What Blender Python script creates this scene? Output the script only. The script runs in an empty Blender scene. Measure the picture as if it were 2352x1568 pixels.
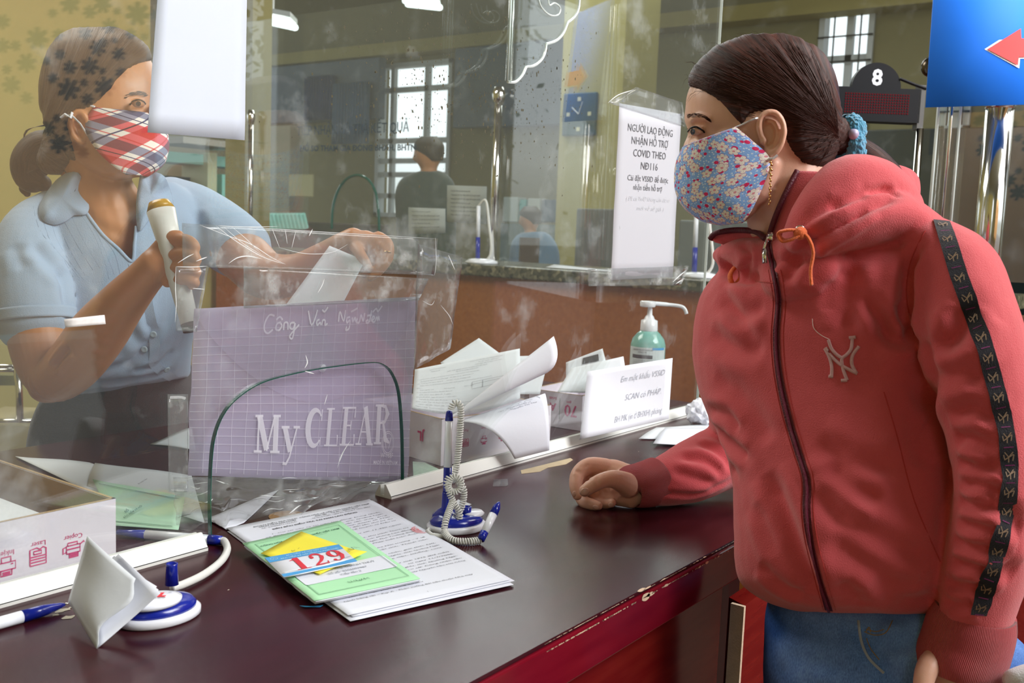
import bpy, bmesh, math, random
import numpy as np
from mathutils import Vector, Matrix, noise
from mathutils.bvhtree import BVHTree
random.seed(7)
SC = bpy.context.scene
COL = SC.collection
V = Vector
# ------------------------------------------------------------------ camera
CAMZ = 1.335
FPX = 2300.0
RR = V((0.59369, -0.80371, 0.03974)); UU = V((0.06589, 0.09778, 0.99302)); FF = V((0.80199, 0.58693, -0.11101))
cd = bpy.data.cameras.new('camera'); cam = bpy.data.objects.new('camera', cd); COL.objects.link(cam)
M = Matrix((RR, UU, -FF)).transposed().to_4x4(); M.translation = V((0, 0, CAMZ)); cam.matrix_world = M
cd.sensor_width = 36; cd.lens = FPX / 2352 * 36; cd.clip_start = 0.02; cd.clip_end = 200
cd.dof.use_dof = True; cd.dof.focus_distance = 1.32; cd.dof.aperture_fstop = 11
SC.camera = cam
# ------------------------------------------------------------------ daylight and exposure
wd = bpy.data.worlds.new('daylight'); SC.world = wd; wd.use_nodes = True
wn = wd.node_tree.nodes; wl = wd.node_tree.links
bg = wn['Background']; tc = wn.new('ShaderNodeTexCoord'); sp = wn.new('ShaderNodeSeparateXYZ'); rp = wn.new('ShaderNodeValToRGB')
wl.new(tc.outputs['Generated'], sp.inputs[0]); wl.new(sp.outputs[2], rp.inputs[0]); wl.new(rp.outputs[0], bg.inputs[0])
rp.color_ramp.elements[0].position = 0.0; rp.color_ramp.elements[0].color = (.42, .45, .43, 1)
rp.color_ramp.elements[1].position = 0.07; rp.color_ramp.elements[1].color = (.88, .95, 1, 1)
bg.inputs[1].default_value = 1.6
def area(name, loc, target, sx, sy, power, col=(1, 1, 1)):
    l = bpy.data.lights.new(name, 'AREA'); l.shape = 'RECTANGLE'; l.size = sx; l.size_y = sy; l.energy = power; l.color = col
    o = bpy.data.objects.new(name, l); COL.objects.link(o); o.location = loc
    o.rotation_euler = (V(target) - V(loc)).to_track_quat('-Z', 'Y').to_euler(); return o
area('doorway_daylight', (2.0, -2.4, 3.8), (1.1, .45, 1.1), 2.4, 2.0, 245, (.97, .985, 1))
area('hall_daylight', (6.0, 4.2, 3.9), (5.2, 3.4, 1.0), 3.0, 2.4, 130, (.96, 1, 1))
area('clerk_side_light', (.9, 2.9, 3.3), (1.0, 1.4, 1.1), 1.4, 1.2, 54, (1, .95, .88))
area('sleeve_side_light', (2.5, -.15, 2.8), (1.15, .15, 1.15), .8, .8, 17, (1, .98, .95))  # added lamp that brightens the customer's sleeve, no window stands here
vs = SC.view_settings; vs.view_transform = 'Standard'; vs.look = 'None'; vs.gamma = 1; vs.use_curve_mapping = False; vs.exposure = 0.0
# ------------------------------------------------------------------ helpers
def ray(px, py): return RR * (px - 1176) + UU * (784 - py) + FF * FPX
C0 = V((0, 0, CAMZ))
def P(px, py, w): return C0 + ray(px, py) * (w / FPX)
def onp(px, py, ax, val):
    r = ray(px, py); t = (val - C0[ax]) / r[ax]; return C0 + r * t
CT = 0.95; GY = 0.9625
def T(px, py, z=CT): return onp(px, py, 2, z)
def G(px, py, y=GY): return onp(px, py, 1, y)
def XP(px, py, x): return onp(px, py, 0, x)
WL = {}
def setp(o, label=None, cat=None, group=None, kind=None):
    if label: o['label'] = label
    if cat: o['category'] = cat
    if group: o['group'] = group
    if kind: o['kind'] = kind
    return o
def thing(name, loc, label, cat, group=None):
    o = bpy.data.objects.new(name, None); COL.objects.link(o); o.location = loc; o.empty_display_size = .05
    WL[o.name] = V(loc); return setp(o, label, cat, group)
def link(name, me, parent=None, base=None):
    """me has world coordinates; origin goes to the parent's place or to the mesh's own base"""
    o = bpy.data.objects.new(name, me); COL.objects.link(o)
    n = len(me.vertices); a = np.empty(n * 3, 'f'); me.vertices.foreach_get('co', a); a = a.reshape(-1, 3)
    if parent is not None:
        b = np.array(WL[parent.name]); o.parent = parent
    else:
        b = np.array([(a[:, 0].min() + a[:, 0].max()) / 2, (a[:, 1].min() + a[:, 1].max()) / 2, a[:, 2].min()]); o.location = b.tolist()
    WL[o.name] = V(b.tolist()); a = a - b
    me.vertices.foreach_set('co', a.astype('f').ravel()); me.update(); return o
def mesh(name, vs_, fs, mt=None, parent=None, smooth=False, uv=None, base=None, mi=None):
    me = bpy.data.meshes.new(name); me.from_pydata([tuple(v) for v in vs_], [], [tuple(f) for f in fs])
    mts = mt if isinstance(mt, (list, tuple)) else [mt]
    for m_ in mts:
        if m_: me.materials.append(m_)
    if mi is not None: me.polygons.foreach_set('material_index', mi)
    if uv is not None:
        l = me.uv_layers.new(name='UVMap'); ids = [v for p in me.polygons for v in p.vertices]
        l.data.foreach_set('uv', [c for i in ids for c in uv[i]])
    if smooth: me.polygons.foreach_set('use_smooth', [True] * len(me.polygons))
    me.update(); return link(name, me, parent)
class MB:
    def __init__(s): s.v = []; s.f = []; s.mi = []; s.uv = []
    def add(s, v, f, mi=0, uv=None):
        b = len(s.v); s.v += [V(x) for x in v]; s.f += [tuple(i + b for i in q) for q in f]; s.mi += [mi] * len(f)
        s.uv += list(uv) if uv is not None else [(0, 0)] * len(v); return s
    def box(s, a, b, mi=0):
        x0, y0, z0 = a; x1, y1, z1 = b
        return s.add([(x0, y0, z0), (x1, y0, z0), (x1, y1, z0), (x0, y1, z0), (x0, y0, z1), (x1, y0, z1), (x1, y1, z1), (x0, y1, z1)],
                     [(3, 2, 1, 0), (4, 5, 6, 7), (0, 1, 5, 4), (1, 2, 6, 5), (2, 3, 7, 6), (3, 0, 4, 7)], mi)
    def obox(s, o, a, b, c, mi=0):
        o, a, b, c = V(o), V(a), V(b), V(c)
        v = [o, o + a, o + a + b, o + b, o + c, o + a + c, o + a + b + c, o + b + c]
        f = [(3, 2, 1, 0), (4, 5, 6, 7), (0, 1, 5, 4), (1, 2, 6, 5), (2, 3, 7, 6), (3, 0, 4, 7)]
        if a.cross(b).dot(c) < 0: f = [q[::-1] for q in f]
        return s.add(v, f, mi)
    def tube(s, pts, r, n=10, mi=0, cap=True, flat=1.0, up=None):
        pts = [V(p) for p in pts]; rs = r if isinstance(r, (list, tuple)) else [r] * len(pts)
        vv = []; u = None
        for i, p in enumerate(pts):
            t = (pts[min(i + 1, len(pts) - 1)] - pts[max(i - 1, 0)])
            t = t.normalized() if t.length > 1e-9 else V((0, 0, 1))
            if u is None:
                u = t.cross(V(up) if up else (V((0, 0, 1)) if abs(t.z) < .9 else V((1, 0, 0))))
            u = (u - t * u.dot(t)).normalized(); w = t.cross(u)
            for k in range(n):
                a = 2 * math.pi * k / n; vv.append(p + u * (math.cos(a) * rs[i]) + w * (math.sin(a) * rs[i] * flat))
        ff = [(i * n + k, i * n + (k + 1) % n, (i + 1) * n + (k + 1) % n, (i + 1) * n + k) for i in range(len(pts) - 1) for k in range(n)]
        if cap: ff += [tuple(range(n))[::-1], tuple((len(pts) - 1) * n + k for k in range(n))]
        return s.add(vv, ff, mi)
    def lathe(s, prof, o=(0, 0, 0), ax=(0, 0, 1), n=28, mi=0, sx=1, sy=1, u=None):
        o = V(o); ax = V(ax).normalized(); u = V(u) if u else (ax.cross(V((0, 1, 0))) if abs(ax.y) < .9 else ax.cross(V((1, 0, 0))))
        u = (u - ax * u.dot(ax)).normalized(); w = ax.cross(u); vv = []
        for r, h in prof:
            for k in range(n):
                a = 2 * math.pi * k / n; vv.append(o + ax * h + u * (math.cos(a) * r * sx) + w * (math.sin(a) * r * sy))
        m = len(prof)
        ff = [(i * n + k, i * n + (k + 1) % n, (i + 1) * n + (k + 1) % n, (i + 1) * n + k) for i in range(m - 1) for k in range(n)]
        ff += [tuple(range(n))[::-1], tuple((m - 1) * n + k for k in range(n))]
        return s.add(vv, ff, mi)
    def build(s, name, mt, parent=None, smooth=False, uv=False):
        return mesh(name, s.v, s.f, mt, parent, smooth, s.uv if uv else None, None, s.mi)
def bevel(o, w, n=2):
    m = o.modifiers.new('bevel', 'BEVEL'); m.width = w; m.segments = n; m.limit_method = 'ANGLE'; return o
def catmull(pts, k=6):
    a = [np.array(p, float) for p in pts]; out = []
    for i in range(len(a) - 1):
        p0 = a[max(i - 1, 0)]; p1 = a[i]; p2 = a[i + 1]; p3 = a[min(i + 2, len(a) - 1)]
        for j in range(k):
            t = j / k
            out.append(.5 * ((2 * p1) + (-p0 + p2) * t + (2 * p0 - 5 * p1 + 4 * p2 - p3) * t * t + (-p0 + 3 * p1 - 3 * p2 + p3) * t ** 3))
    out.append(a[-1]); return out
# materials
MATS = {}
def mat(name, col=(.8, .8, .8), rough=.5, metal=0., spec=.5, bump=0., bscale=100., var=0., vscale=8., coat=0., sheen=0., sss=0., trans=0., alpha=1., emit=None, estr=1., ior=1.45):
    m = bpy.data.materials.new(name); m.use_nodes = True; nt = m.node_tree; b = nt.nodes['Principled BSDF']; MATS[name] = m
    I = b.inputs; I['Base Color'].default_value = (*col, 1); I['Roughness'].default_value = rough; I['Metallic'].default_value = metal
    I['Specular IOR Level'].default_value = spec; I['Coat Weight'].default_value = coat; I['Sheen Weight'].default_value = sheen; I['IOR'].default_value = ior
    I['Subsurface Weight'].default_value = sss; I['Subsurface Scale'].default_value = .02; I['Subsurface Radius'].default_value = (1, .35, .2)
    I['Transmission Weight'].default_value = trans; I['Alpha'].default_value = alpha; I['Coat Roughness'].default_value = .08
    if emit: I['Emission Color'].default_value = (*emit, 1); I['Emission Strength'].default_value = estr
    N = nt.nodes; L = nt.links
    if bump or var:
        t = N.new('ShaderNodeTexCoord')
    if var:
        x = N.new('ShaderNodeTexNoise'); x.inputs['Scale'].default_value = vscale; x.inputs['Detail'].default_value = 6; L.new(t.outputs['Object'], x.inputs['Vector'])
        mx = N.new('ShaderNodeMix'); mx.data_type = 'RGBA'; L.new(x.outputs[0], mx.inputs[0])
        mx.inputs[6].default_value = tuple(c * (1 - var) for c in col) + (1,); mx.inputs[7].default_value = tuple(min(1, c * (1 + var)) for c in col) + (1,)
        L.new(mx.outputs[2], I['Base Color'])
    if bump:
        x = N.new('ShaderNodeTexNoise'); x.inputs['Scale'].default_value = bscale; x.inputs['Detail'].default_value = 4; L.new(t.outputs['Object'], x.inputs['Vector'])
        bp = N.new('ShaderNodeBump'); bp.inputs['Strength'].default_value = bump; bp.inputs['Distance'].default_value = .002; L.new(x.outputs[0], bp.inputs['Height']); L.new(bp.outputs[0], I['Normal'])
    return m
def nodes(m): return m.node_tree.nodes, m.node_tree.links, m.node_tree.nodes['Principled BSDF']
# text
TXT = {}
import unicodedata
def raw_text(s, bold, res, shear):
    c = bpy.data.curves.new('t', 'FONT'); c.body = s; c.size = 1; c.offset = bold; c.resolution_u = res; c.shear = shear; c.fill_mode = 'FRONT'
    o = bpy.data.objects.new('t', c); COL.objects.link(o); dg = bpy.context.evaluated_depsgraph_get(); me = bpy.data.meshes.new_from_object(o.evaluated_get(dg))
    vs_ = [(v.co.x, v.co.y) for v in me.vertices]; fs = [tuple(p.vertices) for p in me.polygons]
    bpy.data.objects.remove(o); bpy.data.curves.remove(c); bpy.data.meshes.remove(me); return vs_, fs
def text_geo(s, bold=0., res=2, sx=1., shear=0.):
    """letters as flat shapes; the Vietnamese bar and horn are drawn as strokes of their own"""
    key = (s, bold, res, sx, shear)
    if key in TXT: return TXT[key]
    sb = ''; sp_ = []
    for i, ch in enumerate(s):
        if ch in 'Đđ': sb += 'D' if ch == 'Đ' else 'd'; sp_.append((len(sb) - 1, ch)); continue
        d = unicodedata.normalize('NFD', ch)
        if '\u031b' in d: sb += unicodedata.normalize('NFC', d.replace('\u031b', '')); sp_.append((len(sb) - 1, 'H' if ch.isupper() else 'h'))
        else: sb += ch
    vs_, fs = raw_text(sb, bold, res, shear); vs_ = list(vs_); fs = list(fs); t = .075 + bold
    for i, k in sp_:
        xe = max([v[0] for v in raw_text(sb[:i + 1], bold, 1, 0)[0]], default=0)
        if k == 'Đ': q = [(xe - .70, .33), (xe - .30, .33), (xe - .30, .33 + t), (xe - .70, .33 + t)]
        elif k == 'đ': q = [(xe - .30, .58), (xe + .07, .58), (xe + .07, .58 + t * .8), (xe - .30, .58 + t * .8)]
        else: y0 = .62 if k == 'H' else .46; q = [(xe - .07, y0 - .02), (xe + .02, y0), (xe + .10, y0 + .15), (xe + .02, y0 + .15)]
        n = len(vs_); vs_ += [(x + shear * y, y) for x, y in q]; fs.append((n, n + 1, n + 2, n + 3))
    w = max([v[0] for v in vs_], default=0); TXT[key] = (vs_, fs, w); return TXT[key]
def put_text(mb, s, S, u, v, h, W=None, align='L', bold=0., flip=False, res=2, shear=0., asp=1., mi=0):
    """write s on the surface S(u,v) -> world point; u,v in metres on the sheet; h cap height-ish in metres; W total width"""
    vs_, fs, w = text_geo(s, bold, res, 1., shear)
    if not vs_ or w <= 0: return
    k = h / .73; kx = (W / w) if W else k * asp; tw = w * kx
    off = {'L': 0, 'C': -tw / 2, 'R': -tw}[align]
    out = []
    for x, y in vs_:
        uu = off + x * kx; vv_ = y * k
        if flip: uu, vv_ = -uu, -vv_
        out.append(S(u + uu, v + vv_))
    mb.add(out, fs, mi)
def strokes(mb, S, lines, wd=.0012, off=0, mi=0):
    """thin ribbons along polylines [(u,v)...] on the surface"""
    for ln in lines:
        n = len(ln)
        if n < 2: continue
        L_, R_ = [], []
        for i, (x, y) in enumerate(ln):
            x0, y0 = ln[max(i - 1, 0)]; x1, y1 = ln[min(i + 1, n - 1)]; dx, dy = x1 - x0, y1 - y0; d = math.hypot(dx, dy) or 1; nx, ny = -dy / d * wd / 2, dx / d * wd / 2
            L_.append(S(x + nx, y + ny)); R_.append(S(x - nx, y - ny))
        mb.add(L_ + R_, [(i, n + i, n + i + 1, i + 1) for i in range(n - 1)], mi)
def plane_surf(O, U, Vv, lift=.0004):
    O, U, Vv = V(O), V(U).normalized(), V(Vv).normalized(); N_ = U.cross(Vv).normalized() * lift
    return lambda u, v: O + U * u + Vv * v + N_
def sheet(name, S, W, H, nu, nv, mt, parent=None, th=.0004, smooth=True):
    """thin but solid sheet following S(u,v)"""
    top = [S(W * i / nu, H * j / nv) for j in range(nv + 1) for i in range(nu + 1)]
    uv = [(i / nu, j / nv) for j in range(nv + 1) for i in range(nu + 1)]
    n = nu + 1; nrm = []
    for j in range(nv + 1):
        for i in range(nu + 1):
            a = top[j * n + min(i + 1, nu)] - top[j * n + max(i - 1, 0)]; b = top[min(j + 1, nv) * n + i] - top[max(j - 1, 0) * n + i]
            c = a.cross(b); nrm.append(c.normalized() if c.length > 0 else V((0, 0, 1)))
    bot = [p - q * th for p, q in zip(top, nrm)]; K = len(top); f = []
    for j in range(nv):
        for i in range(nu):
            a = j * n + i; f.append((a, a + 1, a + n + 1, a + n)); f.append((K + a, K + a + n, K + a + n + 1, K + a + 1))
    e = [i for i in range(n)] + [j * n + nu for j in range(1, nv + 1)] + [nv * n + i for i in range(nu - 1, -1, -1)] + [j * n for j in range(nv - 1, 0, -1)]
    for q in range(len(e)):
        a, b = e[q], e[(q + 1) % len(e)]; f.append((a, K + a, K + b, b))
    return mesh(name, top + bot, f, mt, parent, smooth, uv + uv)
def quad_surf(A, B, C, D, lift=0.):
    """A=top-left B=top-right C=bottom-right D=bottom-left, u 0..1 right, v 0..1 up"""
    A, B, C, D = V(A), V(B), V(C), V(D); N_ = (B - A).cross(A - D).normalized() * lift
    return lambda u, v: (D * (1 - u) + C * u) * (1 - v) + (A * (1 - u) + B * u) * v + N_
def scaled(S, W, H): return lambda u, v: S(u / W, v / H)
# organic shapes: lofts placed in the place's own space, fused into one skin
def ring(c, s, d, n=28, e=2.0, egg=0.):
    out = []
    for k in range(n):
        a = 2 * math.pi * k / n; x, y = math.cos(a), math.sin(a)
        x_ = math.copysign(abs(x) ** (2 / e), x); y_ = math.copysign(abs(y) ** (2 / e), y)
        out.append(c + s * x_ + d * (y_ * (1 + egg * x_)))
    return out
def loft(rings):
    n = len(rings[0]); v = [p for r in rings for p in r]; c0 = sum(rings[0], V()) / n; c1 = sum(rings[-1], V()) / n
    f = [(i * n + k, i * n + (k + 1) % n, (i + 1) * n + (k + 1) % n, (i + 1) * n + k) for i in range(len(rings) - 1) for k in range(n)]
    v += [c0, c1]; a = len(v) - 2; m = (len(rings) - 1) * n
    f += [(a, (k + 1) % n, k) for k in range(n)] + [(a + 1, m + k, m + (k + 1) % n) for k in range(n)]
    return v, f
def limb(pts, k=5, n=20, round_ends=True):
    """pts: (px,py,w,rpx,rd) radius across in photo pixels at that depth, rd radius in metres along the line of sight"""
    q = catmull(pts, k); C = [P(*p[:3]) for p in q]; R_ = [max(p[3], .5) * p[2] / FPX for p in q]; D_ = [max(p[4], .0005) for p in q]; rings = []
    for i, c in enumerate(C):
        t = (C[min(i + 1, len(C) - 1)] - C[max(i - 1, 0)]).normalized(); vd = (c - C0).normalized()
        s = t.cross(vd)
        if s.length < .05: s = t.cross(UU)
        s.normalize(); d = s.cross(t).normalized()
        rings.append((c, s * R_[i], d * D_[i], t, R_[i]))
    out = []
    def cap(r, sg):
        c, s, d, t, R0 = r; m = min(R0, d.length); return [ring(c + t * (sg * m * math.sin(a)), s * math.cos(a), d * math.cos(a), n) for a in (.35, .75, 1.15, 1.45)]
    if round_ends: out += cap(rings[0], -1)[::-1]
    out += [ring(r[0], r[1], r[2], n) for r in rings]
    if round_ends: out += cap(rings[-1], 1)
    return loft(out)
def slab(rows, k=5, n=36, e=2.3, egg=0.):
    """rows: (xl,yl,wl, xr,yr,wr, rd): a body section from its left outline to its right one"""
    q = catmull(rows, k); out = []
    for r in q:
        a = P(*r[:3]); b = P(*r[3:6]); c = (a + b) / 2; s = (b - a) / 2; vd = (c - C0).normalized(); d = (vd - s * (vd.dot(s) / s.length_squared)).normalized() * r[6]
        out.append(ring(c, s, d, n, e, egg))
    return loft(out)
def ball(px, py, w, rx, ry, rd, n=16):
    c = P(px, py, w); k = w / FPX; out = []
    for i in range(1, n):
        a = math.pi * i / n; out.append(ring(c + UU * (math.cos(a) * ry * k), RR * (rx * k * math.sin(a)), FF * (rd * math.sin(a)), 22))
    return loft(out)
def orient(vf):
    v, f = vf; c = sum(v, V()) / len(v); s = 0
    for q in f[:: max(1, len(f) // 60)]:
        n_ = (v[q[1]] - v[q[0]]).cross(v[q[2]] - v[q[0]]); s += n_.dot(v[q[0]] - c)
    return (v, f) if s > 0 else (v, [q[::-1] for q in f])
def fuse(pieces, voxel, smooth=8):
    v, f = [], []
    for pc in pieces:
        a, b = orient(pc); n = len(v); v += a; f += [tuple(i + n for i in q) for q in b]
    me = bpy.data.meshes.new('tmp'); me.from_pydata([tuple(x) for x in v], [], f); o = bpy.data.objects.new('tmp', me); COL.objects.link(o)
    m = o.modifiers.new('r', 'REMESH'); m.mode = 'VOXEL'; m.voxel_size = voxel; m.use_smooth_shade = True
    if smooth: s = o.modifiers.new('s', 'SMOOTH'); s.iterations = smooth; s.factor = .5
    dg = bpy.context.evaluated_depsgraph_get(); r = bpy.data.meshes.new_from_object(o.evaluated_get(dg)); bpy.data.objects.remove(o); bpy.data.meshes.remove(me)
    n = len(r.vertices); co = np.empty(n * 3, 'f'); r.vertices.foreach_get('co', co); co = co.reshape(-1, 3).astype(float)
    fc = [tuple(p.vertices) for p in r.polygons]; nr = np.empty(n * 3, 'f'); r.vertices.foreach_get('normal', nr); nr = nr.reshape(-1, 3).astype(float)
    bpy.data.meshes.remove(r); return co, fc, nr
def topx(co):
    d = co - np.array(C0); w = d @ np.array(FF); return 1176 + (d @ np.array(RR)) / w * FPX, 784 - (d @ np.array(UU)) / w * FPX, w
def bvh(co, fc): return BVHTree.FromPolygons([tuple(c) for c in co], fc)
def cast(tree, px, py, lift=0.):
    r = ray(px, py).normalized(); h = tree.ray_cast(C0, r)
    if h[0] is None:
        return None, None
    return h[0] + h[1] * lift, h[1]
def fold(co, nr, tree, lines):
    """press or raise creases: lines = (pixel polyline, width m, depth m (+ = inward))"""
    co = co.copy()
    base = co.copy(); disp = np.zeros(len(co))
    for pl, wd_, dp in lines:
        q = catmull(pl, 5); pts = []
        for a in q:
            h, _ = cast(tree, a[0], a[1])
            if h is not None: pts.append(np.array(h))
        if len(pts) < 2: continue
        best = np.full(len(co), 9.); tt = np.zeros(len(co)); N_ = len(pts) - 1
        for i in range(N_):
            a, b = pts[i], pts[i + 1]; ab = b - a; L2 = ab @ ab + 1e-12
            if L2 > .01: continue
            t = np.clip(((base - a) @ ab) / L2, 0, 1); d = np.linalg.norm(base - (a + t[:, None] * ab), axis=1)
            m = d < best; best[m] = d[m]; tt[m] = (i + t[m]) / N_
        taper = np.clip(np.sin(np.pi * np.clip(tt, 0.02, .98)) * 1.8, 0, 1)
        x = best / wd_; disp += -dp * taper * np.exp(-x * x) + .45 * dp * taper * np.exp(-(x - 1.9) ** 2)
    return co + nr * disp[:, None]
def inpoly(x, y, poly):
    ins = np.zeros(len(x), bool); n = len(poly); j = n - 1
    for i in range(n):
        xi, yi = poly[i]; xj, yj = poly[j]
        c = ((yi > y) != (yj > y)) & (x < (xj - xi) * (y - yi) / ((yj - yi) or 1e-9) + xi); ins ^= c; j = i
    return ins
def polydist(x, y, poly):
    best = np.full(len(x), 1e9); n = len(poly)
    for i in range(n):
        ax, ay = poly[i]; bx, by = poly[(i + 1) % n]; dx, dy = bx - ax, by - ay; t = np.clip(((x - ax) * dx + (y - ay) * dy) / (dx * dx + dy * dy + 1e-9), 0, 1)
        best = np.minimum(best, np.hypot(x - ax - t * dx, y - ay - t * dy))
    return best
def nmesh(name, co, fc, mt, parent=None, uv=None, smooth=True, mi=None): return mesh(name, co.tolist(), fc, mt, parent, smooth, uv, None, mi)
def snoise(co, scale, seed=0.):
    return np.array([noise.noise(V((c[0] * scale + seed, c[1] * scale, c[2] * scale))) for c in co])
# ================================================================== materials of the place
def lacquer(name, c1, c2, rough=.16):
    m = mat(name, c1, rough, coat=.0, spec=.20 if 'maroon' in name else .4); N, L, b = nodes(m); t = N.new('ShaderNodeTexCoord')
    mp = N.new('ShaderNodeMapping'); mp.inputs['Scale'].default_value = (3, 22, 22); L.new(t.outputs['Object'], mp.inputs[0])
    x = N.new('ShaderNodeTexNoise'); x.inputs['Scale'].default_value = 3; x.inputs['Detail'].default_value = 8; L.new(mp.outputs[0], x.inputs['Vector'])
    r = N.new('ShaderNodeValToRGB'); r.color_ramp.elements[0].color = (*c1, 1); r.color_ramp.elements[1].color = (*c2, 1); r.color_ramp.elements[0].position = .35; r.color_ramp.elements[1].position = .7
    L.new(x.outputs[0], r.inputs[0]); L.new(r.outputs[0], b.inputs['Base Color'])
    y = N.new('ShaderNodeTexNoise'); y.inputs['Scale'].default_value = 9; y.inputs['Detail'].default_value = 7; L.new(t.outputs['Object'], y.inputs['Vector'])
    q = N.new('ShaderNodeMapRange'); q.inputs[1].default_value = .35; q.inputs[2].default_value = .75; q.inputs[3].default_value = rough * .92; q.inputs[4].default_value = rough * 1.15
    L.new(y.outputs[0], q.inputs[0]); L.new(q.outputs[0], b.inputs['Roughness']); return m
m_top = lacquer('maroon lacquer', (.032, .0045, .008), (.046, .007, .012), .22)
m_front = lacquer('red brown lacquer', (.15, .006, .006), (.20, .014, .010), .12)
m_band = lacquer('red edge lacquer', (.15, .003, .012), (.19, .006, .016), .10)
m_wood = lacquer('orange brown wood', (.30, .095, .018), (.38, .13, .03), .28)
m_chip = mat('bare chipped wood', (.78, .58, .42), .8, bump=.5, bscale=300, var=.2, vscale=60)
m_floor = mat('pale floor tile', (.15, .10, .07), .35, var=.15, vscale=2)
m_yellow = mat('ochre painted wall', (.38, .32, .10), .7, var=.12, vscale=1.5)
m_olive = mat('olive painted wall', (.23, .20, .085), .7, var=.12, vscale=1.2)
m_ceil = mat('grey ceiling', (.30, .29, .22), .8)
m_white = mat('white paper', (.74, .76, .84), .6, bump=.15, bscale=60)
m_white2 = mat('grey white paper', (.68, .71, .75), .6, bump=.15, bscale=60)
m_ink = mat('black ink', (.06, .06, .07), .6)
m_grey_ink = mat('grey pencil', (.35, .37, .42), .7)
m_green = mat('mint booklet cover', (.42, .79, .46), .5, bump=.1, bscale=80)
m_greenink = mat('dark green ink', (.05, .18, .09), .6)
m_yel = mat('yellow sticky note', (.93, .82, .05), .6)
m_red = mat('red print', (.72, .02, .035), .4)
m_blue = mat('sky blue print', (.05, .35, .72), .35)
m_magenta = mat('magenta print', (.60, .03, .17), .6)
m_pink = mat('faint pink print', (.80, .55, .66), .6)
m_alu = mat('white aluminium', (.80, .80, .76), .35, var=.05, vscale=30)
m_dark = mat('dark gap', (.02, .02, .02), .8)
m_chrome = mat('chrome steel', (.78, .76, .72), .12, metal=1)
m_navy = mat('navy blue plastic', (.006, .018, .30), .22, coat=.3)
m_pwhite = mat('glossy white plastic', (.84, .86, .92), .22, coat=.3)
m_cord = mat('milky cord plastic', (.72, .72, .68), .3)
m_card = mat('white printed carton', (.74, .68, .76), .6, bump=.1, bscale=120, var=.03, vscale=10)
m_kraft = mat('brown kraft cardboard', (.27, .145, .04), .75, bump=.2, bscale=150, var=.1, vscale=25)
m_black = mat('black plastic', (.008, .008, .010), .5, spec=.2)
def glassy(name, tint=(1, 1, 1), dirt=0., scale=3., dcol=(.8, .85, .9), rough=0.0, ior=1.5, base=0.0, lo=.55, hi=.8):
    """flat pane: fresnel mix of clear and mirror, with smears of real grime over an even pale base"""
    m = bpy.data.materials.new(name); m.use_nodes = True; N = m.node_tree.nodes; L = m.node_tree.links; N.clear()
    out = N.new('ShaderNodeOutputMaterial'); tr = N.new('ShaderNodeBsdfTransparent'); tr.inputs[0].default_value = (*tint, 1)
    gl = N.new('ShaderNodeBsdfGlossy'); gl.inputs['Roughness'].default_value = rough; fr = N.new('ShaderNodeFresnel'); fr.inputs[0].default_value = ior
    ge = N.new('ShaderNodeNewGeometry'); im = N.new('ShaderNodeMapRange'); im.inputs[3].default_value = ior; im.inputs[4].default_value = 1 / ior; L.new(ge.outputs['Backfacing'], im.inputs[0]); L.new(im.outputs[0], fr.inputs[0])
    mx = N.new('ShaderNodeMixShader'); L.new(fr.outputs[0], mx.inputs[0]); L.new(tr.outputs[0], mx.inputs[1]); L.new(gl.outputs[0], mx.inputs[2]); last = mx
    df = N.new('ShaderNodeBsdfDiffuse'); df.inputs[0].default_value = (*dcol, 1)
    tl = N.new('ShaderNodeBsdfTranslucent'); tl.inputs[0].default_value = (*dcol, 1); dm = N.new('ShaderNodeMixShader'); L.new(df.outputs[0], dm.inputs[1]); L.new(tl.outputs[0], dm.inputs[2])
    t = N.new('ShaderNodeTexCoord'); x = N.new('ShaderNodeTexNoise'); x.inputs['Scale'].default_value = scale; x.inputs['Detail'].default_value = 9; x.inputs['Roughness'].default_value = .65
    L.new(t.outputs['Object'], x.inputs['Vector']); r = N.new('ShaderNodeMapRange'); r.inputs[1].default_value = lo; r.inputs[2].default_value = hi; r.inputs[3].default_value = base; r.inputs[4].default_value = base + dirt
    L.new(x.outputs[0], r.inputs[0]); m2 = N.new('ShaderNodeMixShader'); L.new(r.outputs[0], m2.inputs[0]); L.new(last.outputs[0], m2.inputs[1]); L.new(dm.outputs[0], m2.inputs[2])
    L.new(m2.outputs[0], out.inputs[0]); MATS[name] = m; m['mixout'] = 1; return m
m_glass = glassy('grimy hazed glass', (.985, 1, .99), .30, 7, (.82, .88, .92), ior=1.62, base=.022, lo=.56, hi=.80)  # even bluish base imitates a veil of reflected light, besides the real grime
m_tape = glassy('clear tape', (.95, .96, .96), .35, 22, (.85, .87, .88), rough=.08, base=.07, lo=.52, hi=.75)
m_acry = glassy('clear acrylic', (.97, .99, .98), .08, 9, (.85, .9, .92), ior=1.49, base=.02)
m_gedge = mat('green glass edge', (.01, .10, .07), .12, coat=.6)
m_bright_edge = mat('polished clear edge', (.72, .80, .78), .12, coat=.5)
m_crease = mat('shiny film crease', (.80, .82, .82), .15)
# ================================================================== setting
def S_(name, mb, mt, **k):
    o = mb.build(name, mt); o['kind'] = 'structure'; return o
S_('floor', MB().box((-4, -8, -.1), (12, 14, 0)), m_floor)
S_('wall_back', MB().box((-2.5, 4.0, 0), (2.68, 4.2, 4)).box((3.24, 4.0, 0), (3.36, 4.2, 4)).box((2.68, 4.0, 0), (3.24, 4.2, 1.33)).box((2.68, 4.0, 2.5), (3.24, 4.2, 4)), m_yellow)
S_('wall_left', MB().box((-2.7, -1.5, 0), (-2.5, 4.2, 4)), m_yellow)
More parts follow.
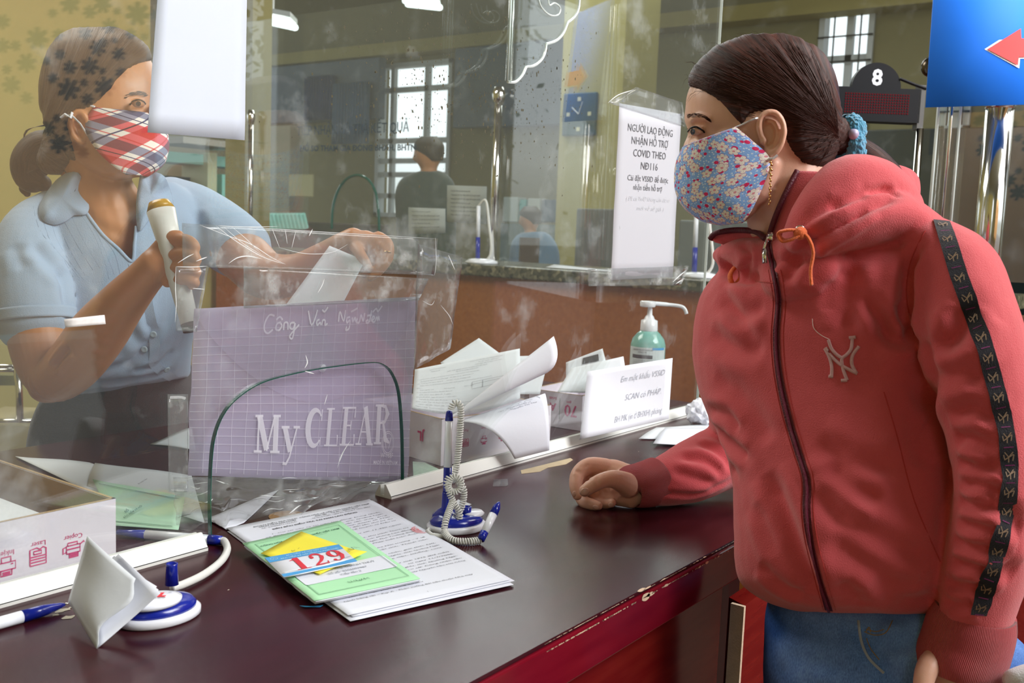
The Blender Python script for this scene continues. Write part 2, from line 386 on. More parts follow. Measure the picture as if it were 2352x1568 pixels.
# hall wall with its windows, built as wall strips round the openings
HX = 9.0
def hall(px, py): p = XP(px, py, HX); return p.y, p.z
wins = [(870, 142, 1042, 500), (1888, 12, 2014, 300), (2168, 150, 2240, 303)]
R3 = []
for x0, y0, x1, y1 in wins:
    ya, yb = hall(x1, y0)[0], hall(x0, y0)[0]; cx_ = (x0 + x1) / 2; z1 = hall(cx_, y0)[1]; z0 = hall(cx_, y1)[1]; R3.append((ya, yb, z0, z1))
mb = MB(); cuts = sorted(R3); yp_ = -3.2
for ya, yb, z0, z1 in cuts:
    mb.box((HX, yp_, 0), (HX + .2, ya, 4.4)); mb.box((HX, ya, 0), (HX + .2, yb, z0)); mb.box((HX, ya, z1), (HX + .2, yb, 4.4)); yp_ = yb
mb.box((HX, yp_, 0), (HX + .2, 14, 4.4)); S_('wall_right', mb, m_olive)
m_frame = mat('grey white window frame', (.55, .58, .60), .5)
for i, (ya, yb, z0, z1) in enumerate(R3):
    f = MB(); w_ = .05
    f.box((HX - .03, ya, z0), (HX + .1, ya + w_, z1)); f.box((HX - .03, yb - w_, z0), (HX + .1, yb, z1)); f.box((HX - .03, ya, z1 - w_), (HX + .1, yb, z1)); f.box((HX - .03, ya, z0), (HX + .1, yb, z0 + w_))
    ncol = 3 if i == 0 else 2
    ks = [.2, .66] if i == 0 else [.55]
    for k in ks: y_ = yb - (yb - ya) * k; f.box((HX, y_ - .03, z0), (HX + .06, y_ + .03, z1))
    for k in ([.17, .5, .63, .72, .86] if i == 0 else [.42]): z_ = z1 - (z1 - z0) * k; f.box((HX, ya, z_ - .03), (HX + .06, yb, z_ + .03))
    o = f.build('window_%d' % (i + 1), m_frame); o['kind'] = 'structure'
    g = MB()
    if i:
        for k in (.3, .78): y_ = yb - (yb - ya) * k; g.tube([(HX - .05, y_, z0 + .05), (HX - .05, y_, z1 - .05)], .008, 6)
        for k in (.25, .45, .7): z_ = z1 - (z1 - z0) * k; g.tube([(HX - .05, ya, z_), (HX - .05, yb, z_)], .008, 6)
        g.build('window_bars', m_black, o)
b0 = hall(600, 120); b1 = hall(600, 165)
zt = hall(900, 108)[1]; zb = hall(900, 135)[1]
o = MB().box((HX - .25, -3, zb), (HX, 14, zt)).build('trim_1', m_yellow); o['kind'] = 'structure'
S_('ceiling', MB().box((-4, -3.2, 4.4), (12, 14, 4.5)), m_ceil)
S_('wall_front', MB().box((-4, -3.4, 0), (1.0, -3.2, 4.4)).box((4.4, -3.4, 0), (6.9, -3.2, 4.4)).box((8.8, -3.4, 0), (12, -3.2, 4.4)).box((1.0, -3.4, 3.4), (8.8, -3.2, 4.4)).box((6.9, -3.4, 0), (8.8, -3.2, 1.2)), m_olive)
# square pillar between the hall windows
p0_ = XP(1285, 300, 6.4).y; p1_ = XP(1425, 300, 6.4).y
S_('wall_pillar', MB().box((6.4, p1_, 0), (6.9, p0_, 4.4)), m_yellow)
# ================================================================== counter, glass screen, tracks
EY = 0.5
e0 = T(1731, 1218); ce = e0.x   # right end of the straight run
yb_ = 1.585
t = thing('service_counter', (1.0, 1.0, 0), 'dark maroon lacquered service counter with a chipped red edge band', 'counter')
bevel(MB().box((-.6, EY, CT - .03), (2.12, yb_, CT)).build('countertop', m_top, t), .002)
bz = T(1500, 1345, CT); hb = .052
bevel(MB().box((-.6, EY - .004, CT - hb), (ce + .03, EY + .02, CT - .003)).build('edge_band', m_band, t), .002)
MB().box((-.6, EY + .012, .04), (ce - .06, EY + .03, CT - .03)).build('front_panel', m_front, t)
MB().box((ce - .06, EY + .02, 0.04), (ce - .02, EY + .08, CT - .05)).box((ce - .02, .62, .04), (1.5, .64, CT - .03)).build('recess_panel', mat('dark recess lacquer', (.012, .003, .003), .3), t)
MB().box((-.6, yb_ - .03, .04), (2.12, yb_, CT - .03)).build('back_panel', m_top, t)
# chips of bare wood along the edge
def chip(mb, px, py, L_, H_, sd):
    rnd = random.Random(sd); c = T(px, py); n = 9; pts = []
    for i in range(n):
        a = 2 * math.pi * i / n; r = rnd.uniform(.6, 1.1); pts.append((math.cos(a) * L_ * r, math.sin(a) * H_ * r))
    top = [V((c.x + u, EY - .0046, CT - .002 - max(0, .004 + v))) for u, v in pts]; mb.add(top, [tuple(range(n))])
    mb.add([V((c.x + u * .9, EY - .002 + max(0, H_ * .5 + v * .6), CT + .0004)) for u, v in pts], [tuple(range(n))])
mb = MB()
for k, (px, py, L_, H_) in enumerate([(1483, 1358, .010, .006), (1495, 1352, .012, .0025), (1530, 1332, .005, .002), (1607, 1290, .005, .0015), (1624, 1281, .006, .002), (1648, 1266, .003, .001), (1705, 1237, .003, .0015), (1717, 1229, .003, .0015), (1728, 1222, .004, .001), (1427, 1393, .003, .001), (1392, 1409, .003, .001), (1352, 1428, .005, .0008), (1455, 1376, .002, .001)]):
    chip(mb, px, py, L_, H_, k)
rnd = random.Random(3)
for k in range(120):
    px = rnd.uniform(1250, 1730); py = 1480 - .545 * (px - 1250); chip(mb, px, py, rnd.uniform(.0006, .004), rnd.uniform(.0003, .0009), 50 + k)
mb.build('chipped_edge', m_chip, t)
mb = MB()
for k, (px, py, s) in enumerate([(142, 1402, .007), (128, 1412, .004), (155, 1418, .006), (108, 1405, .003), (165, 1395, .003), (525, 1355, .0012), (1467, 1037, .001)]):
    c = T(px, py); rn = random.Random(k); mb.add([c + V((math.cos(a) * s * rn.uniform(.5, 1.3), math.sin(a) * s * .7 * rn.uniform(.5, 1.3), .0004)) for a in [i * .7 for i in range(9)]], [tuple(range(9))])
mb.build('glue_residue', mat('old glue residue', (.50, .46, .36), .8), t)
# cable grommet hole
c = T(660, 1186); mb = MB(); mb.lathe([(.024, 0), (.024, .0008), (.0205, .0008), (.0205, .0002)], c + V((0, 0, .0001)), n=32); mb.build('worn_ring_mark', mat('worn varnish ring', (.30, .16, .05), .7, var=.4, vscale=200), t)
# red cabinet side leaning behind the recess
A = P(1710, 1390, 1.40); B = P(1800, 1310, 1.52); t2 = thing('side_cabinet', (A.x, A.y, 0), 'red brown lacquered cabinet end standing behind the customer knees', 'cabinet')
n_ = (B - A); n_.z = 0; MB().obox((A.x, A.y, .02), (n_.x, n_.y, 0), (.015, .03, 0), (0, 0, A.z - .02)).build('side_panel', m_front, t2)
MB().obox((A.x - .006, A.y - .002, .02), (.006, 0, 0), (.0, .02, 0), (0, 0, A.z - .02)).build('edge_strip', m_chip, t2)
# glass screen with its arched opening
zt = 2.35
ar = [(483, 1253), (481, 1150), (484, 1060), (492, 1000), (512, 950), (545, 912), (600, 878), (680, 856), (760, 842), (850, 832), (880, 838), (900, 858), (915, 900), (922, 980), (924, 1060), (924, 1132)]
arc = [G(*p) for p in [tuple(q) for q in catmull(ar, 5)]]; arc[0].z = CT + .004; arc[-1].z = CT + .004
gx0, gx1 = .2, G(1600, 943).x; th = .0055; gy0, gy1 = GY - th / 2, GY + th / 2
def plate(name, outer, y0, y1, mt, parent):
    """flat plate in the x,z plane from one outline, triangulated both sides with a rim"""
    bm = bmesh.new(); vs_ = [bm.verts.new((x, y0, z)) for x, z in outer]; es = [bm.edges.new((vs_[i], vs_[(i + 1) % len(vs_)])) for i in range(len(vs_))]
    bmesh.ops.triangle_fill(bm, edges=es, use_beauty=True, normal=(0, -1, 0)); bmesh.ops.recalc_face_normals(bm, faces=bm.faces)
    f = [[v.co.copy() for v in q.verts] for q in bm.faces]; bm.free(); mb = MB()
    for q in f:
        n_ = (q[1] - q[0]).cross(q[2] - q[0]); q = q if n_.y < 0 else q[::-1]; mb.add(q, [(0, 1, 2)]); mb.add([V((p.x, y1, p.z)) for p in q[::-1]], [(0, 1, 2)])
    return mb.build(name, mt, parent)
outer = [(gx0, CT + .004)] + [(p.x, p.z) for p in arc] + [(gx1, CT + .004), (gx1, zt), (gx0, zt)]
t = thing('glass_screen', (G(700, 1200).x, GY, CT), 'clear glass counter screen with an arched pass-through opening', 'glass screen')
GLASS = plate('glass_pane', outer, gy0, gy1, m_glass, t)
mb = MB(); n = len(arc)
for i in range(n - 1):
    a, b = arc[i], arc[i + 1]; mb.add([(a.x, gy0, a.z), (b.x, gy0, b.z), (b.x, gy1, b.z), (a.x, gy1, a.z)], [(0, 1, 2, 3)], 0 if i < 22 or i > n - 32 else 0)
o = mb.build('polished_arch_edge', m_gedge, t); so = o.modifiers.new('s', 'SOLIDIFY'); so.thickness = .0012; so.offset = 0
MB().box((gx1, gy0, CT), (gx1 + .001, gy1, zt)).build('side_edge', m_bright_edge, t)
def track(name, xa, xb, label, dz=0.):
    t = thing(name, ((xa + xb) / 2, GY, CT), label, 'glass track')
    # profile in y,z: base flange, front lip, back lip
    pr = [(-.018, 0), (-.018, .003), (-.0165, .005), (-.0065, .019), (-.0035, .019), (-.0035, .003), (.0035, .003), (.0035, .017), (.006, .017), (.014, .003), (.014, 0)]
    v = [V((xa, GY + y, CT + z + dz)) for y, z in pr] + [V((xb, GY + y, CT + z + dz)) for y, z in pr]; k = len(pr)
    f = [(i, (i + 1) % k, (i + 1) % k + k, i + k) for i in range(k)] + [tuple(range(k))[::-1], tuple(range(k, 2 * k))]
    mesh('channel', v, f, m_alu, t)
    MB().box((xa, GY - .0183, CT + .0036), (xb, GY - .0174, CT + .0042)).build('groove_line', m_dark, t); return t
track('aluminium_track', -.3, T(483, 1270).x + .004, 'white aluminium glass track on the left of the pass-through, beneath the open carton')
track('aluminium_track', T(912, 1150).x, gx1 + .01, 'long white aluminium glass track running behind the hand to the far right')
# strip of old masking tape and loose tape scraps
def flat_blob(name, pts, mt, label, cat, z=CT, th=.0004, group=None):
    w = [T(*p, z) for p in pts]; k = len(w); v = [p + V((0, 0, th)) for p in w] + list(w); f = [tuple(range(k))[::-1], tuple(range(k, 2 * k))] + [(i, (i + 1) % k, (i + 1) % k + k, i + k) for i in range(k)]
    o = mesh(name, v, f, mt); return setp(o, label, cat, group)
flat_blob('masking_tape', [(1196, 1080), (1230, 1072), (1310, 1052), (1316, 1056), (1300, 1066), (1258, 1074), (1240, 1083), (1198, 1088)], mat('old masking tape', (.48, .38, .24), .8, var=.2, vscale=80), 'torn beige masking tape on the counter beside the long white track', 'tape')
flat_blob('tape_scrap', [(1134, 1101), (1166, 1100), (1167, 1114), (1162, 1117), (1132, 1117)], m_tape, 'small clear tape scrap on the counter between pen stand and hand', 'tape')
flat_blob('paper_scrap', [(1040, 1160), (1052, 1147), (1083, 1158), (1070, 1164)], m_white2, 'small torn paper scrap behind the upright pen stand', 'scrap')
# ================================================================== papers and stationery on the customer's side
Z0 = CT
def pln(A, B, D_, z):
    """surface on the counter: origin at top-left A, u towards B, v towards D_ (down the page); returns S(u, v) with v measured DOWN"""
    A, B, D_ = T(*A, z), T(*B, z), T(*D_, z); U = (B - A).normalized(); W_ = (B - A).length; Dn = (D_ - A); Dn = (Dn - U * Dn.dot(U)); H_ = Dn.length; Dn.normalize(); return A, U, Dn, W_, H_
# main white document: four corners taken on the counter plane
A, B, C_, D_ = T(520, 1212, Z0 + .003), T(848, 1146, Z0 + .003), T(1173, 1330, Z0 + .006), T(800, 1412, Z0 + .006)
def docS(lift, dz=0., dA=(0, 0), curl=0.):
    A1 = A + V((dA[0], dA[1], 0)); B1 = B + V((dA[0], dA[1], 0)); C1 = C_ + V((dA[0], dA[1], 0)); D1 = D_ + V((dA[0], dA[1], 0))
    def S(u, v):   # u 0..1 right, v 0..1 down
        p = (A1 * (1 - u) + B1 * u) * (1 - v) + (D1 * (1 - u) + C1 * u) * v
        w = .0018 * math.sin(7 * u + 1) * math.sin(math.pi * v) ** 2 + curl * (max(0, .12 - v) ** 2) * 40 * math.sin(u * 9) * .004
        return V((p.x, p.y, max(p.z + w * .4 + dz + lift, CT + .0012 + lift)))
    return S
t = thing('document_stack', ((A + C_) / 2).xy.to_3d() + V((0, 0, CT)), 'stack of white typed pages lying on the counter under the green booklet', 'documents')
for k, (dx, dy, dz) in enumerate([(.0, .0, 0), (.003, -.003, -.0016), (-.004, -.007, -.003)]):
    S = docS(0, dz, (dx, dy)); sheet('page', lambda u, v, S=S: S(u, 1 - v), 1, 1, 24, 24, m_white, t)
PW, PH = .213, .335
Sd = docS(.0006); Sm = lambda u, v: Sd(u / PW, 1 - v / PH)      # metres, v up
mb = MB()
def line(mb, s, u, v, h, W=None, al='L', bold=0., S=Sm, asp=1., **k): put_text(mb, s, S, u, v, h, W, al, bold, asp=asp, **k)
line(mb, 'ĐOÀN ĐIỀU TRA TNLĐ', .060, PH - .020, .0030, .062, 'C', .02); line(mb, 'TỈNH QUẢNG NGÃI', .060, PH - .0255, .0030, .052, 'C', .02); line(mb, 'Số: 03/BBĐT-TNLĐ', .060, PH - .032, .0028, .05, 'C')
line(mb, 'CỘNG HÒA XÃ HỘI CHỦ NGHĨA VIỆT NAM', .148, PH - .020, .0030, .108, 'C', .02); line(mb, 'Độc lập – Tự do – Hạnh phúc', .148, PH - .0255, .0030, .066, 'C', .02); line(mb, 'Quảng Ngãi, ngày 02 tháng 7 năm 2021', .152, PH - .032, .0028, .09, 'C')
line(mb, 'BIÊN BẢN ĐIỀU TRA TAI NẠN LAO ĐỘNG', .108, PH - .043, .0036, .125, 'C', .03)
body = ['1. Cơ sở xảy ra tai nạn lao động: Dung Quất,', 'xã Bình Thuận, huyện Bình Sơn, tỉnh Quảng Ngãi.', 'Ngành sản xuất: cơ sở: Sản xuất sắt, thép, gang', 'theo giấy chứng nhận đăng ký kinh doanh số 4300', 'ngày 12/2017 và đăng ký thay đổi lần thứ ba do', 'phòng đăng ký kinh doanh Sở Kế hoạch và Đầu tư', '', 'Tổng số lao động của cơ sở: 11.420 người.', '', 'Thành phần đoàn: Chánh Thanh tra, phụ trách Thanh tra', 'Sở, Trưởng phòng, phụ trách phòng Lao động', 'TB&XH Quảng Ngãi, Phó Trưởng đoàn', 'Trưởng ban Chính sách – Pháp luật Liên đoàn', '', 'Trưởng Khoa Sức khỏe Môi trường – Y tế', 'kiểm soát bệnh tật tỉnh, Thành viên.', '', 'Họ và tên nạn nhân, giới tính: Nữ,', 'Nghĩa, tỉnh Quảng Ngãi, xã Tư Nghĩa, tỉnh Quảng Ngãi', 'công việc, (chồng, con).', '', 'Ngày sinh 1975 (Đã mất).', 'từ ngày 11/7/2006,', 'huyện Tư Nghĩa, tỉnh Quảng Ngãi,', 'thuộc hoặc tên, địa chỉ cơ sở: Công nhân vận', 'phân xưởng Bãi liệu thuộc Nhà máy Nguyên liệu của Công']
y = PH - .060
for s in body:
    if s: line(mb, s, .199, y, .0026, min(.175, .0037 * len(s)), 'R')
    y -= .0082
line(mb, '- Nơi làm việc: phân xưởng Bãi liệu', .018, .040, .0026, .10); line(mb, 'hành băng tải – Kíp A - Phân xưởng Bãi liệu thuộc Nhà máy', .012, .031, .0027, .17); line(mb, '1', .106, .012, .0028)
mb.build('typed_text', m_ink, t)
mb = MB(); ct = (.209, PH - .148)
for r in (.0135, .012, .008):
    strokes(mb, Sm, [[(ct[0] - abs(r * math.cos(a)) * .9, ct[1] + r * math.sin(a)) for a in [i * math.pi / 12 - math.pi / 2 for i in range(13)]]], .0007)
for r in (.010, .0056, .0035): strokes(mb, Sm, [[(ct[0] - abs(r * math.cos(a)) * .9, ct[1] + r * math.sin(a)) for a in [i * math.pi / 9 - math.pi / 2 for i in range(1, 9)]]], .0011)
mb.build('red_stamp', m_red, t)
# green booklet
GB = [T(557, 1247, Z0 + .012), T(781, 1196, Z0 + .012), T(965, 1328, Z0 + .011), T(722, 1379, Z0 + .012)]
t = thing('green_booklet', (GB[0] + GB[2]) / 2 - V((0, 0, .005)), 'worn mint green insurance booklet under the number card', 'booklet')
zb = Z0 + .0075
def Sg_(u, v, lift=0.):
    p = (GB[3] * (1 - u) + GB[2] * u) * (1 - v) + (GB[0] * (1 - u) + GB[1] * u) * v; return V((p.x, p.y, p.z + lift + .0006 * math.sin(u * 5) * math.sin(v * 4)))
GW, GH = (GB[1] - GB[0]).length, (GB[3] - GB[0]).length
sheet('cover', lambda u, v: Sg_(u, v), 1, 1, 16, 20, m_green, t, .0005)
rnd = random.Random(5)
for k in range(4):
    dz = -.0012 - .0009 * k; jj = [rnd.uniform(-.004, .002) for _ in range(21)]
    sheet('inner_page', lambda u, v, dz=dz, jj=jj, k=k: Sg_(u + (.012 + jj[int(v * 20)] if u == 0 else .004 * (k % 2)) * 1.0, v * .985 + .004 * (k - 1), dz), 1, 1, 12, 20, m_white2 if k % 2 else m_white, t, .0005)
Sg = lambda u, v: Sg_(u / GW, v / GH, .0006)
def frame(mb, S, x0, y0, x1, y1, w): strokes(mb, S, [[(x0, y0), (x1, y0), (x1, y1), (x0, y1), (x0, y0)]], w)
mb = MB(); frame(mb, Sg, .011, .011, GW - .009, GH - .013, .0006); frame(mb, Sg, .0125, .0125, GW - .0105, GH - .0145, .0003)
line(mb, 'CỘNG HÒA XÃ HỘI CHỦ NGHĨA VIỆT NAM', GW / 2, GH - .026, .0037, GW * .80, 'C', .02, Sg); strokes(mb, Sg, [[(GW * .35, GH - .030), (GW * .75, GH - .030)]], .0004)
rn = random.Random(9)
strokes(mb, Sg, [[(GW / 2 - .012 + i * .0035 + rn.uniform(-.002, .002), .026 + rn.uniform(-.003, .003)) for _ in range(5)] for i in range(8)], .0005)
mb.build('cover_print', m_greenink, t)
hw = GW * .9; rr = []
for (cx_, cy_, a0) in [(GW * .93, GH * .36, 0), (GW * .10, GH * .36, 90), (GW * .10, GH * .215, 180), (GW * .93, GH * .215, 270)]:
    for j in range(5): a = math.radians(a0 + j * 22.5); rr.append((cx_ + .004 * math.cos(a), cy_ + .004 * math.sin(a)))
mb = MB(); mb.add([Sg(*p) for p in rr], [tuple(range(len(rr)))]); mb.build('name_panel', m_white, t)
mb = MB(); Sg2 = lambda u, v: Sg(u, v) + V((0, 0, .0003)); line(mb, 'NGUYỄN THỊ THANH THUỲ', GW * .52, GH * .315, .0046, GW * .62, 'C', .01, Sg2); line(mb, 'Số sổ: 3506001987', GW * .52, GH * .268, .0038, GW * .38, 'C', .02, Sg2); line(mb, 'Cấp lần 2', GW * .52, GH * .228, .0038, GW * .2, 'C', .02, Sg2)
mb.build('name_print', m_grey_ink, t)
strokes_ = MB()
# yellow sticky note (turned about 45 degrees)
YN = [T(692, 1220, Z0 + .0145), T(843, 1272, Z0 + .015), T(735, 1318, Z0 + .0145), T(599, 1270, Z0 + .0145)]
def Sy_(u, v, l=0.): p = (YN[3] * (1 - u) + YN[2] * u) * (1 - v) + (YN[0] * (1 - u) + YN[1] * u) * v; return p + V((0, 0, l + .003 * max(0, u - .8) * 5 * v))
o = sheet('sticky_note', lambda u, v: Sy_(u, v), 1, 1, 8, 8, m_yel, None, .0003); setp(o, 'bright yellow sticky note lying askew on the green booklet', 'note'); SN = o
W1 = .08; Sy = lambda u, v: Sy_(u / W1, v / W1, .0004); mb = MB()
for i, (s, u, v, h) in enumerate([('Khoản', .058, .048, .010), ('CTu', .044, .026, .009), ('(Nhu) Bộ', .066, .070, .007), ('~ →', .026, .034, .006)]): put_text(mb, s, lambda a, b: Sy(b, a * 1.0), v, u, h, None, 'C', -.02, flip=True, shear=.3)
c_ = mb.build('handwriting', m_ink, SN)
# queue number card 129
NC = [T(608, 1281, Z0 + .017), T(778, 1250, Z0 + .0175), T(821, 1289, Z0 + .0175), T(652, 1325, Z0 + .017)]
t = thing('queue_number_card', (NC[0] + NC[2]) / 2, 'laminated blue and white queue card printed with a large red 129', 'number card')
def Sn_(u, v, l=0.): p = (NC[3] * (1 - u) + NC[2] * u) * (1 - v) + (NC[0] * (1 - u) + NC[1] * u) * v; return p + V((0, 0, l))
sheet('card', lambda u, v: Sn_(u, v), 1, 1, 4, 4, m_pwhite, t, .0009)
NW, NH = (NC[1] - NC[0]).length, (NC[3] - NC[0]).length; Sn = lambda u, v: Sn_(u / NW, v / NH, .0003); Sn2 = lambda u, v: Sn_(u / NW, v / NH, .0006)
mb = MB(); mb.add([Sn(0, NH), Sn(0, NH * .74), Sn(NW, NH * .74), Sn(NW, NH)], [(0, 1, 2, 3)]); mb.add([Sn(0, 0), Sn(NW, 0), Sn(NW, NH * .17), Sn(NW * .6, NH * .10), Sn(0, NH * .13)], [(0, 1, 2, 3, 4)]); mb.build('blue_bands', m_blue, t)
mb = MB(); strokes(mb, Sn2, [[(0, NH * .16), (NW * .3, NH * .15), (NW * .62, NH * .2), (NW, NH * .30)]], .0008); mb.build('swoosh_line', m_grey_ink, t)
mb = MB(); line(mb, 'BẢO HIỂM XÃ HỘI VIỆT NAM', NW * .53, NH * .885, .0030, NW * .55, 'C', .02, Sn2); line(mb, 'BẢO HIỂM XÃ HỘI TỈNH QUẢNG NGÃI', NW * .55, NH * .775, .0032, NW * .78, 'C', .03, Sn2)
strokes(mb, Sn2, [[(.008 + .0042 * math.cos(a), NH * .87 + .0036 * math.sin(a)) for a in [i * .4 for i in range(17)]], [(.006, NH * .83), (.008, NH * .9), (.010, NH * .83)]], .0006); mb.build('band_lettering', mat('pale blue lettering', (.45, .75, .9), .4), t)
def ell(cx, cy, rx, ry, a0, a1, n=14): return [(cx + rx * math.cos(math.radians(a0 + (a1 - a0) * i / n)), cy + ry * math.sin(math.radians(a0 + (a1 - a0) * i / n))) for i in range(n + 1)]
def fat(mb, S, pts, ws):
    n = len(pts); L_, R_ = [], []
    for i, (x, y) in enumerate(pts):
        x0, y0 = pts[max(i - 1, 0)]; x1, y1 = pts[min(i + 1, n - 1)]; dx, dy = x1 - x0, y1 - y0; d = math.hypot(dx, dy) or 1; w = ws[i] if isinstance(ws, list) else ws
        L_.append(S(x - dy / d * w / 2, y + dx / d * w / 2)); R_.append(S(x + dy / d * w / 2, y - dx / d * w / 2))
    mb.add(L_ + R_, [(i, n + i, n + i + 1, i + 1) for i in range(n - 1)])
H1 = NH * .60; y0 = NH * .14; X_ = lambda k, q: (NW * (.20 + .255 * k) + q[0] * NW * .24, y0 + q[1] * H1 + NH * .02 * k); mb = MB()
def dig(k, pts, ws): fat(mb, Sn2, [X_(k, p) for p in pts], [w * NW * .24 for w in ws] if isinstance(ws, list) else ws * NW * .24)
dig(0, [(.5, .02), (.5, .98)], .30); dig(0, [(.12, .04), (.88, .04)], [.08, .08]); dig(0, [(.14, .82), (.30, .84), (.45, .95)], [.06, .09, .12])
dig(1, ell(.5, .70, .30, .24, 175, 0) + [(.74, .52), (.55, .32), (.2, .10)], [.06 + .16 * math.sin(math.pi * min(1, i / 12) * .9) if i < 14 else .24 - .03 * (i - 14) for i in range(18)]); dig(1, [(.1, .06), (.5, .07), (.85, .09)], [.12, .17, .12]); dig(1, [(.84, .04), (.90, .26)], [.08, .04]); dig(1, ell(.27, .72, .06, .07, 0, 360, 8), .10)
dig(2, ell(.46, .68, .27, .25, 0, 360, 20), [.10 + .14 * abs(math.cos(math.pi * 2 * i / 20)) for i in range(21)]); dig(2, [(.76, .70), (.80, .45), (.68, .18), (.45, .06), (.22, .10)], [.16, .24, .20, .10, .06]); dig(2, ell(.24, .16, .05, .06, 0, 360, 8), .10)
mb.build('number_print', m_red, t)
# blue paper corner below the stack, clear tape dot
flat_blob('blue_slip', [(688, 1391), (712, 1392), (742, 1390), (735, 1394), (700, 1394)], m_blue, 'thin blue slip peeking from under the green booklet', 'slip', Z0 + .001)
# --------------------------------------------------------------- upright desk pen on its base
def pen_base(name_parent, c, ax, s=1.):
    """oval two-layer base; ax = long direction on the counter"""
    ax = V(ax).normalized(); MB().lathe([(.031, 0), (.0335, .002), (.0335, .007), (.0315, .009)], c, n=36, sx=1.22 * s, sy=.92 * s, u=ax, mi=0).build('foot_plate', m_pwhite, name_parent, True)
    MB().lathe([(.030, .0085), (.0305, .012), (.027, .0165), (.020, .019)], c, n=36, sx=1.2 * s, sy=.88 * s, u=ax).build('blue_top', m_navy, name_parent, True)
t = thing('pen_stand', T(1050, 1222), 'blue and white desk pen stand with one tall pen standing upright', 'pen stand')
cb = T(1048, 1214); axd = (T(1090, 1208) - T(1010, 1218)); pen_base(t, cb, axd, .98)
u_ = axd.normalized(); hp = T(1018, 1210); hp.z = CT
MB().lathe([(.018, .008), (.0185, .016), (.012, .022), (.0068, .026), (.0064, .045), (.0060, .046)], hp + u_ * .004, n=24).build('holder_socket', m_navy, t, True)
q2 = cb + u_ * .014; MB().lathe([(.006, .015), (.0062, .028), (.0045, .028), (.0045, .020)], q2, n=20).build('empty_socket', m_navy, t, True)
MB().lathe([(.012, .015), (.013, .018), (.010, .021)], cb + u_ * .024, n=20, sx=1.3).build('logo_button', m_pwhite, t, True)
b0 = hp + u_ * .004 + V((0, 0, .036)); w0 = (b0 - C0).dot(FF); b1 = P(1032, 948, w0)
def along(a, b, t): return a + (b - a) * t
mb = MB(); dv = (b1 - b0); 
MB().tube([b0, along(b0, b1, .38)], [.0056, .0054], 18).build('grip', m_navy, t, True)
MB().tube([along(b0, b1, .375), along(b0, b1, .92)], [.0056, .0050], 18).build('barrel', m_pwhite, t, True)
MB().tube([along(b0, b1, .91), along(b0, b1, .99), along(b0, b1, 1.02), along(b0, b1, 1.03)], [.0053, .0045, .0035, .001], 18).build('end_cap', m_navy, t, True)
# coiled cord from the cap, knotted in the middle, to the second pen
cpx = [(1036, 940), (1044, 925), (1058, 935), (1056, 1000), (1049, 1070), (1044, 1100), (1058, 1112), (1066, 1130), (1060, 1165), (1044, 1190), (1030, 1210), (1026, 1228)]
path = catmull([tuple(P(x, y, w0 - .012)) for x, y in cpx], 14)
def coil(path, r, wr, pitch):
    path = [V(p) for p in path]; out = []; d = 0; u = None; ds = [0]
    for a, b in zip(path, path[1:]): ds.append(ds[-1] + (b - a).length)
    n = int(ds[-1] / pitch * 9); j = 0
    for i in range(n + 1):
        s = ds[-1] * i / n
        while j < len(ds) - 2 and ds[j + 1] < s: j += 1
        f_ = (s - ds[j]) / max(1e-9, ds[j + 1] - ds[j]); p = path[j].lerp(path[j + 1], min(1, f_)); tt = (path[j + 1] - path[j]).normalized()
        if u is None: u = tt.cross(V((1, 0, 0)))
        u = (u - tt * u.dot(tt)).normalized(); w = tt.cross(u); a = s / pitch * 2 * math.pi; out.append(p + u * r * math.cos(a) + w * r * math.sin(a))
    mb = MB(); mb.tube(out, wr, 5); return mb
coil(path, .0036, .0011, .0030).build('coiled_cord', m_cord, t, True)
kn = [(1032, 1095), (1026, 1110), (1036, 1128), (1054, 1126), (1060, 1108), (1048, 1094), (1036, 1098), (1030, 1118), (1040, 1150), (1056, 1180), (1050, 1200)]
coil(catmull([tuple(P(x, y, w0 - .022)) for x, y in kn], 12), .0036, .0011, .0030).build('cord_knot', m_cord, t, True)
wq = (T(1060, 1235) - C0).dot(FF)
k2 = [tuple(P(1040, 1150, w0 - .02)), tuple(P(1024, 1195, wq - .005)), tuple(P(1022, 1222, wq - .012)), tuple(T(1040, 1240, CT + .005)), tuple(T(1075, 1243, CT + .005)), tuple(T(1104, 1240, CT + .005))]
coil(catmull(k2, 14), .0036, .0011, .0030).build('cord_tail', m_cord, t, True)
MB().tube([T(x, y, CT + .004) for x, y in [(996, 1206), (988, 1214), (982, 1222), (992, 1229), (1012, 1232), (1030, 1230)]], .0034, 10).build('base_cable', m_cord, t, True)
# second pen of that stand, lying on the counter
a = T(1104, 1240, CT + .006); w1 = (a - C0).dot(FF); b = P(1147, 1152, w1 + .035)
t = thing('ballpoint_pen', T(1110, 1238), 'short white and blue pen propped at the cord end beside the upright stand', 'pen')
bq = T(1140, 1172, CT + .030); 
MB().tube([along(a, b, 0), along(a, b, .2)], [.0048, .0052], 16).build('rear_cap', m_navy, t, True); MB().tube([along(a, b, .18), along(a, b, .66)], [.0050, .0054], 16).build('barrel', m_pwhite, t, True)
MB().tube([along(a, b, .65), along(a, b, .85), along(a, b, .97), along(a, b, 1)], [.0054, .0050, .0022, .0008], 16).build('pen_tip', m_navy, t, True)
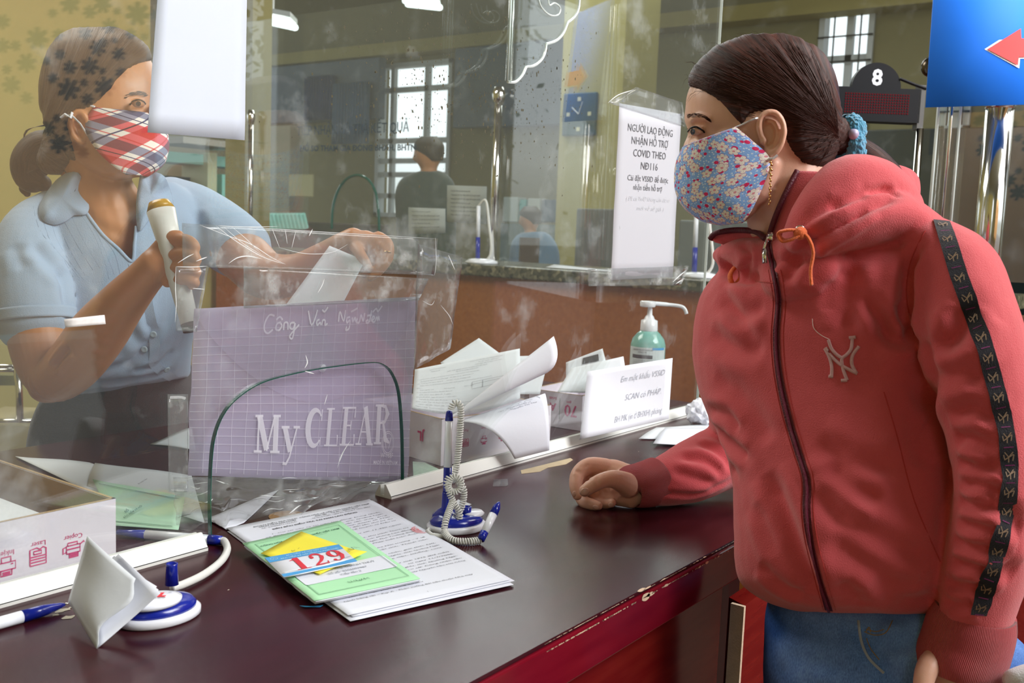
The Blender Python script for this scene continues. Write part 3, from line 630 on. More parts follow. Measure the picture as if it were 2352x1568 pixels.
# --------------------------------------------------------------- tipped pen base at the left with its cord
t = thing('pen_stand', T(366, 1425), 'blue and white pen base with an empty socket, half hidden by the folded paper', 'pen stand')
cb = T(365, 1418); axd = T(430, 1400) - T(305, 1432); pen_base(t, cb, axd, 1.0); u_ = axd.normalized()
MB().lathe([(.022, .018), (.0225, .0215), (.017, .0235), (.006, .0245)], cb - u_ * .004 - V((.004, .004, 0)), n=30, sx=1.2, sy=.95, u=axd).build('logo_disc', m_pwhite, t, True)
sk = T(389, 1370); sk.z = CT; MB().lathe([(.0068, .014), (.0056, .034), (.0060, .036), (.0046, .036), (.0046, .024)], sk + V((.0, -.004, 0)), n=24).build('socket', m_navy, t, True)
o_ = cb - u_ * .004 - V((.004, .004, 0)); Sl = plane_surf(o_ + V((0, 0, .0247)), (.80, -.6, 0), (.6, .8, 0)); mb = MB()
put_text(mb, 'L', Sl, .003, -.003, .010, None, 'L', .08, shear=.3); mb.build('logo_letter', m_red, t)
mb = MB(); put_text(mb, 'H', Sl, -.0075, -.003, .010, None, 'L', .08, shear=.3); mb.build('logo_letter', m_blue, t)
mb = MB(); put_text(mb, 'THIÊN LONG GROUP', Sl, 0, -.008, .0018, .022, 'C', .03); put_text(mb, '®', Sl, .013, .005, .003); mb.build('logo_text', m_ink, t)
cp = [(395, 1350), (425, 1340), (470, 1318), (508, 1288), (522, 1262), (516, 1243), (508, 1241)]
MB().tube([V(p) for p in catmull([tuple(T(x, y, CT + .006)) for x, y in cp], 8)], .0042, 12).build('cord', m_cord, t, True)
# pen behind the opening edge, lettered PH-02
a = T(270, 1222, CT + .006); b = T(512, 1241, CT + .006)
t = thing('desk_pen', (a + b) / 2 - V((0, 0, .006)), 'white and blue corded pen lying under the clear film inside the glass', 'pen')
MB().tube([along(a, b, .0), along(a, b, .28)], [.0035, .0055], 16).build('grip', m_navy, t, True); MB().tube([along(a, b, .27), along(a, b, .88)], [.0056, .0056], 18).build('barrel', m_pwhite, t, True)
MB().tube([along(a, b, .87), along(a, b, .99)], [.0062, .0054], 16).build('rear_cap', m_navy, t, True)
ua = (b - a).normalized(); Sp = plane_surf(a + V((0, 0, .0061)) , ua, V((0, 0, 1)).cross(ua)); mb = MB(); put_text(mb, 'TL PH-02 0.7', Sp, (b - a).length * .62, -.0016, .0030, None, 'L', .02); mb.build('printed_name', m_ink, t)
# pen at the left edge
a = T(-60, 1447, CT + .006); b = T(148, 1388, CT + .006)
t = thing('ballpoint_pen', (a + b) / 2 - V((0, 0, .006)), 'white and blue pen cut by the left frame edge, lying against the track', 'pen')
MB().tube([a, along(a, b, .52)], [.0058, .0058], 18).build('barrel', m_pwhite, t, True); MB().tube([along(a, b, .51), along(a, b, .75), along(a, b, .95), b], [.0060, .0056, .0030, .0018], 18).build('grip', m_navy, t, True)
MB().tube([b, b + (b - a).normalized() * .006], [.0014, .0005], 10).build('metal_tip', m_chrome, t, True)
# --------------------------------------------------------------- folded paper leaning open on the counter
t = thing('folded_paper', T(225, 1490), 'folded white paper standing open in front of the pen base', 'folded paper')
wb = (T(222, 1490) - C0).dot(FF)
def bez(S0, k): return S0
q = lambda x, y, w: P(x, y, w)
FA = dict(tl=q(200, 1231, wb + .055), bl=q(156, 1382, wb + .06), bm=q(222, 1490, wb), tr=q(311, 1328, wb + .03))
def front(u, v):
    left = FA['bl'] * (1 - v) + FA['tl'] * v; right = FA['bm'] * (1 - v) + FA['tr'] * v
    bulge = FF * (-.006 * math.sin(math.pi * u) * math.sin(math.pi * v)) ; rr_ = RR * (.010 * math.sin(math.pi * v) * u * math.sin(2 * math.pi * v) * -1.); return left * (1 - u) + right * u + bulge + rr_
sheet('front_leaf', front, 1, 1, 14, 14, m_white2, t)
for k in range(3):
    tr = q(368 - 4 * k, 1362 - 8 * k, wb + .030 + .008 * k); tl = q(272 - 10 * k, 1272 + 4 * k, wb + .070 + .005 * k); bm = q(224 + k * 1.5, 1488 - k, wb + .002 + k * .002); bl = q(200, 1330, wb + .075)
    def back(u, v, tr=tr, tl=tl, bm=bm, bl=bl): return (bl * (1 - u) + bm * u) * (1 - v) + (tl * (1 - u) + tr * u) * v + FF * (.006 * math.sin(math.pi * v))
    sheet('rear_leaf', back, 1, 1, 10, 10, m_white, t)
# papers by the sleeve and the crumpled ball
def loose(name, corners, mt, label, cat, zs, group=None, n=8, wav=.0015):
    c = [T(x, y, CT + z) for (x, y), z in zip(corners, zs)]
    def S(u, v): p = (c[3] * (1 - u) + c[2] * u) * (1 - v) + (c[0] * (1 - u) + c[1] * u) * v; return p + V((0, 0, wav * math.sin(u * 5 + 1) * math.sin(v * 4)))
    o = sheet(name, S, 1, 1, n, n, mt); setp(o, label, cat, group); return o, S
loose('paper_sheet', [(1508, 980), (1640, 975), (1640, 1010), (1467, 1007)], m_white2, 'grey white sheet on the counter nearest the glass track, under the folded one', 'paper', [.002, .002, .002, .002])
loose('paper_sheet', [(1528, 980), (1655, 985), (1635, 1025), (1500, 1018)], m_white, 'white sheet with a turned up edge beside the red sleeve', 'paper', [.010, .006, .004, .006])
rn = random.Random(4); c = P(1607, 952, (T(1607, 975) - C0).dot(FF)); c.z = CT + .026; vv, ff = [], []
bm = bmesh.new(); bmesh.ops.create_icosphere(bm, subdivisions=4, radius=.026)
for v in bm.verts:
    n_ = v.co.normalized(); f_ = 0
    for k in range(14): d_ = V((math.sin(k * 2.4), math.cos(k * 1.7), math.sin(k * 3.9 + 1))).normalized(); f_ = max(f_, -abs(n_.dot(d_) - .25 * math.sin(k)) * 1.0 + .02)
    v.co = v.co * (1 + .25 * noise.noise(n_ * 3.2) + .16 * abs(noise.noise(n_ * 7)) - .1 * f_ * 6 * .1)
me = bpy.data.meshes.new('crumpled_paper'); bm.transform(Matrix.Translation(c)); bm.to_mesh(me); bm.free(); me.materials.append(m_white)
o = link('crumpled_paper', me); setp(o, 'crumpled ball of white paper at the far end of the glass track', 'paper ball'); md = o.modifiers.new('d', 'DECIMATE'); md.ratio = .35
# ================================================================== things on the glass and on the clerk's side
YB = GY + .014
def Tw(px, w, z=CT):
    """photo row where the plane z is met at depth w, as a world point"""
    lo, hi = 560., 3000.
    for _ in range(40):
        m_ = (lo + hi) / 2; p = onp(px, m_, 2, z); d = (p - C0).dot(FF)
        if d > w or d < 0: lo = m_
        else: hi = m_
    return onp(px, lo, 2, z)
def GS(A, B, C_, D_, y=GY): return [G(*q, y) for q in (A, B, C_, D_)]
def gsheet(name, cs, y, mt, parent=None, n=8, wav=0., th=.0003, sd=0, lean=0.):
    c = GS(*cs, y)
    def S(u, v): p = (c[3] * (1 - u) + c[2] * u) * (1 - v) + (c[0] * (1 - u) + c[1] * u) * v; return p + V((0, wav * noise.noise(V((u * 4 + sd, v * 4, sd))) + lean * (1 - v), 0))
    return sheet(name, S, 1, 1, n, n, mt, parent, th), S, c
# translucent envelope folder hanging inside the opening
def vinyl(name, col, a):
    m = bpy.data.materials.new(name); m.use_nodes = True; N = m.node_tree.nodes; L = m.node_tree.links; N.clear(); out = N.new('ShaderNodeOutputMaterial')
    tr = N.new('ShaderNodeBsdfTransparent'); df = N.new('ShaderNodeBsdfPrincipled'); df.inputs['Base Color'].default_value = (*col, 1); df.inputs['Roughness'].default_value = .3
    tl = N.new('ShaderNodeBsdfTranslucent'); tl.inputs[0].default_value = (*col, 1); a1 = N.new('ShaderNodeMixShader'); L.new(df.outputs[0], a1.inputs[1]); L.new(tl.outputs[0], a1.inputs[2])
    mx = N.new('ShaderNodeMixShader'); mx.inputs[0].default_value = a; L.new(tr.outputs[0], mx.inputs[1]); L.new(a1.outputs[0], mx.inputs[2]); L.new(mx.outputs[0], out.inputs[0]); return m
m_vin = vinyl('milky lavender vinyl', (.62, .57, .74), .36); m_vin2 = vinyl('vinyl flap', (.66, .60, .78), .26); m_vprint = vinyl('white print on vinyl', (.93, .92, .97), .75); m_vgrid = vinyl('faint grid print', (.85, .84, .92), .62)
t = thing('document_folder', G(700, 1090, YB), 'translucent lavender button folder with a white grid, hung behind the arched opening', 'folder')
FC = [(446, 709), (959, 681), (934, 1108), (432, 1092)]
_, FS, fc = gsheet('back_sheet', FC, YB + .004, m_vin, t, 16, .006)
o, FS, fc = gsheet('front_sheet', FC, YB, m_vin, t, 16, .004)
FW, FH = (fc[1] - fc[0]).length, (fc[0] - fc[3]).length
Fm = lambda u, v: FS(u / FW, v / FH) + V((0, -.0012, 0)); Fm2 = lambda u, v: FS(u / FW, v / FH) + V((0, -.0018, 0))
mb = MB(); ng = 19
for i in range(1, ng): strokes(mb, Fm, [[(FW * i / ng, FH * .02 + FH * .96 * k / 12) for k in range(13)]], .0006)
for j in range(1, 19): strokes(mb, Fm, [[(FW * k / 12, FH * .82 * j / 17) for k in range(13)]], .0006)
mb.build('grid_lines', m_vgrid, t)
mb = MB(); fl = [(FW * k / 24, FH * (.97 - .53 * math.sin(math.pi * k / 24) ** .8)) for k in range(25)]
mb.add([Fm(u, v) + V((0, -.001, 0)) for u, v in fl] + [Fm(u, FH) + V((0, -.001, 0)) for u, v in fl], [(i, i + 1, 26 + i, 25 + i) for i in range(24)]); fo = mb.build('flap', m_vin2, t)
mb = MB(); mb.lathe([(.0055, -.002), (.0055, .002), (.003, .0035)], Fm(FW * .53, FH * .63), (0, -1, 0), 18); mb.build('snap_button', m_vprint, t)
mb = MB(); Fc = lambda u, v: FS(u / FW, v / FH) + V((0, -.0022, 0))
def ser(mb, S, ch, x, y, w, h):
    st = lambda pts, ww: fat(mb, S, [(x + a * w, y + b * h) for a, b in pts], [q * w for q in ww] if isinstance(ww, list) else ww * w)
    bar = lambda a, b, yy, k=.07: st([(a, yy), (b, yy)], k)
    if ch == 'M':
        st([(.14, .03), (.14, .97)], .06); st([(.82, .03), (.82, .97)], .2); st([(.16, .97), (.48, .08)], .2); st([(.48, .05), (.76, .97)], .06); bar(0, .3, .03); bar(.62, 1, .03); bar(0, .3, .97); bar(.7, 1, .97)
    if ch == 'y': st([(.18, .68), (.50, .04)], .24); st([(.84, .68), (.48, -.10), (.30, -.28), (.12, -.26)], [.07, .08, .10, .12]); bar(0, .42, .68, .09); bar(.64, 1, .68, .09)
    if ch == 'C': st(ell(.52, .5, .40, .46, 42, 318, 22), [.06 + .24 * abs(math.sin(math.pi * i / 22)) ** 1.3 for i in range(23)]); st([(.86, .68), (.86, .98)], .05); st([(.86, .06), (.86, .26)], .04)
    if ch in 'LE': st([(.26, .02), (.26, .98)], .24); bar(.02, .55, .97); bar(.02, .9, .03); st([(.92, .02), (.92, .30)], [.03, .08])
    if ch == 'E': bar(.3, .9, .97); st([(.88, .98), (.88, .72)], [.03, .08]); bar(.3, .66, .52, .06); st([(.66, .40), (.66, .64)], .05)
    if ch == 'A': st([(.16, .03), (.48, .97)], .06); st([(.46, .97), (.80, .03)], .24); bar(0, .32, .03); bar(.6, 1, .03); bar(.28, .62, .34, .05)
    if ch == 'R': st([(.24, .03), (.24, .97)], .24); bar(.02, .46, .03); bar(.02, .5, .97); st([(.3, .97), (.62, .94), (.78, .76), (.62, .56), (.3, .53)], [.06, .12, .24, .12, .06]); st([(.54, .54), (.72, .12), (.98, .04)], [.10, .22, .06])
LH = .043
for ch, u, v, w in [('M', .242, .150, .105), ('y', .352, .150, .082), ('C', .462, .185, .082), ('L', .552, .190, .070), ('E', .628, .195, .076), ('A', .706, .200, .086), ('R', .796, .207, .088)]: ser(mb, Fc, ch, FW * u, FH * v, FW * w, LH)
cx_, cy_ = FW * .875, FH * .215
for r in (.0125, .0105): strokes(mb, Fc, [[(cx_ + r * math.cos(a), cy_ + r * math.sin(a)) for a in [i * math.pi / 12 for i in range(25)]]], .0009)
strokes(mb, Fc, [[(cx_ - .007, cy_ + .005), (cx_ - .004, cy_ - .006), (cx_ - .001, cy_ + .004), (cx_ + .002, cy_ - .006), (cx_ + .006, cy_ + .006)]], .0016)
put_text(mb, 'W-168F', Fc, cx_ - .001, FH * .135, .0055, .026, 'C', .01); put_text(mb, 'MADE IN VIETNAM', Fc, cx_ - .003, FH * .098, .0042, .05, 'C', .01)
mb.build('printed_name', m_vprint, t)
# handwriting: Công Văn Người đến
mb = MB(); h_ = lambda pts: [(FW * (x - 446) / 514, FH * (1 - (y - (709 - 28 * (x - 446) / 514)) / 400)) for x, y in pts]
hw = [[(602, 726), (592, 724), (584, 740), (583, 758), (590, 766), (600, 757)], [(616, 740), (608, 744), (606, 756), (613, 758), (618, 748), (614, 741)], [(606, 735), (613, 728), (619, 735)], [(622, 758), (623, 742), (630, 742), (631, 757)], [(645, 741), (637, 742), (635, 752), (642, 755), (646, 742), (642, 776), (636, 770), (655, 745)],
      [(675, 714), (684, 746), (697, 712)], [(702, 733), (696, 737), (697, 746), (704, 740), (705, 746)], [(708, 746), (710, 735), (716, 736), (716, 746), (722, 742)], [(708, 712), (714, 716), (722, 706)],
      [(749, 738), (752, 716), (762, 736), (766, 712)], [(778, 727), (770, 730), (771, 740), (778, 734), (776, 752), (768, 756), (770, 748)], [(784, 728), (785, 738), (791, 728), (792, 737)], [(797, 730), (794, 738), (802, 738), (806, 722), (812, 736), (815, 718)], [(780, 716), (796, 708)],
      [(826, 733), (820, 735), (822, 740), (829, 734), (833, 712), (829, 738)], [(836, 734), (842, 728), (838, 725), (834, 734), (842, 737), (848, 726), (850, 734), (853, 725), (855, 734)], [(836, 716), (845, 708), (850, 714), (860, 702)], [(822, 724), (834, 722)]]
strokes(mb, Fc, [catmull(h_(l), 4) for l in hw], .0021); mb.build('handwriting', m_vprint, t)
# crumpled film and torn packing tape round the folder, as one loose film below it
t = thing('clear_film', G(560, 1190, GY + .03), 'crinkled clear film draped below the lavender folder', 'film')
pt = [(398, 1030), (932, 1075), (932, 1112), (700, 1125), (630, 1150), (520, 1212), (420, 1206)]
def filmS(u, v):
    top = G(398 + 534 * u, 1096 - 2 * u, YB - .006); bx = 405 + 528 * u; by = 1214 - 40 * u if u < .22 else 1205 - (u - .22) / .78 * 95 - 14 * math.sin(u * 9); bot = T(bx, by, CT + .004)
    p = bot * (1 - v) + top * v; return p + V((0, .012 * noise.noise(V((u * 9, v * 5, 1))) * (1 - v), .010 * noise.noise(V((u * 11, v * 6, 4))) * (1.1 - v)))
sheet('film', filmS, 1, 1, 60, 24, m_tape, t, .0002)
mb = MB(); rn = random.Random(12)
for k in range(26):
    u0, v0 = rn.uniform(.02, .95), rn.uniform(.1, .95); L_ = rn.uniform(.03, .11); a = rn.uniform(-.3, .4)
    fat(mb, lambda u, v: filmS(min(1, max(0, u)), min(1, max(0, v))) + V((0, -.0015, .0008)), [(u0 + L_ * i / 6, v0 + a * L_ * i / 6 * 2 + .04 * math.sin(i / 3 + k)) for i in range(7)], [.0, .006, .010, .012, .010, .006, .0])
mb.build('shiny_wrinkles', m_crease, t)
def tape(cs, label, y=GY - .0036, wav=.0008, sd=1, mt=None):
    o, S, c = gsheet('clear_tape', cs, y, mt or m_tape, None, 8, wav, .0002, sd); return setp(o, label, 'tape', 'clear tape stuck on the glass'), S
tape([(418, 512), (1006, 548), (998, 632), (420, 612)], 'long horizontal band of clear tape across the glass above the folder')
tape([(560, 612), (985, 640), (962, 690), (560, 708)], 'clear tape strip along the folder top edge', GY - .0030, sd=2)
tape([(405, 612), (480, 612), (452, 762), (404, 760)], 'short vertical clear tape left of the folder, over the clerk hand', GY - .0042, sd=3)
tape([(960, 560), (1062, 590), (1035, 800), (950, 850)], 'crinkled clear tape patch right of the folder', GY - .0048, .003, sd=4)
tape([(1396, 236), (1462, 200), (1568, 236), (1574, 292)], 'clear tape holding the top of the printed notice', GY - .0048, .002, sd=5)
tape([(1350, 618), (1582, 610), (1566, 655), (1352, 657)], 'clear tape holding the bottom of the printed notice', GY - .0048, .003, sd=6)
tape([(385, 905), (432, 905), (432, 1130), (388, 1130)], 'vertical clear tape along the folder left side', GY - .0042, .001, sd=8)
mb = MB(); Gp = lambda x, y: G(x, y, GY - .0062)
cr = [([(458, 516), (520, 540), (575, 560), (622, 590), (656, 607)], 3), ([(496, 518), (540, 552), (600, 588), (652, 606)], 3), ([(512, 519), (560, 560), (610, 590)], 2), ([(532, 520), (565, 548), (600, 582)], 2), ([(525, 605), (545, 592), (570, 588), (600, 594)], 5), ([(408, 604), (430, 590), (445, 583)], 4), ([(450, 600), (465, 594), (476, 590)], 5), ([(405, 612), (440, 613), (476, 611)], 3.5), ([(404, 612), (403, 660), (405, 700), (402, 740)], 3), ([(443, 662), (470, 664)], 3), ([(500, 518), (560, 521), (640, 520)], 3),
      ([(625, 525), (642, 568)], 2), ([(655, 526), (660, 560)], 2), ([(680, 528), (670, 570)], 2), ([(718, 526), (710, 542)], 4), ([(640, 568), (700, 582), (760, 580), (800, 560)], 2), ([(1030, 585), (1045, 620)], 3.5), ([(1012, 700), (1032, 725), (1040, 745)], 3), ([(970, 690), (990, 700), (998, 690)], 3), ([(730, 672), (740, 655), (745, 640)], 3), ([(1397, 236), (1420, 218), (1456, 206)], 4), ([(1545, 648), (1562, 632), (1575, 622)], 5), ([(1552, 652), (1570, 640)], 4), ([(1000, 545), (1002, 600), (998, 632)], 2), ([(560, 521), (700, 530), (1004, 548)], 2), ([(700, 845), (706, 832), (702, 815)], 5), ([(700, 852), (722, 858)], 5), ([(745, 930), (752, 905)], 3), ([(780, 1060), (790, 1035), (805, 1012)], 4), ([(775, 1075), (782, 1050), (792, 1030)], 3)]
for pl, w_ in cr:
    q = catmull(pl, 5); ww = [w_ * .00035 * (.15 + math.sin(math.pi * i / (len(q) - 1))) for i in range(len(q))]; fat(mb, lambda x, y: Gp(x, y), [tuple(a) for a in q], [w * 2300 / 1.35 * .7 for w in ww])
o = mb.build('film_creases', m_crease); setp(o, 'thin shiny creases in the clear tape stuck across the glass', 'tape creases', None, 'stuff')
o, _, _ = gsheet('label_scrap', [(147, 733), (240, 723), (243, 744), (151, 752)], GY - .0034, mat('soiled white label', (.82, .78, .76), .6, var=.15, vscale=200), None, 3, .001); setp(o, 'small soiled white label scrap stuck on the glass before the clerk forearm', 'label scrap')
# large blank sheet and the printed notice
m_thin = mat('thin backlit paper', (.90, .93, 1.0), .5); N_, L_, b_ = nodes(m_thin); tl = N_.new('ShaderNodeBsdfTranslucent'); tl.inputs[0].default_value = (.86, .90, 1.0, 1); mx = N_.new('ShaderNodeMixShader'); mx.inputs[0].default_value = .55; L_.new(b_.outputs[0], mx.inputs[1]); L_.new(tl.outputs[0], mx.inputs[2]); L_.new(mx.outputs[0], N_['Material Output'].inputs[0])
o, _, _ = gsheet('blank_sheet', [(366, -60), (568, -60), (562, 322), (339, 304)], GY - .0034, m_thin, None, 8, .001); setp(o, 'large blank white sheet taped on the glass beside the clerk face', 'paper sheet')
o, NS, nc = gsheet('printed_notice', [(1423, 237), (1565, 262), (1545, 636), (1403, 643)], GY - .0036, mat('notice paper', (.52, .52, .56), .6), None, 10, .0015); setp(o, 'tall white notice with black capitals taped on the glass facing the customer', 'notice')
NW_, NH_ = (nc[1] - nc[0]).length, (nc[0] - nc[3]).length; Nm = lambda u, v: NS(u / NW_, v / NH_) + V((0, -.0006, 0)); mb = MB()
for s, vy, hh, ww in [('NGƯỜI LAO ĐỘNG', .855, .044, .73), ('NHẬN HỖ TRỢ', .785, .044, .60), ('COVID THEO', .715, .044, .53), ('NĐ116', .645, .044, .28), ('Cài đặt VSSID để được', .575, .034, .66), ('nhận tiền hỗ trợ', .523, .034, .47)]:
    put_text(mb, s, Nm, NW_ * .5, NH_ * vy, hh * NH_, NW_ * ww, 'C', 0)
mb.build('notice_lettering', mat('grey black toner', (.10, .10, .11), .6), o)
mb = MB(); put_text(mb, '( Đã cài VssID không cần chỉ tờ', Nm, NW_ * .52, NH_ * .46, .009, NW_ * .72, 'C', -.015, shear=.3); put_text(mb, 'mời về sẽ gửi )', Nm, NW_ * .55, NH_ * .405, .009, NW_ * .45, 'C', -.015, shear=.3); mb.build('pencil_note', mat('faint pencil', (.52, .53, .56), .7), o)
# scalloped acrylic board in front of the glass
yA = GY - .06
ol = [(1166, 188), (1184, 188), (1200, 172), (1209, 153), (1226, 151), (1243, 138), (1252, 120), (1255, 101), (1278, 93), (1294, 76), (1304, 52), (1321, 37), (1330, 14), (1332, -40), (1172, -40)]
cus = [3, 7, 10]; pts = [G(*p, yA) for p in ol]
t = thing('acrylic_panel', pts[0], 'clear acrylic board with a scalloped lower edge hanging in front of the glass, top centre', 'acrylic panel')
plate('acrylic_sheet', [(p.x, p.z) for p in pts], yA - .0025, yA + .0025, m_acry, t)
mb = MB(); q = [ol[:4], ol[3:8], ol[7:11], ol[10:14]]; 
for seg in q: mb.tube([G(a[0], a[1], yA) for a in catmull(seg, 5)], .0022, 6)
mb.build('scalloped_edge', m_bright_edge, t); MB().tube([G(1168, 186, yA), G(1178, -40, yA)], .0052, 12).build('edge_rod', m_acry, t, True); MB().tube([G(1166, 186, yA), G(1176, -40, yA)], .0014, 8).tube([G(1171, 186, yA), G(1182, -40, yA)], .0010, 8).build('bright_edge_line', m_bright_edge, t, True)
sc = [(1236, -10), (1243, 15), (1262, 34), (1282, 34), (1287, 18), (1274, 7), (1262, 12), (1259, -6)]; MB().tube([G(a[0], a[1], yA - .002) for a in catmull(sc, 5)], .0013, 6).build('scroll_cutout', m_bright_edge, t)
# --------------------------------------------------------------- cartons
mdl = mat('corrugated edge', (.40, .27, .13), .8, bump=.8, bscale=700)
def carton(name, o, ax, ay, L_, W_, H_, label, inside=m_kraft, th=.004, open_=True):
    """open carton: o bottom corner nearest the camera, ax along the front, ay going back"""
    t = thing(name, (o + ax * L_ / 2 + ay * W_ / 2), label, 'carton'); Z = V((0, 0, 1)); mi = []
    mb = MB(); mb.obox(o, ax * L_, ay * th, Z * H_); mb.obox(o + ay * (W_ - th), ax * L_, ay * th, Z * H_); mb.obox(o + ay * th, ax * th, ay * (W_ - 2 * th), Z * H_); mb.obox(o + ay * th + ax * (L_ - th), ax * th, ay * (W_ - 2 * th), Z * H_); mb.obox(o + ax * th + ay * th, ax * (L_ - 2 * th), ay * (W_ - 2 * th), Z * th); mb.build('wall_panels', m_card, t)
    e = .0006; i_ = MB(); o2 = o + ax * (th + e * 0) + ay * th
    i_.obox(o2 + ax * .0, ax * (L_ - 2 * th), ay * e, Z * (H_ - .001)); i_.obox(o2 + ay * (W_ - 2 * th - e), ax * (L_ - 2 * th), ay * e, Z * (H_ - .001)); i_.obox(o2, ax * e, ay * (W_ - 2 * th), Z * (H_ - .001)); i_.obox(o2 + ax * (L_ - 2 * th - e), ax * e, ay * (W_ - 2 * th), Z * (H_ - .001)); i_.build('kraft_lining', inside, t)
    r = MB(); hh = Z * (H_ + .0002)
    for a, b, c in [(o, ax * L_, ay * th), (o + ay * (W_ - th), ax * L_, ay * th), (o, ax * th, ay * W_), (o + ax * (L_ - th), ax * th, ay * W_)]: r.obox(a + hh, b, c, Z * .0004)
    r.build('cut_rim', mdl, t); return t
bl = T(268, 1314, CT + .001); X1, Y1 = V((1, 0, 0)), V((0, 1, 0)); zc = onp(265, 1146, 1, GY + .03).z; x1 = onp(266, 1200, 1, GY + .03).x; H_ = zc - CT
OC = V((x1 - .46, GY + .03, CT + .0006)); t = carton('open_carton', OC, X1, Y1, .46, .34, H_, 'open white copier paper carton with brown inside, cut by the left frame edge')
CF = lambda u, v: V((OC.x + u, OC.y - .0006, CT + v)); mb = MB()
def icon(mb, S, u, v, s, kind, w=.0014):
    L2 = {'copier': [[(-.5, -.2), (.5, -.2), (.5, .35), (-.5, .35), (-.5, -.2)], [(-.4, .35), (-.4, .55), (.3, .55), (.3, .35)], [(-.5, .1), (.5, .1)], [(-.3, -.2), (-.3, -.5), (.35, -.5), (.35, -.2)], [(-.25, -.3), (.3, -.3)], [(-.25, -.4), (.3, -.4)], [(.5, .3), (.8, .5), (.8, .38)], [(-.5, -.05), (-.75, -.15), (-.75, .25), (-.5, .3)]],
          'laser': [[(-.55, -.5), (.5, -.5), (.5, .5), (.3, .6), (.1, .48), (-.1, .6), (-.55, .55), (-.55, -.5)], [(-.5, -.3), (.45, -.3)], [(-.5, -.12), (.45, -.12)], [(-.5, .05), (.45, .05)], [(-.3, .2), (.2, .2), (.2, .4), (-.3, .4), (-.3, .2)]],
          'inkjet': [[(-.6, -.25), (.6, -.25), (.6, .25), (-.6, .25), (-.6, -.25)], [(-.35, -.25), (-.35, -.6), (.35, -.6), (.35, -.25)], [(-.3, .25), (-.3, .6), (.3, .6), (.3, .25)], [(-.25, -.4), (.25, -.4)], [(-.25, -.5), (.25, -.5)], [(.3, .1), (.45, .1)]]}[kind]
    strokes(mb, S, [[(u + x * s, v + y * s) for x, y in l] for l in L2], w)
def onbox(px, py): p = onp(px, py, 1, OC.y); return p.x - OC.x, p.z - CT
for px, py, kd, s, tx in [(168, 1262, 'copier', .0155, 'Copier'), (88, 1278, 'laser', .0165, 'Laser'), (14, 1300, 'inkjet', .016, 'Inkjet')]:
    u, v = onbox(px, py); icon(mb, CF, u, v, s, kd); u2, v2 = onbox(px, py - 31); put_text(mb, tx, CF, u2, v2 + .002, .0055, None, 'C', .0, flip=True)
mb.build('printed_icons', m_magenta, t)
pc = thing('carton_papers', V((x1 - .2, GY + .2, CT + .02)), 'grey white papers stacked inside the open carton', 'papers'); MB().box((x1 - .44, GY + .045, CT + .006), (x1 - .03, GY + .35, CT + H_ * .55)).build('paper_block', m_white2, pc)
# papers and booklet lying inside, left
loose('paper_sheet', [(35, 1046), (205, 1062), (420, 1130), (260, 1160)], m_white2, 'printed white sheet on the clerk side, beyond the open carton', 'paper', [.003, .003, .003, .003])
o, S_a = loose('paper_sheet', [(218, 1061), (440, 1092), (470, 1200), (200, 1115)], m_white2, 'grey white sheet with a typed heading under the second green booklet', 'paper', [.005] * 4)
mb = MB(); put_text(mb, 'ỆN ĐẠI TÂN', plane_surf(T(318, 1112, CT + .0075), T(345, 1096, 0) - T(318, 1112, 0), (T(300, 1095, 0) - T(318, 1112, 0)), 0), 0, 0, .0045, .03, 'L', .02); mb.build('typed_heading', m_ink, o)
o, S_b = loose('green_booklet', [(212, 1098), (425, 1142), (410, 1216), (262, 1206)], mat('pale mint cover', (.48, .76, .54), .5), 'second mint green booklet lying inside the glass beside the open carton', 'booklet', [.010] * 4)
mb = MB(); Sb = lambda u, v: S_b(u, v) + V((0, 0, .0012)); strokes(mb, Sb, [[(.05, .88), (.95, .88)], [(.05, .06), (.9, .06)]], .012); o2 = plane_surf(T(285, 1190, CT + .0125), T(345, 1150, 0) - T(285, 1190, 0), T(255, 1160, 0) - T(285, 1190, 0), 0)
put_text(mb, 'BẢO HIỂM XÃ HỘI', o2, 0, 0, .006, .055, 'L', .02); put_text(mb, 'SỔ', o2, .012, .014, .007, None, 'L', .02); mb.build('cover_print', m_greenink, o)
loose('paper_sheet', [(345, 1018), (440, 980), (450, 1034), (438, 1032)], m_white2, 'pointed corner of a white sheet behind the folder left edge', 'paper', [.003] * 4)
loose('paper_sheet', [(470, 1190), (640, 1125), (560, 1200), (520, 1216)], m_white, 'white sheet poking out under the clear film at the opening', 'paper', [.0015] * 4)
# right cartons
o1 = T(1012, 1070, CT + .0006); ax = (T(1262, 1027, CT + .0006) - o1); L1 = ax.length; ax.normalize(); ay = V((-ax.y, ax.x, 0)); zc = 0
for _ in range(1):
    r0 = ray(1022, 962); tt = ((o1 - C0).dot(FF)) / FPX; zc = (C0 + r0 * tt).z
t = carton('paper_carton', o1 + V((0, 0, 0)), ax, ay, L1, .22, zc - CT, 'white copier paper carton beneath the pile of typed documents', m_card)
Cf = lambda u, v: o1 + ax * u + V((0, 0, v)) - ay * .0007; mb = MB(); H2 = zc - CT
for k, (u, kd, tx) in enumerate([(.052, 'laser', 'Fax'), (.092, 'inkjet', 'Inkjet'), (.135, 'copier', 'Copier')]): icon(mb, Cf, u, H2 * .42, .0115, kd, .0012); put_text(mb, tx, Cf, u, H2 * .72, .0045, None, 'C', 0, flip=True)
Cl = lambda u, v: o1 + ay * (u) + V((0, 0, v)) - ax * .0007; put_text(mb, 'JL', lambda u, v: Cl(-u, v), -.045, H2 * .62, .016, None, 'L', .03, flip=True); mb.build('printed_icons', m_magenta, t)
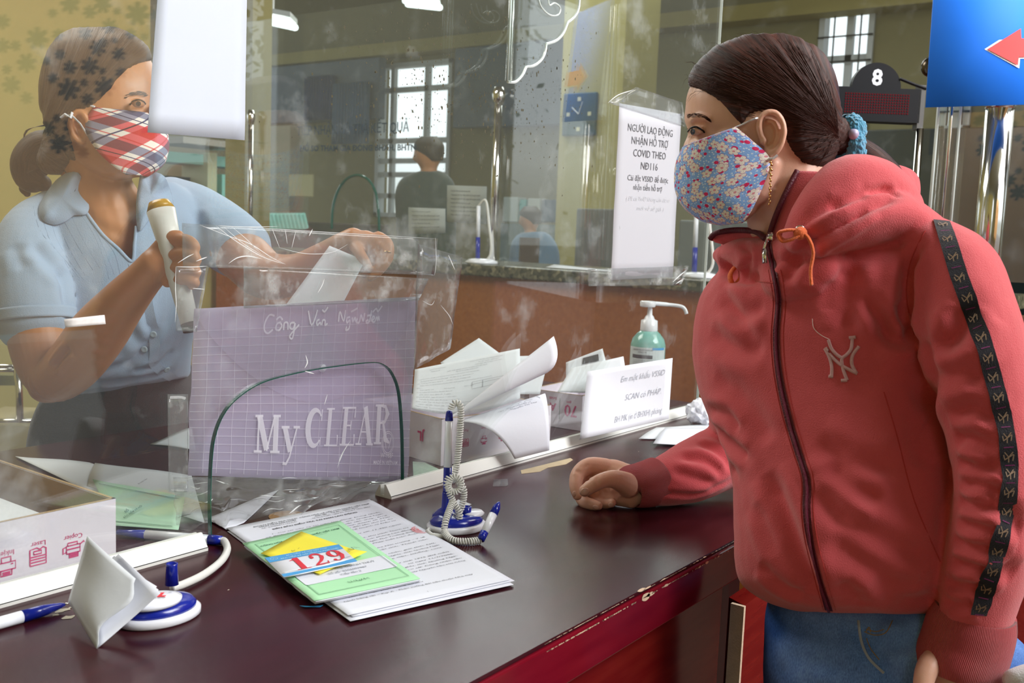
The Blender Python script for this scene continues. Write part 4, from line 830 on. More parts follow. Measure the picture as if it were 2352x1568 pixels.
o3 = T(1262, 978, CT + .0006); ax3 = T(1336, 990, CT + .0006) - o3; ax3.normalize(); ay3 = V((-ax3.y, ax3.x, 0)); zc3 = (C0 + ray(1254, 898) * ((o3 - C0).dot(FF) / FPX)).z
o3s = o3 - ax3 * .05; L3 = (T(1336, 990) - o3).length + .05
t = carton('paper_carton', o3s, ax3, ay3, L3, .20, zc3 - CT, 'white carton printed with an upside down magenta 70, behind the handwritten sheet', m_card)
Ce = lambda u, v: o3s + ax3 * u + V((0, 0, v)) - ay3 * .0007; mb = MB(); h3 = zc3 - CT
put_text(mb, '70', Ce, .05 + (L3 - .05) * .86, h3 * .46 + .016, .024, None, 'L', .01, flip=True, asp=.9); put_text(mb, 'A', Ce, .05 + (L3 - .05) * .18, h3 * .50 + .012, .015, None, 'L', .03, flip=True); put_text(mb, 'gsm', Ce, .05 + (L3 - .05) * .66, h3 * .80, .005, None, 'L', .01, flip=True); put_text(mb, '5x500', Ce, .05 + (L3 - .05) * .2, h3 * .86, .005, None, 'L', .01, flip=True)
mb.build('printed_weight', m_magenta, t); mb = MB(); strokes(mb, Ce, [[(.05 + (L3 - .05) * .30, h3 * .25), (.05 + (L3 - .05) * .30, h3 * .85)]], .0009); mb.build('divider_line', m_greenink, t)
# pile of typed documents on the carton: each sheet placed by its real corners
w1 = (o1 - C0).dot(FF) + .022
def psheet(name, tl, tr, br, bl, mt, label, cat='paper', bend=0., n=12, group=None, parent=None):
    a, b, c, d = P(*tl), P(*tr), P(*br), P(*bl)
    def S(u, v): return (d * (1 - u) + c * u) * (1 - v) + (a * (1 - u) + b * u) * v + FF * (bend * math.sin(math.pi * u) * math.sin(math.pi * v)) + V((0, 0, 0))
    o = sheet(name, S, 1, 1, n, n, mt, parent)
    if label: setp(o, label, cat, group)
    return o, S
psheet('paper_sheet', (1012, 832, w1 + .16), (1100, 776, w1 + .20), (1215, 860, w1 + .17), (1060, 930, w1 + .10), m_white2, 'blank white sheet peaking at the back of the typed pile')
psheet('paper_sheet', (1180, 818, w1 + .12), (1262, 815, w1 + .14), (1240, 905, w1 + .10), (1150, 905, w1 + .08), m_white2, 'partly hidden printed sheet right of the curled page')
t = thing('typed_document', P(1050, 960, w1 + .01), 'typed form with its right corner curling up to a sharp peak, on the carton', 'document')
def dS(u, v):
    a, b, c, d = P(953, 848, w1 + .10), P(1194, 800, w1 + .10), P(1195, 905, w1 + .04), P(946, 938, w1 + .02)
    p = (d * (1 - u) + c * u) * (1 - v) + (a * (1 - u) + b * u) * v
    return p - V((0, 0, .022 * (1 - v) ** 2 * math.sin(u * math.pi * .9) ** 1.0))
sheet('typed_page', dS, 1, 1, 20, 16, m_white2, t)
def curl(u, v):   # u along from the fold to the peak, v across
    f0 = P(1195, 868, w1 + .05).lerp(P(1010, 968, w1 - .005), 1 - v) ; e = P(1272, 772, w1 + .03).lerp(P(1020, 970, w1 - .008), (1 - v)) ; r_ = P(1309, 868, w1 - .02).lerp(P(1022, 969, w1 - .01), (1 - v))
    a, b = (1 - u), u; mid = r_; return f0 * (a * a * .0 + (1 - u) ** 2) + mid * (2 * u * (1 - u)) * 1.0 + e * (u * u)
sheet('curled_corner', lambda u, v: curl(u, v), 1, 1, 16, 16, m_white, t)
Dm = lambda u, v: dS(u, v) - FF * .0012; mb = MB()
def dt(s, u, v, h, W, al='L'): put_text(mb, s, lambda a, b: Dm(u + (a) * 4.2, v + b * 6.5), 0, 0, h, W, al, .0)
for s, u, v, W in [('BHXH TỈNH QUẢNG NGÃI', .22, .90, .036), ('CỘNG HÒA XÃ HỘI CHỦ NGHĨA VIỆT NAM', .68, .92, .075), ('PHÒNG TN', .20, .85, .02), ('Độc lập - Tự do - Hạnh phúc', .70, .875, .045), ('Quảng Ngãi, ngày 02 tháng 11 năm 2021', .70, .835, .06), ('GIẤY TIẾP NHẬN HỒ SƠ VÀ HẸN TRẢ KẾT QUẢ', .50, .79, .09), ('Mã hồ sơ: 37464.G/2021/001', .5, .75, .05)]: dt(s, u, v, .0021, W, 'C')
for k, (s, W) in enumerate([('Trung tâm Phục vụ kết quả thủ tục hành chính thuộc BHXH Tỉnh Quảng Ngãi', .14), ('Tp Quảng Ngãi, tỉnh Quảng Ngãi   Số điện thoại: 02553555777', .12), ('của: Trương Thị Ngọc Quỳnh      Số điện thoại: 0778867308', .12), ('nhận: Hỗ trợ người tham gia bảo hiểm thất nghiệp bị ảnh hưởng bởi dịch Covid-19', .16), ('gồm:', .012), ('Tên giấy tờ            Số lượng           Ghi chú', .12), ('trong lượng hỗ trợ theo Quyết định số', .08), ('giải theo quy định là: 3 ngày', .07), ('Từ giờ 02 phút, ngày 02 tháng 11 năm 2021', .09), ('Trả giờ 02 phút, ngày 08 tháng 11 năm 2021', .09), ('được nhận:  Tại TT Phục vụ HCC   Qua dịch vụ bưu chính', .13), ('Nhận chi trả: Thành tiền  Qua tài khoản Ngân hàng', .12), ('Ngân hàng: Vietcombank - Quảng Ngãi', .10), ('tên chủ tài khoản: Trương Thị Ngọc Quỳnh', .09)]):
    dt(s, .03 + .03 * (k % 2), .70 - .052 * k, .0019, min(W, .2), 'L')
strokes(mb, Dm, [[(.55, .50), (.95, .50), (.95, .38), (.55, .38), (.55, .50)], [(.65, .5), (.65, .38)], [(.55, .46), (.95, .46)]], .004); mb.build('typed_text', mat('grey toner', (.20, .21, .23), .6), t)
t = thing('hanging_document', P(1150, 1040, w1), 'lower typed sheet drooping over the front of the carton', 'document')
def hS(u, v):
    bx = [(1182, 1054), (1258, 1035)]; tl, tr = P(1045, 968, w1 - .006), P(1252, 903, w1 + .05); bl_, br = P(1182, 1054, w1 - .03), P(1262, 1034, w1 - .01); ml, mr = P(1135, 962, w1 - .035), P(1262, 930, w1 + .0)
    L_ = tl * (v * v) + ml * (2 * v * (1 - v)) + bl_ * ((1 - v) ** 2); R_ = tr * (v * v) + mr * (2 * v * (1 - v)) + br * ((1 - v) ** 2); return L_ * (1 - u) + R_ * u
sheet('drooping_sheet', hS, 1, 1, 14, 14, m_white, t); mb = MB(); hm = lambda u, v: hS(u, v) - FF * .001
for s, u, v, W in [('Nguyễn Thị Thu', .70, .80, .34), ('Người nhận hồ sơ', .66, .86, .3), ('ngày …', .45, .84, .12)]: put_text(mb, s, hm, u, v, .035, W, 'C', .0)
strokes(mb, hm, [[(.66, .9), (.70, .96), (.72, .88), (.76, .95), (.84, .93)], [(.9, .99), (.93, .9)]], .008); mb.build('typed_text', m_grey_ink, t)
o, S = psheet('identity_copy', (1300, 832, 1.95), (1384, 800, 1.95), (1402, 870, 1.93), (1300, 892, 1.93), m_white2, 'photocopy sheet with a small dark portrait square behind the cartons')
mb = MB(); Sf = lambda u, v: S(u, v) - FF * .001; mb.add([Sf(.42, .72), Sf(.84, .66), Sf(.86, .88), Sf(.46, .93)], [(0, 1, 2, 3)]); mb.build('portrait_square', mat('dark photocopy', (.06, .07, .07), .6), o)
o, S = psheet('paper_sheet', (1312, 845, 1.90), (1432, 818, 1.90), (1445, 905, 1.86), (1280, 900, 1.86), m_white2, 'grey white sheet lying before the photocopy with the portrait')
wg = 1.80
o, S = psheet('handwritten_sheet', (1349, 853, wg + .02), (1545, 822, wg + .08), (1536, 962, wg + .04), (1334, 1008, wg - .03), m_white, 'white sheet with pencilled capitals standing against the glass by the sanitizer', 'handwritten sheet', .01)
mb = MB(); sf = lambda u, v: S(u, v) - FF * .0012
for s, u, v, W in [('Em mật khẩu VSSID', .66, .74, .52), ('SCAN có PHÁP.', .68, .44, .42), ('BH MK (in ở BHXH) phòng', .64, .13, .55)]: put_text(mb, s, sf, u, v, .10, W, 'C', -.012, shear=.25)
mb.build('handwriting', m_grey_ink, o)
psheet('paper_sheet', (1350, 860, wg + .04), (1450, 840, wg + .07), (1440, 960, wg + .03), (1331, 1010, wg - .022), m_white, 'second sheet tucked behind the pencilled one')
flat_blob('postcard', [(948, 1060), (975, 1062), (1018, 1082), (950, 1110)], mat('green printed card', (.30, .42, .34), .5, var=.5, vscale=120), 'green printed card on the counter left of the white carton', 'card', CT + .001)
# --------------------------------------------------------------- hand sanitizer
bs = T(1480, 945); ws = (bs - C0).dot(FF); t = thing('sanitizer_bottle', bs, 'mint green hand sanitizer bottle with a white long-spout pump', 'bottle'); k = ws / FPX
zb_ = lambda py: (C0 + ray(1478, py) * k).z - CT
bs = V((bs.x, bs.y, CT)); R0 = 40 * k
m_bottle = mat('mint liquid bottle', (.25, .62, .55), .15, trans=.25, coat=.4, sss=.2)
zt_ = zb_(757); MB().lathe([(R0 * .93, 0), (R0, .004), (R0 * 1.0, zb_(800)), (R0 * .99, zb_(788)), (R0 * .90, zb_(775)), (R0 * .66, zb_(763)), (R0 * .5, zb_(757))], bs, n=40).build('bottle_body', m_bottle, t, True)
MB().lathe([(R0 * .48, zb_(758)), (R0 * .5, zb_(755)), (R0 * .47, zb_(733)), (R0 * .30, zb_(730)), (R0 * .24, zb_(724)), (R0 * .15, zb_(720)), (R0 * .13, zb_(704)), (R0 * .15, zb_(702))], bs, n=32).build('screw_collar', m_pwhite, t, True)
hp = bs + V((0, 0, zb_(702))); MB().lathe([(R0 * .42, 0), (R0 * .44, .002), (R0 * .44, .011), (R0 * .40, .0125)], hp + V((-.004, .004, 0)), n=30).build('pump_head', m_pwhite, t, True)
MB().tube([V(p) for p in catmull([tuple(hp + V((0, 0, .008))), tuple(P(1530, 699, ws)), tuple(P(1562, 703, ws)), tuple(P(1573, 710, ws)), tuple(P(1577, 721, ws))], 5)], [.0048] * 6 + [.0040] * 15, 12).build('spout', m_pwhite, t, True)
def bot(a0, z0, lift=.0008): return lambda u, v: bs + (lambda a: V((math.cos(a), math.sin(a), 0)) * (R0 + lift))(a0 + u / R0) + V((0, 0, z0 + v))
vd = (C0 - bs); a_f = math.atan2(vd.y, vd.x); zl0, zl1 = zb_(838) - .02, zb_(792)
def lab(name, u0, u1, v0, v1, mt, lift): S = bot(a_f, 0, lift); mb = MB(); n = 14; mb.add([S(u0 + (u1 - u0) * i / n, v) for v in (v0, v1) for i in range(n + 1)], [(i, i + 1, n + 2 + i, n + 1 + i) for i in range(n)]); return mb.build(name, mt, t)
lab('label', -R0 * 1.3, R0 * 1.2, zl0 - .02, zl1, mat('bottle label', (.62, .70, .72), .5), .0005); lab('black_bar', -R0 * .95, R0 * .28, zb_(817), zb_(809), m_ink, .0009); lab('blue_corner', R0 * .25, R0 * 1.1, zb_(797), zl1, m_blue, .0009)
mb = MB(); S = bot(a_f, 0, .001)
put_text(mb, 'DUNG DỊCH RỬA TAY THƯỜNG QUY', S, -R0 * .3, zb_(799), .0028, R0 * 1.2, 'C', .02); put_text(mb, 'DÙNG Y TẾ', S, -R0 * .3, zb_(804), .0024, R0 * .5, 'C', .02)
for i in range(5): put_text(mb, 'Thành phần Ethanol Isopropyl chất dưỡng ẩm', S, -R0 * .3, zb_(822 + 4 * i), .0018, R0 * 1.2, 'C', 0)
mb.build('label_text', m_ink, t)
# ================================================================== the hall behind
m_gran = mat('speckled granite', (.12, .12, .09), .25); N, L, b = nodes(m_gran); tcg = N.new('ShaderNodeTexCoord'); vg = N.new('ShaderNodeTexVoronoi'); vg.inputs['Scale'].default_value = 70; L.new(tcg.outputs['Object'], vg.inputs['Vector'])
rg = N.new('ShaderNodeValToRGB'); L.new(vg.outputs['Color'], rg.inputs[0]); rg.color_ramp.elements[0].color = (.015, .018, .015, 1); rg.color_ramp.elements[1].color = (.30, .27, .17, 1); e = rg.color_ramp.elements.new(.5); e.color = (.09, .09, .06, 1); L.new(rg.outputs[0], b.inputs['Base Color'])
GX = 3.0; GZ = 1.2
t = thing('granite_counter', (GX + .25, 2.3, 0), 'speckled granite topped counter with an orange brown wooden front across the hall', 'counter')
bevel(MB().box((GX - .03, .55, GZ - .045), (GX + .45, 3.95, GZ)).build('granite_top', m_gran, t), .006)
fm = MB(); fm.box((GX, .6, .0), (GX + .03, 3.95, GZ - .045)); fm.build('wooden_front', m_wood, t)
MB().box((GX + .4, .6, 0), (GX + .43, 3.95, GZ - .045)).build('rear_panel', m_wood, t)
gx = GX + .12
yl, yr = XP(560, 400, gx).y, XP(1700, 400, gx).y
t = thing('hall_glass', (gx, 2.2, GZ), 'glass screen with arched openings standing on the granite counter', 'glass screen')
MB().box((gx, .7, GZ), (gx + .005, 3.9, 2.25)).build('glass_pane', m_acry, t)
mb = MB(); arcp = [(762, 525), (764, 480), (775, 440), (795, 412), (820, 402), (845, 412), (862, 440), (869, 480), (871, 530)]; mb.tube([XP(a[0], a[1], gx) for a in catmull(arcp, 4)], .006, 8); mb.build('arch_edge', m_gedge, t)
def lettering(mb, s, x0, y0, x1, y1, hpx, x, bold=0.):
    a, b_ = XP(x0, y0, x), XP(x1, y1, x); U = (b_ - a); W = U.length; h = (XP(x0, y0 - hpx, x) - a).length; put_text(mb, s, plane_surf(a, U, V((0, 0, 1)), .002), 0, 0, h, W, 'L', bold)
mb = MB(); lettering(mb, 'TIẾP NHẬN VÀ TRẢ KẾT QUẢ', 682, 311, 940, 302, 22, gx - .003, .01); lettering(mb, 'HỒ SƠ THAM GIA ĐÓNG BHXH, BHTN', 690, 347, 956, 345, 13, gx - .003, .03)
mb.build('glass_lettering', mat('dark blue lettering', (.03, .06, .09), .5), t)
m_pap = mat('faded grey paper', (.42, .46, .44), .6)
for cs, lb, ln in [([(938, 476), (1023, 479), (1023, 535), (938, 538)], 'smaller faded paper on the far glass left of the chrome pole', 5), ([(1027, 425), (1118, 428), (1116, 514), (1026, 510)], 'taller faded paper on the far glass touching the chrome pole', 7)]:
    c = [XP(x, y, gx - .004) for x, y in cs]; S = quad_surf(*c); o = sheet('posted_paper', S, 1, 1, 3, 3, m_pap); setp(o, lb, 'paper notice'); mb = MB(); S2 = quad_surf(*c, lift=.0015)
    for i in range(ln): put_text(mb, 'Thông báo về việc tiếp nhận hồ sơ giải quyết', S2, .1, .84 - .75 * i / ln, .035, .75 if i % 3 else .5)
    mb.build('typed_lines', m_ink, o)
def pole(px, y0, y1, label, r=.016, x=gx - .03):
    a = XP(px + 5, y0, x); b_ = XP(px, y1, x); t = thing('chrome_pole', (b_.x, b_.y, GZ), label, 'pole'); MB().tube([(b_.x, b_.y, GZ), (b_.x, b_.y, a.z)], r, 16).build('tube', m_chrome, t, True)
    MB().lathe([(r * 1.7, 0), (r * 1.7, .006), (r * 1.1, .012)], (b_.x, b_.y, GZ), n=20).build('base_flange', m_chrome, t, True); MB().lathe([(r * 1.05, 0), (r * 1.5, .02), (r * 1.6, .04), (r * 1.0, .065)], (b_.x, b_.y, a.z), n=20).build('top_finial', m_chrome, t, True)
pole(1132, 240, 575, 'chrome pole with a ball top standing on the granite counter'); pole(574, 285, 520, 'chrome pole at the left end of the granite counter', .012)
def far_stand(px, label, x=GX + .04, s=1.):
    c = XP(px, 0, x); c = V((x, c.y, GZ)); t = thing('pen_stand', c, label, 'pen stand'); MB().lathe([(.06, 0), (.065, .006), (.05, .016), (.03, .02)], c, n=24).build('foot_plate', m_pwhite, t, True)
    MB().tube([c + V((0, .02, .015)), c + V((0, .022, .10))], .009, 10).build('grip', m_navy, t, True); MB().tube([c + V((0, .022, .10)), c + V((0, .024, .22))], .008, 10).build('barrel', m_pwhite, t, True)
    MB().tube([V(p) for p in catmull([tuple(c + V((0, .024, .22))), tuple(c + V((0, -.01, .24))), tuple(c + V((0, -.03, .15))), tuple(c + V((0, -.045, .05))), tuple(c + V((0, -.02, .01)))], 5)], .005, 8).build('cord', m_cord, t, True)
far_stand(1128, 'desk pen stand at the foot of the chrome pole on the granite'); far_stand(1645, 'desk pen stand on the granite seen between notice and customer')
c = [XP(1246, 600, GX), XP(1400, 606, GX), XP(1385, 585, GX + .3), XP(1290, 582, GX + .3)]; c = [V((GX + .02, XP(1246, 600, GX).y, GZ + .003)), V((GX + .02, XP(1420, 600, GX).y, GZ + .003)), V((GX + .11, XP(1400, 600, GX + .1).y, GZ + .004)), V((GX + .11, XP(1270, 600, GX + .1).y, GZ + .012))]
o = sheet('paper_sheet', quad_surf(c[3], c[2], c[1], c[0]), 1, 1, 6, 3, m_white2); setp(o, 'curled white sheet lying on the granite counter left of the notice', 'paper')
# far wall furniture
def panel(name, x, cs, depth, mt, label, cat, floor=False):
    y0 = max(XP(p[0], p[1], x).y for p in cs); y1 = min(XP(p[0], p[1], x).y for p in cs); z1 = XP(*cs[0], x).z; z0 = 0 if floor else XP(*cs[1], x).z
    t = thing(name, (x, (y0 + y1) / 2, z0), label, cat); bevel(MB().box((x, y1, z0), (x + depth, y0, z1)).build('panel', mt, t), .01); return t, y0, y1, z0, z1
m_bgrey = mat('grey blue board', (.11, .15, .20), .6, var=.1); m_curt = mat('blue curtain', (.03, .08, .25), .8)
panel('sign_board', 8.7, [(565, 160), (868, 272)], .12, m_bgrey, 'long grey blue sign board high on the far wall, left of the window', 'sign board')
panel('sign_board', 8.7, [(1045, 112), (1290, 285)], .12, m_bgrey, 'grey blue sign board high on the far wall, right of the window', 'sign board')
def curtain(x, px0, px1, py0, py1, label, mt=m_curt):
    ya, yb2 = XP(px0, py0, x).y, XP(px1, py0, x).y; z1, z0 = XP((px0 + px1) / 2, py0, x).z, XP((px0 + px1) / 2, py1, x).z; n = 60; mb = MB(); v = []
    for z in (z0, z1):
        for i in range(n + 1): v.append(V((x + .04 * math.sin(i * 1.3), ya + (yb2 - ya) * i / n, z)))
    mb.add(v, [(i, i + 1, n + 2 + i, n + 1 + i) for i in range(n)]); o = mb.build('curtain', mt, None, True); m_ = o.modifiers.new('s', 'SOLIDIFY'); m_.thickness = .01; setp(o, label, 'curtain')
curtain(8.63, 700, 765, 175, 275, 'left blue pleated curtain under the sign board'); curtain(8.62, 765, 845, 190, 330, 'right blue pleated curtain beside the bright window', mat('paler blue curtain', (.10, .20, .36), .8))
panel('wall_cupboard', 8.5, [(1925, 300), (2420, 640)], .4, mat('dark teal cupboard', (.012, .022, .024), .2), 'long dark teal cupboard along the far wall, right of the customer', 'cupboard', True)
panel('wall_cupboard', 8.0, [(1150, 512), (1282, 600)], .5, mat('grey teal cupboard', (.10, .15, .14), .4), 'grey teal cupboard left of the ochre pillar', 'cupboard', True)
panel('office_partition', 5.6, [(1324, 478), (1400, 640)], .04, mat('grey partition', (.13, .13, .12), .6), 'grey office partition in front of the ochre pillar', 'partition', True)
panel('office_partition', 4.4, [(1560, 505), (1760, 690)], .04, mat('slate grey partition', (.15, .17, .17), .5), 'slate grey partition behind the pen stand and notice', 'partition', True)
rn = random.Random(8)
for k, (a, b_, c_, d_, col) in enumerate([(1156, 452, 1188, 512, (.5, .55, .52)), (1193, 458, 1206, 512, (.12, .42, .38)), (1212, 455, 1238, 512, (.55, .57, .52)), (1245, 458, 1276, 512, (.05, .09, .13))]):
    t, *_ = panel('file_box', 8.04, [(a, b_), (c_, d_ - 1.5)], .15, mat('file box %d' % k, col, .6), ['pale grey', 'teal', 'cream', 'dark blue'][k] + ' file box standing on the cupboard behind the seated clerk', 'file box')
t, *_ = panel('desk', 5.2, [(600, 505), (760, 640)], .6, mat('dark office desk', (.05, .035, .03), .5), 'dark office desk left of the arched opening in the far glass', 'desk', True)
panel('wall_poster', 7.6, [(663, 400), (718, 452)], .02, mat('cream poster', (.62, .56, .30), .6), 'cream and yellow poster seen through the far glass', 'poster')
panel('cream_pillar', 7.9, [(590, 290), (662, 640)], .3, mat('cream pillar', (.42, .42, .30), .6), 'pale cream pillar behind the left chrome pole', 'pillar', True)
# clock on the pillar
x = 6.395; ya, yb2 = XP(1297, 260, x).y, XP(1373, 260, x).y; z1, z0 = XP(1335, 214, x).z, XP(1335, 312, x).z
t = thing('wall_clock', (x, (ya + yb2) / 2, z0), 'square dark teal wall clock on the ochre pillar', 'clock'); bevel(MB().box((x - .03, yb2, z0), (x, ya, z1)).build('clock_case', mat('dark teal clock', (.02, .06, .07), .4), t), .008)
mb = MB()
for u, v in [(.5, .85), (.5, .15), (.18, .5), (.82, .5)]: y_, z_ = ya + (yb2 - ya) * u, z0 + (z1 - z0) * v; mb.box((x - .034, y_ - .014, z_ - .014), (x - .030, y_ + .014, z_ + .014))
mb.build('hour_marks', mat('cream marks', (.7, .65, .4), .6), t); cc = V((x - .035, (ya + yb2) / 2, (z0 + z1) / 2)); MB().tube([cc, cc + V((0, .06, .05))], .004, 5).tube([cc, cc + V((0, -.03, .09))], .003, 5).build('hands', m_alu, t)
# fluorescent ceiling lamp
m_lamp = mat('lit tube', (1, 1, 1), .5, emit=(.9, 1, 1), estr=2.2)
for a, b_, lb in [((590, 40), (668, 56), 'lit twin fluorescent lamp hanging under the ceiling, upper left'), ((930, 2), (1005, 9), 'lit fluorescent lamp at the top edge, above the far window')]:
    A, B = P(*a, 6.5), P(*b_, 6.0); t = thing('ceiling_lamp', (A + B) / 2, lb, 'ceiling lamp'); MB().tube([A, B], .02, 8).tube([A + V((0, 0, .0)) + RR * .0 + V((.08, .05, 0)), B + V((.08, .05, 0))], .02, 8).build('lit_tube', m_lamp, t); MB().obox(A + V((-.05, -.05, .03)), B - A, V((.18, .14, 0)), V((0, 0, .03))).build('lamp_housing', m_alu, t)
    MB().tube([(A + B) / 2 + V((0, 0, .05)), V(((A + B) / 2).xy.to_3d() + V((0, 0, 4.4)))], .006, 6).build('hanging_rod', m_alu, t)
# outdoors seen through the near left window
def outp(px, py): return onp(px, py, 1, 6.2)
m_teal = mat('pale teal roofing', (.30, .66, .56), .5); m_o = mat('weathered fascia', (.40, .38, .32), .7)
t = thing('street_building', (3.9, 6.2, 0), 'pale teal shopfront with dark openings seen through the left window', 'building')
def ob(cs, d, mt, nm): a, b_ = outp(*cs[0]), outp(*cs[1]); MB().box((a.x, 6.2 - d, min(a.z, b_.z)), (b_.x, 6.3, max(a.z, b_.z))).build(nm, mt, t)
ob([(360, 315), (505, 345)], .3, m_o, 'grey_fascia'); ob([(340, 346), (585, 392)], .15, m_teal, 'teal_canopy'); ob([(340, 400), (585, 1300)], .0, mat('dark teal shopfront', (.03, .10, .09), .6), 'shopfront'); ob([(437, 350), (458, 450)], .2, mat('cream post', (.6, .62, .40), .6), 'cream_post'); ob([(470, 400), (482, 480)], .2, m_teal, 'teal_post'); ob([(340, 440), (585, 478)], .1, mat('blue shutter', (.05, .13, .38), .6), 'blue_shutter')  # shopfront slab has one even dark teal
mb = MB(); 
for i in range(22): a = outp(400 + 9 * i, 488); b_ = outp(408 + 9 * i, 520); mb.tube([a + V((0, -.5, 0)), b_ + V((0, -.5, 0))], .035, 8)
mb.build('corrugated_awning', mat('mint corrugated sheet', (.35, .75, .66), .3), t)
# --------------------------------------------------------------- right: number display, blue sign, chrome post, side glass
m_led = mat('red led', (.07, .001, .004), .6, spec=.1, emit=(.6, .0, .02), estr=.08)
wL = 2.55; cL = P(2012, 240, wL); tdir = RR; up = V((0, 0, 1)); Rh = V((RR.x, RR.y, 0)).normalized(); nrm = Rh.cross(up) 
if nrm.dot(C0 - cL) < 0: nrm = -nrm
k = wL / FPX; LS = lambda u, v: cL + Rh * (u * k) + up * (v * k)      # u, v in photo pixels about the display centre
t = thing('number_display', cL - up * 38 * k, 'black counter number display with a white 8 above a dark red dot matrix', 'number display')
MB().obox(LS(-98, -38), Rh * 200 * k, -nrm * .05, up * 76 * k).build('display_case', m_black, t)
n = 30; fr_ = [LS(-57 + 0, 38)] + [LS(-2 + 56 * math.cos(math.pi - math.pi * i / n), 38 + 56 * math.sin(math.pi * i / n)) for i in range(n + 1)]
fr_ = fr_[1:]; bk = [p - nrm * .02 for p in fr_]; q = len(fr_); mb = MB(); mb.add(fr_ + bk, [tuple(range(q))[::-1], tuple(range(q, 2 * q))] + [(i, (i + 1) % q, (i + 1) % q + q, i + q) for i in range(q)]); mb.build('arched_top', m_black, t)
mb = MB(); put_text(mb, '8', lambda u, v: LS(u, v) + nrm * .001, -2, 44, 36, 24, 'C', .03); mb.build('number_lettering', m_pwhite, t)
mb = MB()
for i in range(25):
    for j in range(8): u, v = -72 + i * 6, -20 + j * 5.9; p = lambda a, b: LS(a, b) + nrm * .001; mb.add([p(u, v), p(u + 3.4, v), p(u + 3.4, v + 3.4), p(u, v + 3.4)], [(0, 1, 2, 3)])
mb.build('led_matrix', m_led, t)
MB().obox(LS(98, -52), Rh * 14 * k, -nrm * .03, up * 100 * k).build('mounting_bracket', mat('grey bracket', (.10, .10, .10), .3), t)
q_ = LS(106, -50); MB().tube([(q_.x, q_.y, P(2200, 760, 2.1).z), q_], .009, 12).build('mounting_pole', m_chrome, t, True)
mb = MB(); mb.tube([LS(50, 60), LS(85, 48), LS(112, 40)], .004, 6); mb.build('power_cable', m_black, t)
wS = 2.05; k2 = wS / FPX
base = P(2250, 600, wS); cnt = V((base.x, base.y, 0))
def vpole(px, py0, py1, w, r, name, label, cat, mt=m_chrome):
    a, b_ = P(px, py0, w), P(px, py1, w); a = V((b_.x, b_.y, a.z)); t = thing(name, V((b_.x, b_.y, b_.z)), label, cat); MB().tube([b_, a], r, 28).build('tube', mt, t, True); return t, a, b_
# side counter carrying the posts: glimpsed behind the shoulder
t = thing('side_counter', (P(2200, 700, 2.2).x, P(2200, 700, 2.2).y, 0), 'dark counter carrying the chrome post and side glass, behind the customer shoulder', 'counter')
bc = P(2200, 800, 2.1); zc_ = P(2200, 760, 2.1).z; MB().obox(V((bc.x, bc.y, 0)) - Rh * .15, Rh * .9, -nrm * .6, up * zc_).build('counter_body', m_front, t)
tp, pa, pb = vpole(2250, 256, 762, wS + .12, 30 * (wS + .12) / FPX, 'chrome_post', 'thick polished chrome post under the blue sign', 'post'); MB().lathe([(.030, 0), (.032, .01), (.010, .025)], pa, n=24).build('domed_cap', m_chrome, tp, True)
tb = P(2283, 402, wS + .16); MB().lathe([(.021, 0), (.023, .006), (.016, .014), (.004, .018)], tb + nrm * .0, nrm, 24).build('round_bolt', m_chrome, tp, True)
def sheetglass(name, pxa, pxb, y0, y1, w, label):
    a, b_ = P(pxa, y1, w), P(pxb, y1, w); top = P(pxa, y0, w).z; d = V((b_.x - a.x, b_.y - a.y, 0)); t = thing(name, V((a.x, a.y, a.z)), label, 'glass screen'); MB().obox(a, d, -nrm * .006, up * (top - a.z)).build('glass_pane', m_acry, t); return t, a, d, top
t, a, d, top = sheetglass('side_glass', 2122, 2500, -60, 640, wS + .1, 'clear side glass pane with a bright vertical edge right of the number display')
for off, r, mt in [(0, .0035, m_bright_edge), (.012, .006, m_acry), (.028, .004, m_chrome), (.047, .003, m_bright_edge)]: MB().tube([a + Rh * off, V((a.x, a.y, top)) + Rh * off], r, 8).build('edge_rail', mt, t, True)
bb = P(2136, 155, wS + .09); MB().lathe([(.020, 0), (.022, .006), (.018, .016), (.006, .022)], bb, nrm, 24).build('round_bolt', mat('dark bolt', (.12, .10, .08), .25, metal=1), t, True)
m_sblue = mat('vivid blue sign', (.022, .22, 1.0), .6, spec=.25); m_sred = mat('vivid red arrow', (.80, .008, .012), .35); wB = wS
SB = [P(2143, 0, wB), P(2420, 0, wB), P(2420, 238, wB), P(2127, 246, wB)]; SB[0] = SB[0] + up * .08; SB[1] = SB[1] + up * .08
t = thing('direction_sign', (SB[3] + SB[2]) / 2, 'bright blue direction sign with a red arrow pointing left', 'sign'); S = quad_surf(*SB); sheet('sign_board', S, 1, 1, 2, 2, m_sblue, t, .004)
def arrow(lift, pts): return [P(x, y, wB - lift) for x, y in pts]
MB().add(arrow(.004, [(2261, 113), (2348, 58), (2349, 84), (2430, 82), (2430, 134), (2343, 135), (2341, 157)]), [(0, 6, 5, 2, 1), (2, 5, 4, 3)]).build('arrow_outline', m_pwhite, t); MB().add(arrow(.006, [(2268, 113), (2345, 65), (2346, 88), (2430, 86), (2430, 130), (2340, 131), (2338, 150)]), [(0, 6, 5, 2, 1), (2, 5, 4, 3)]).build('arrow', m_sred, t)
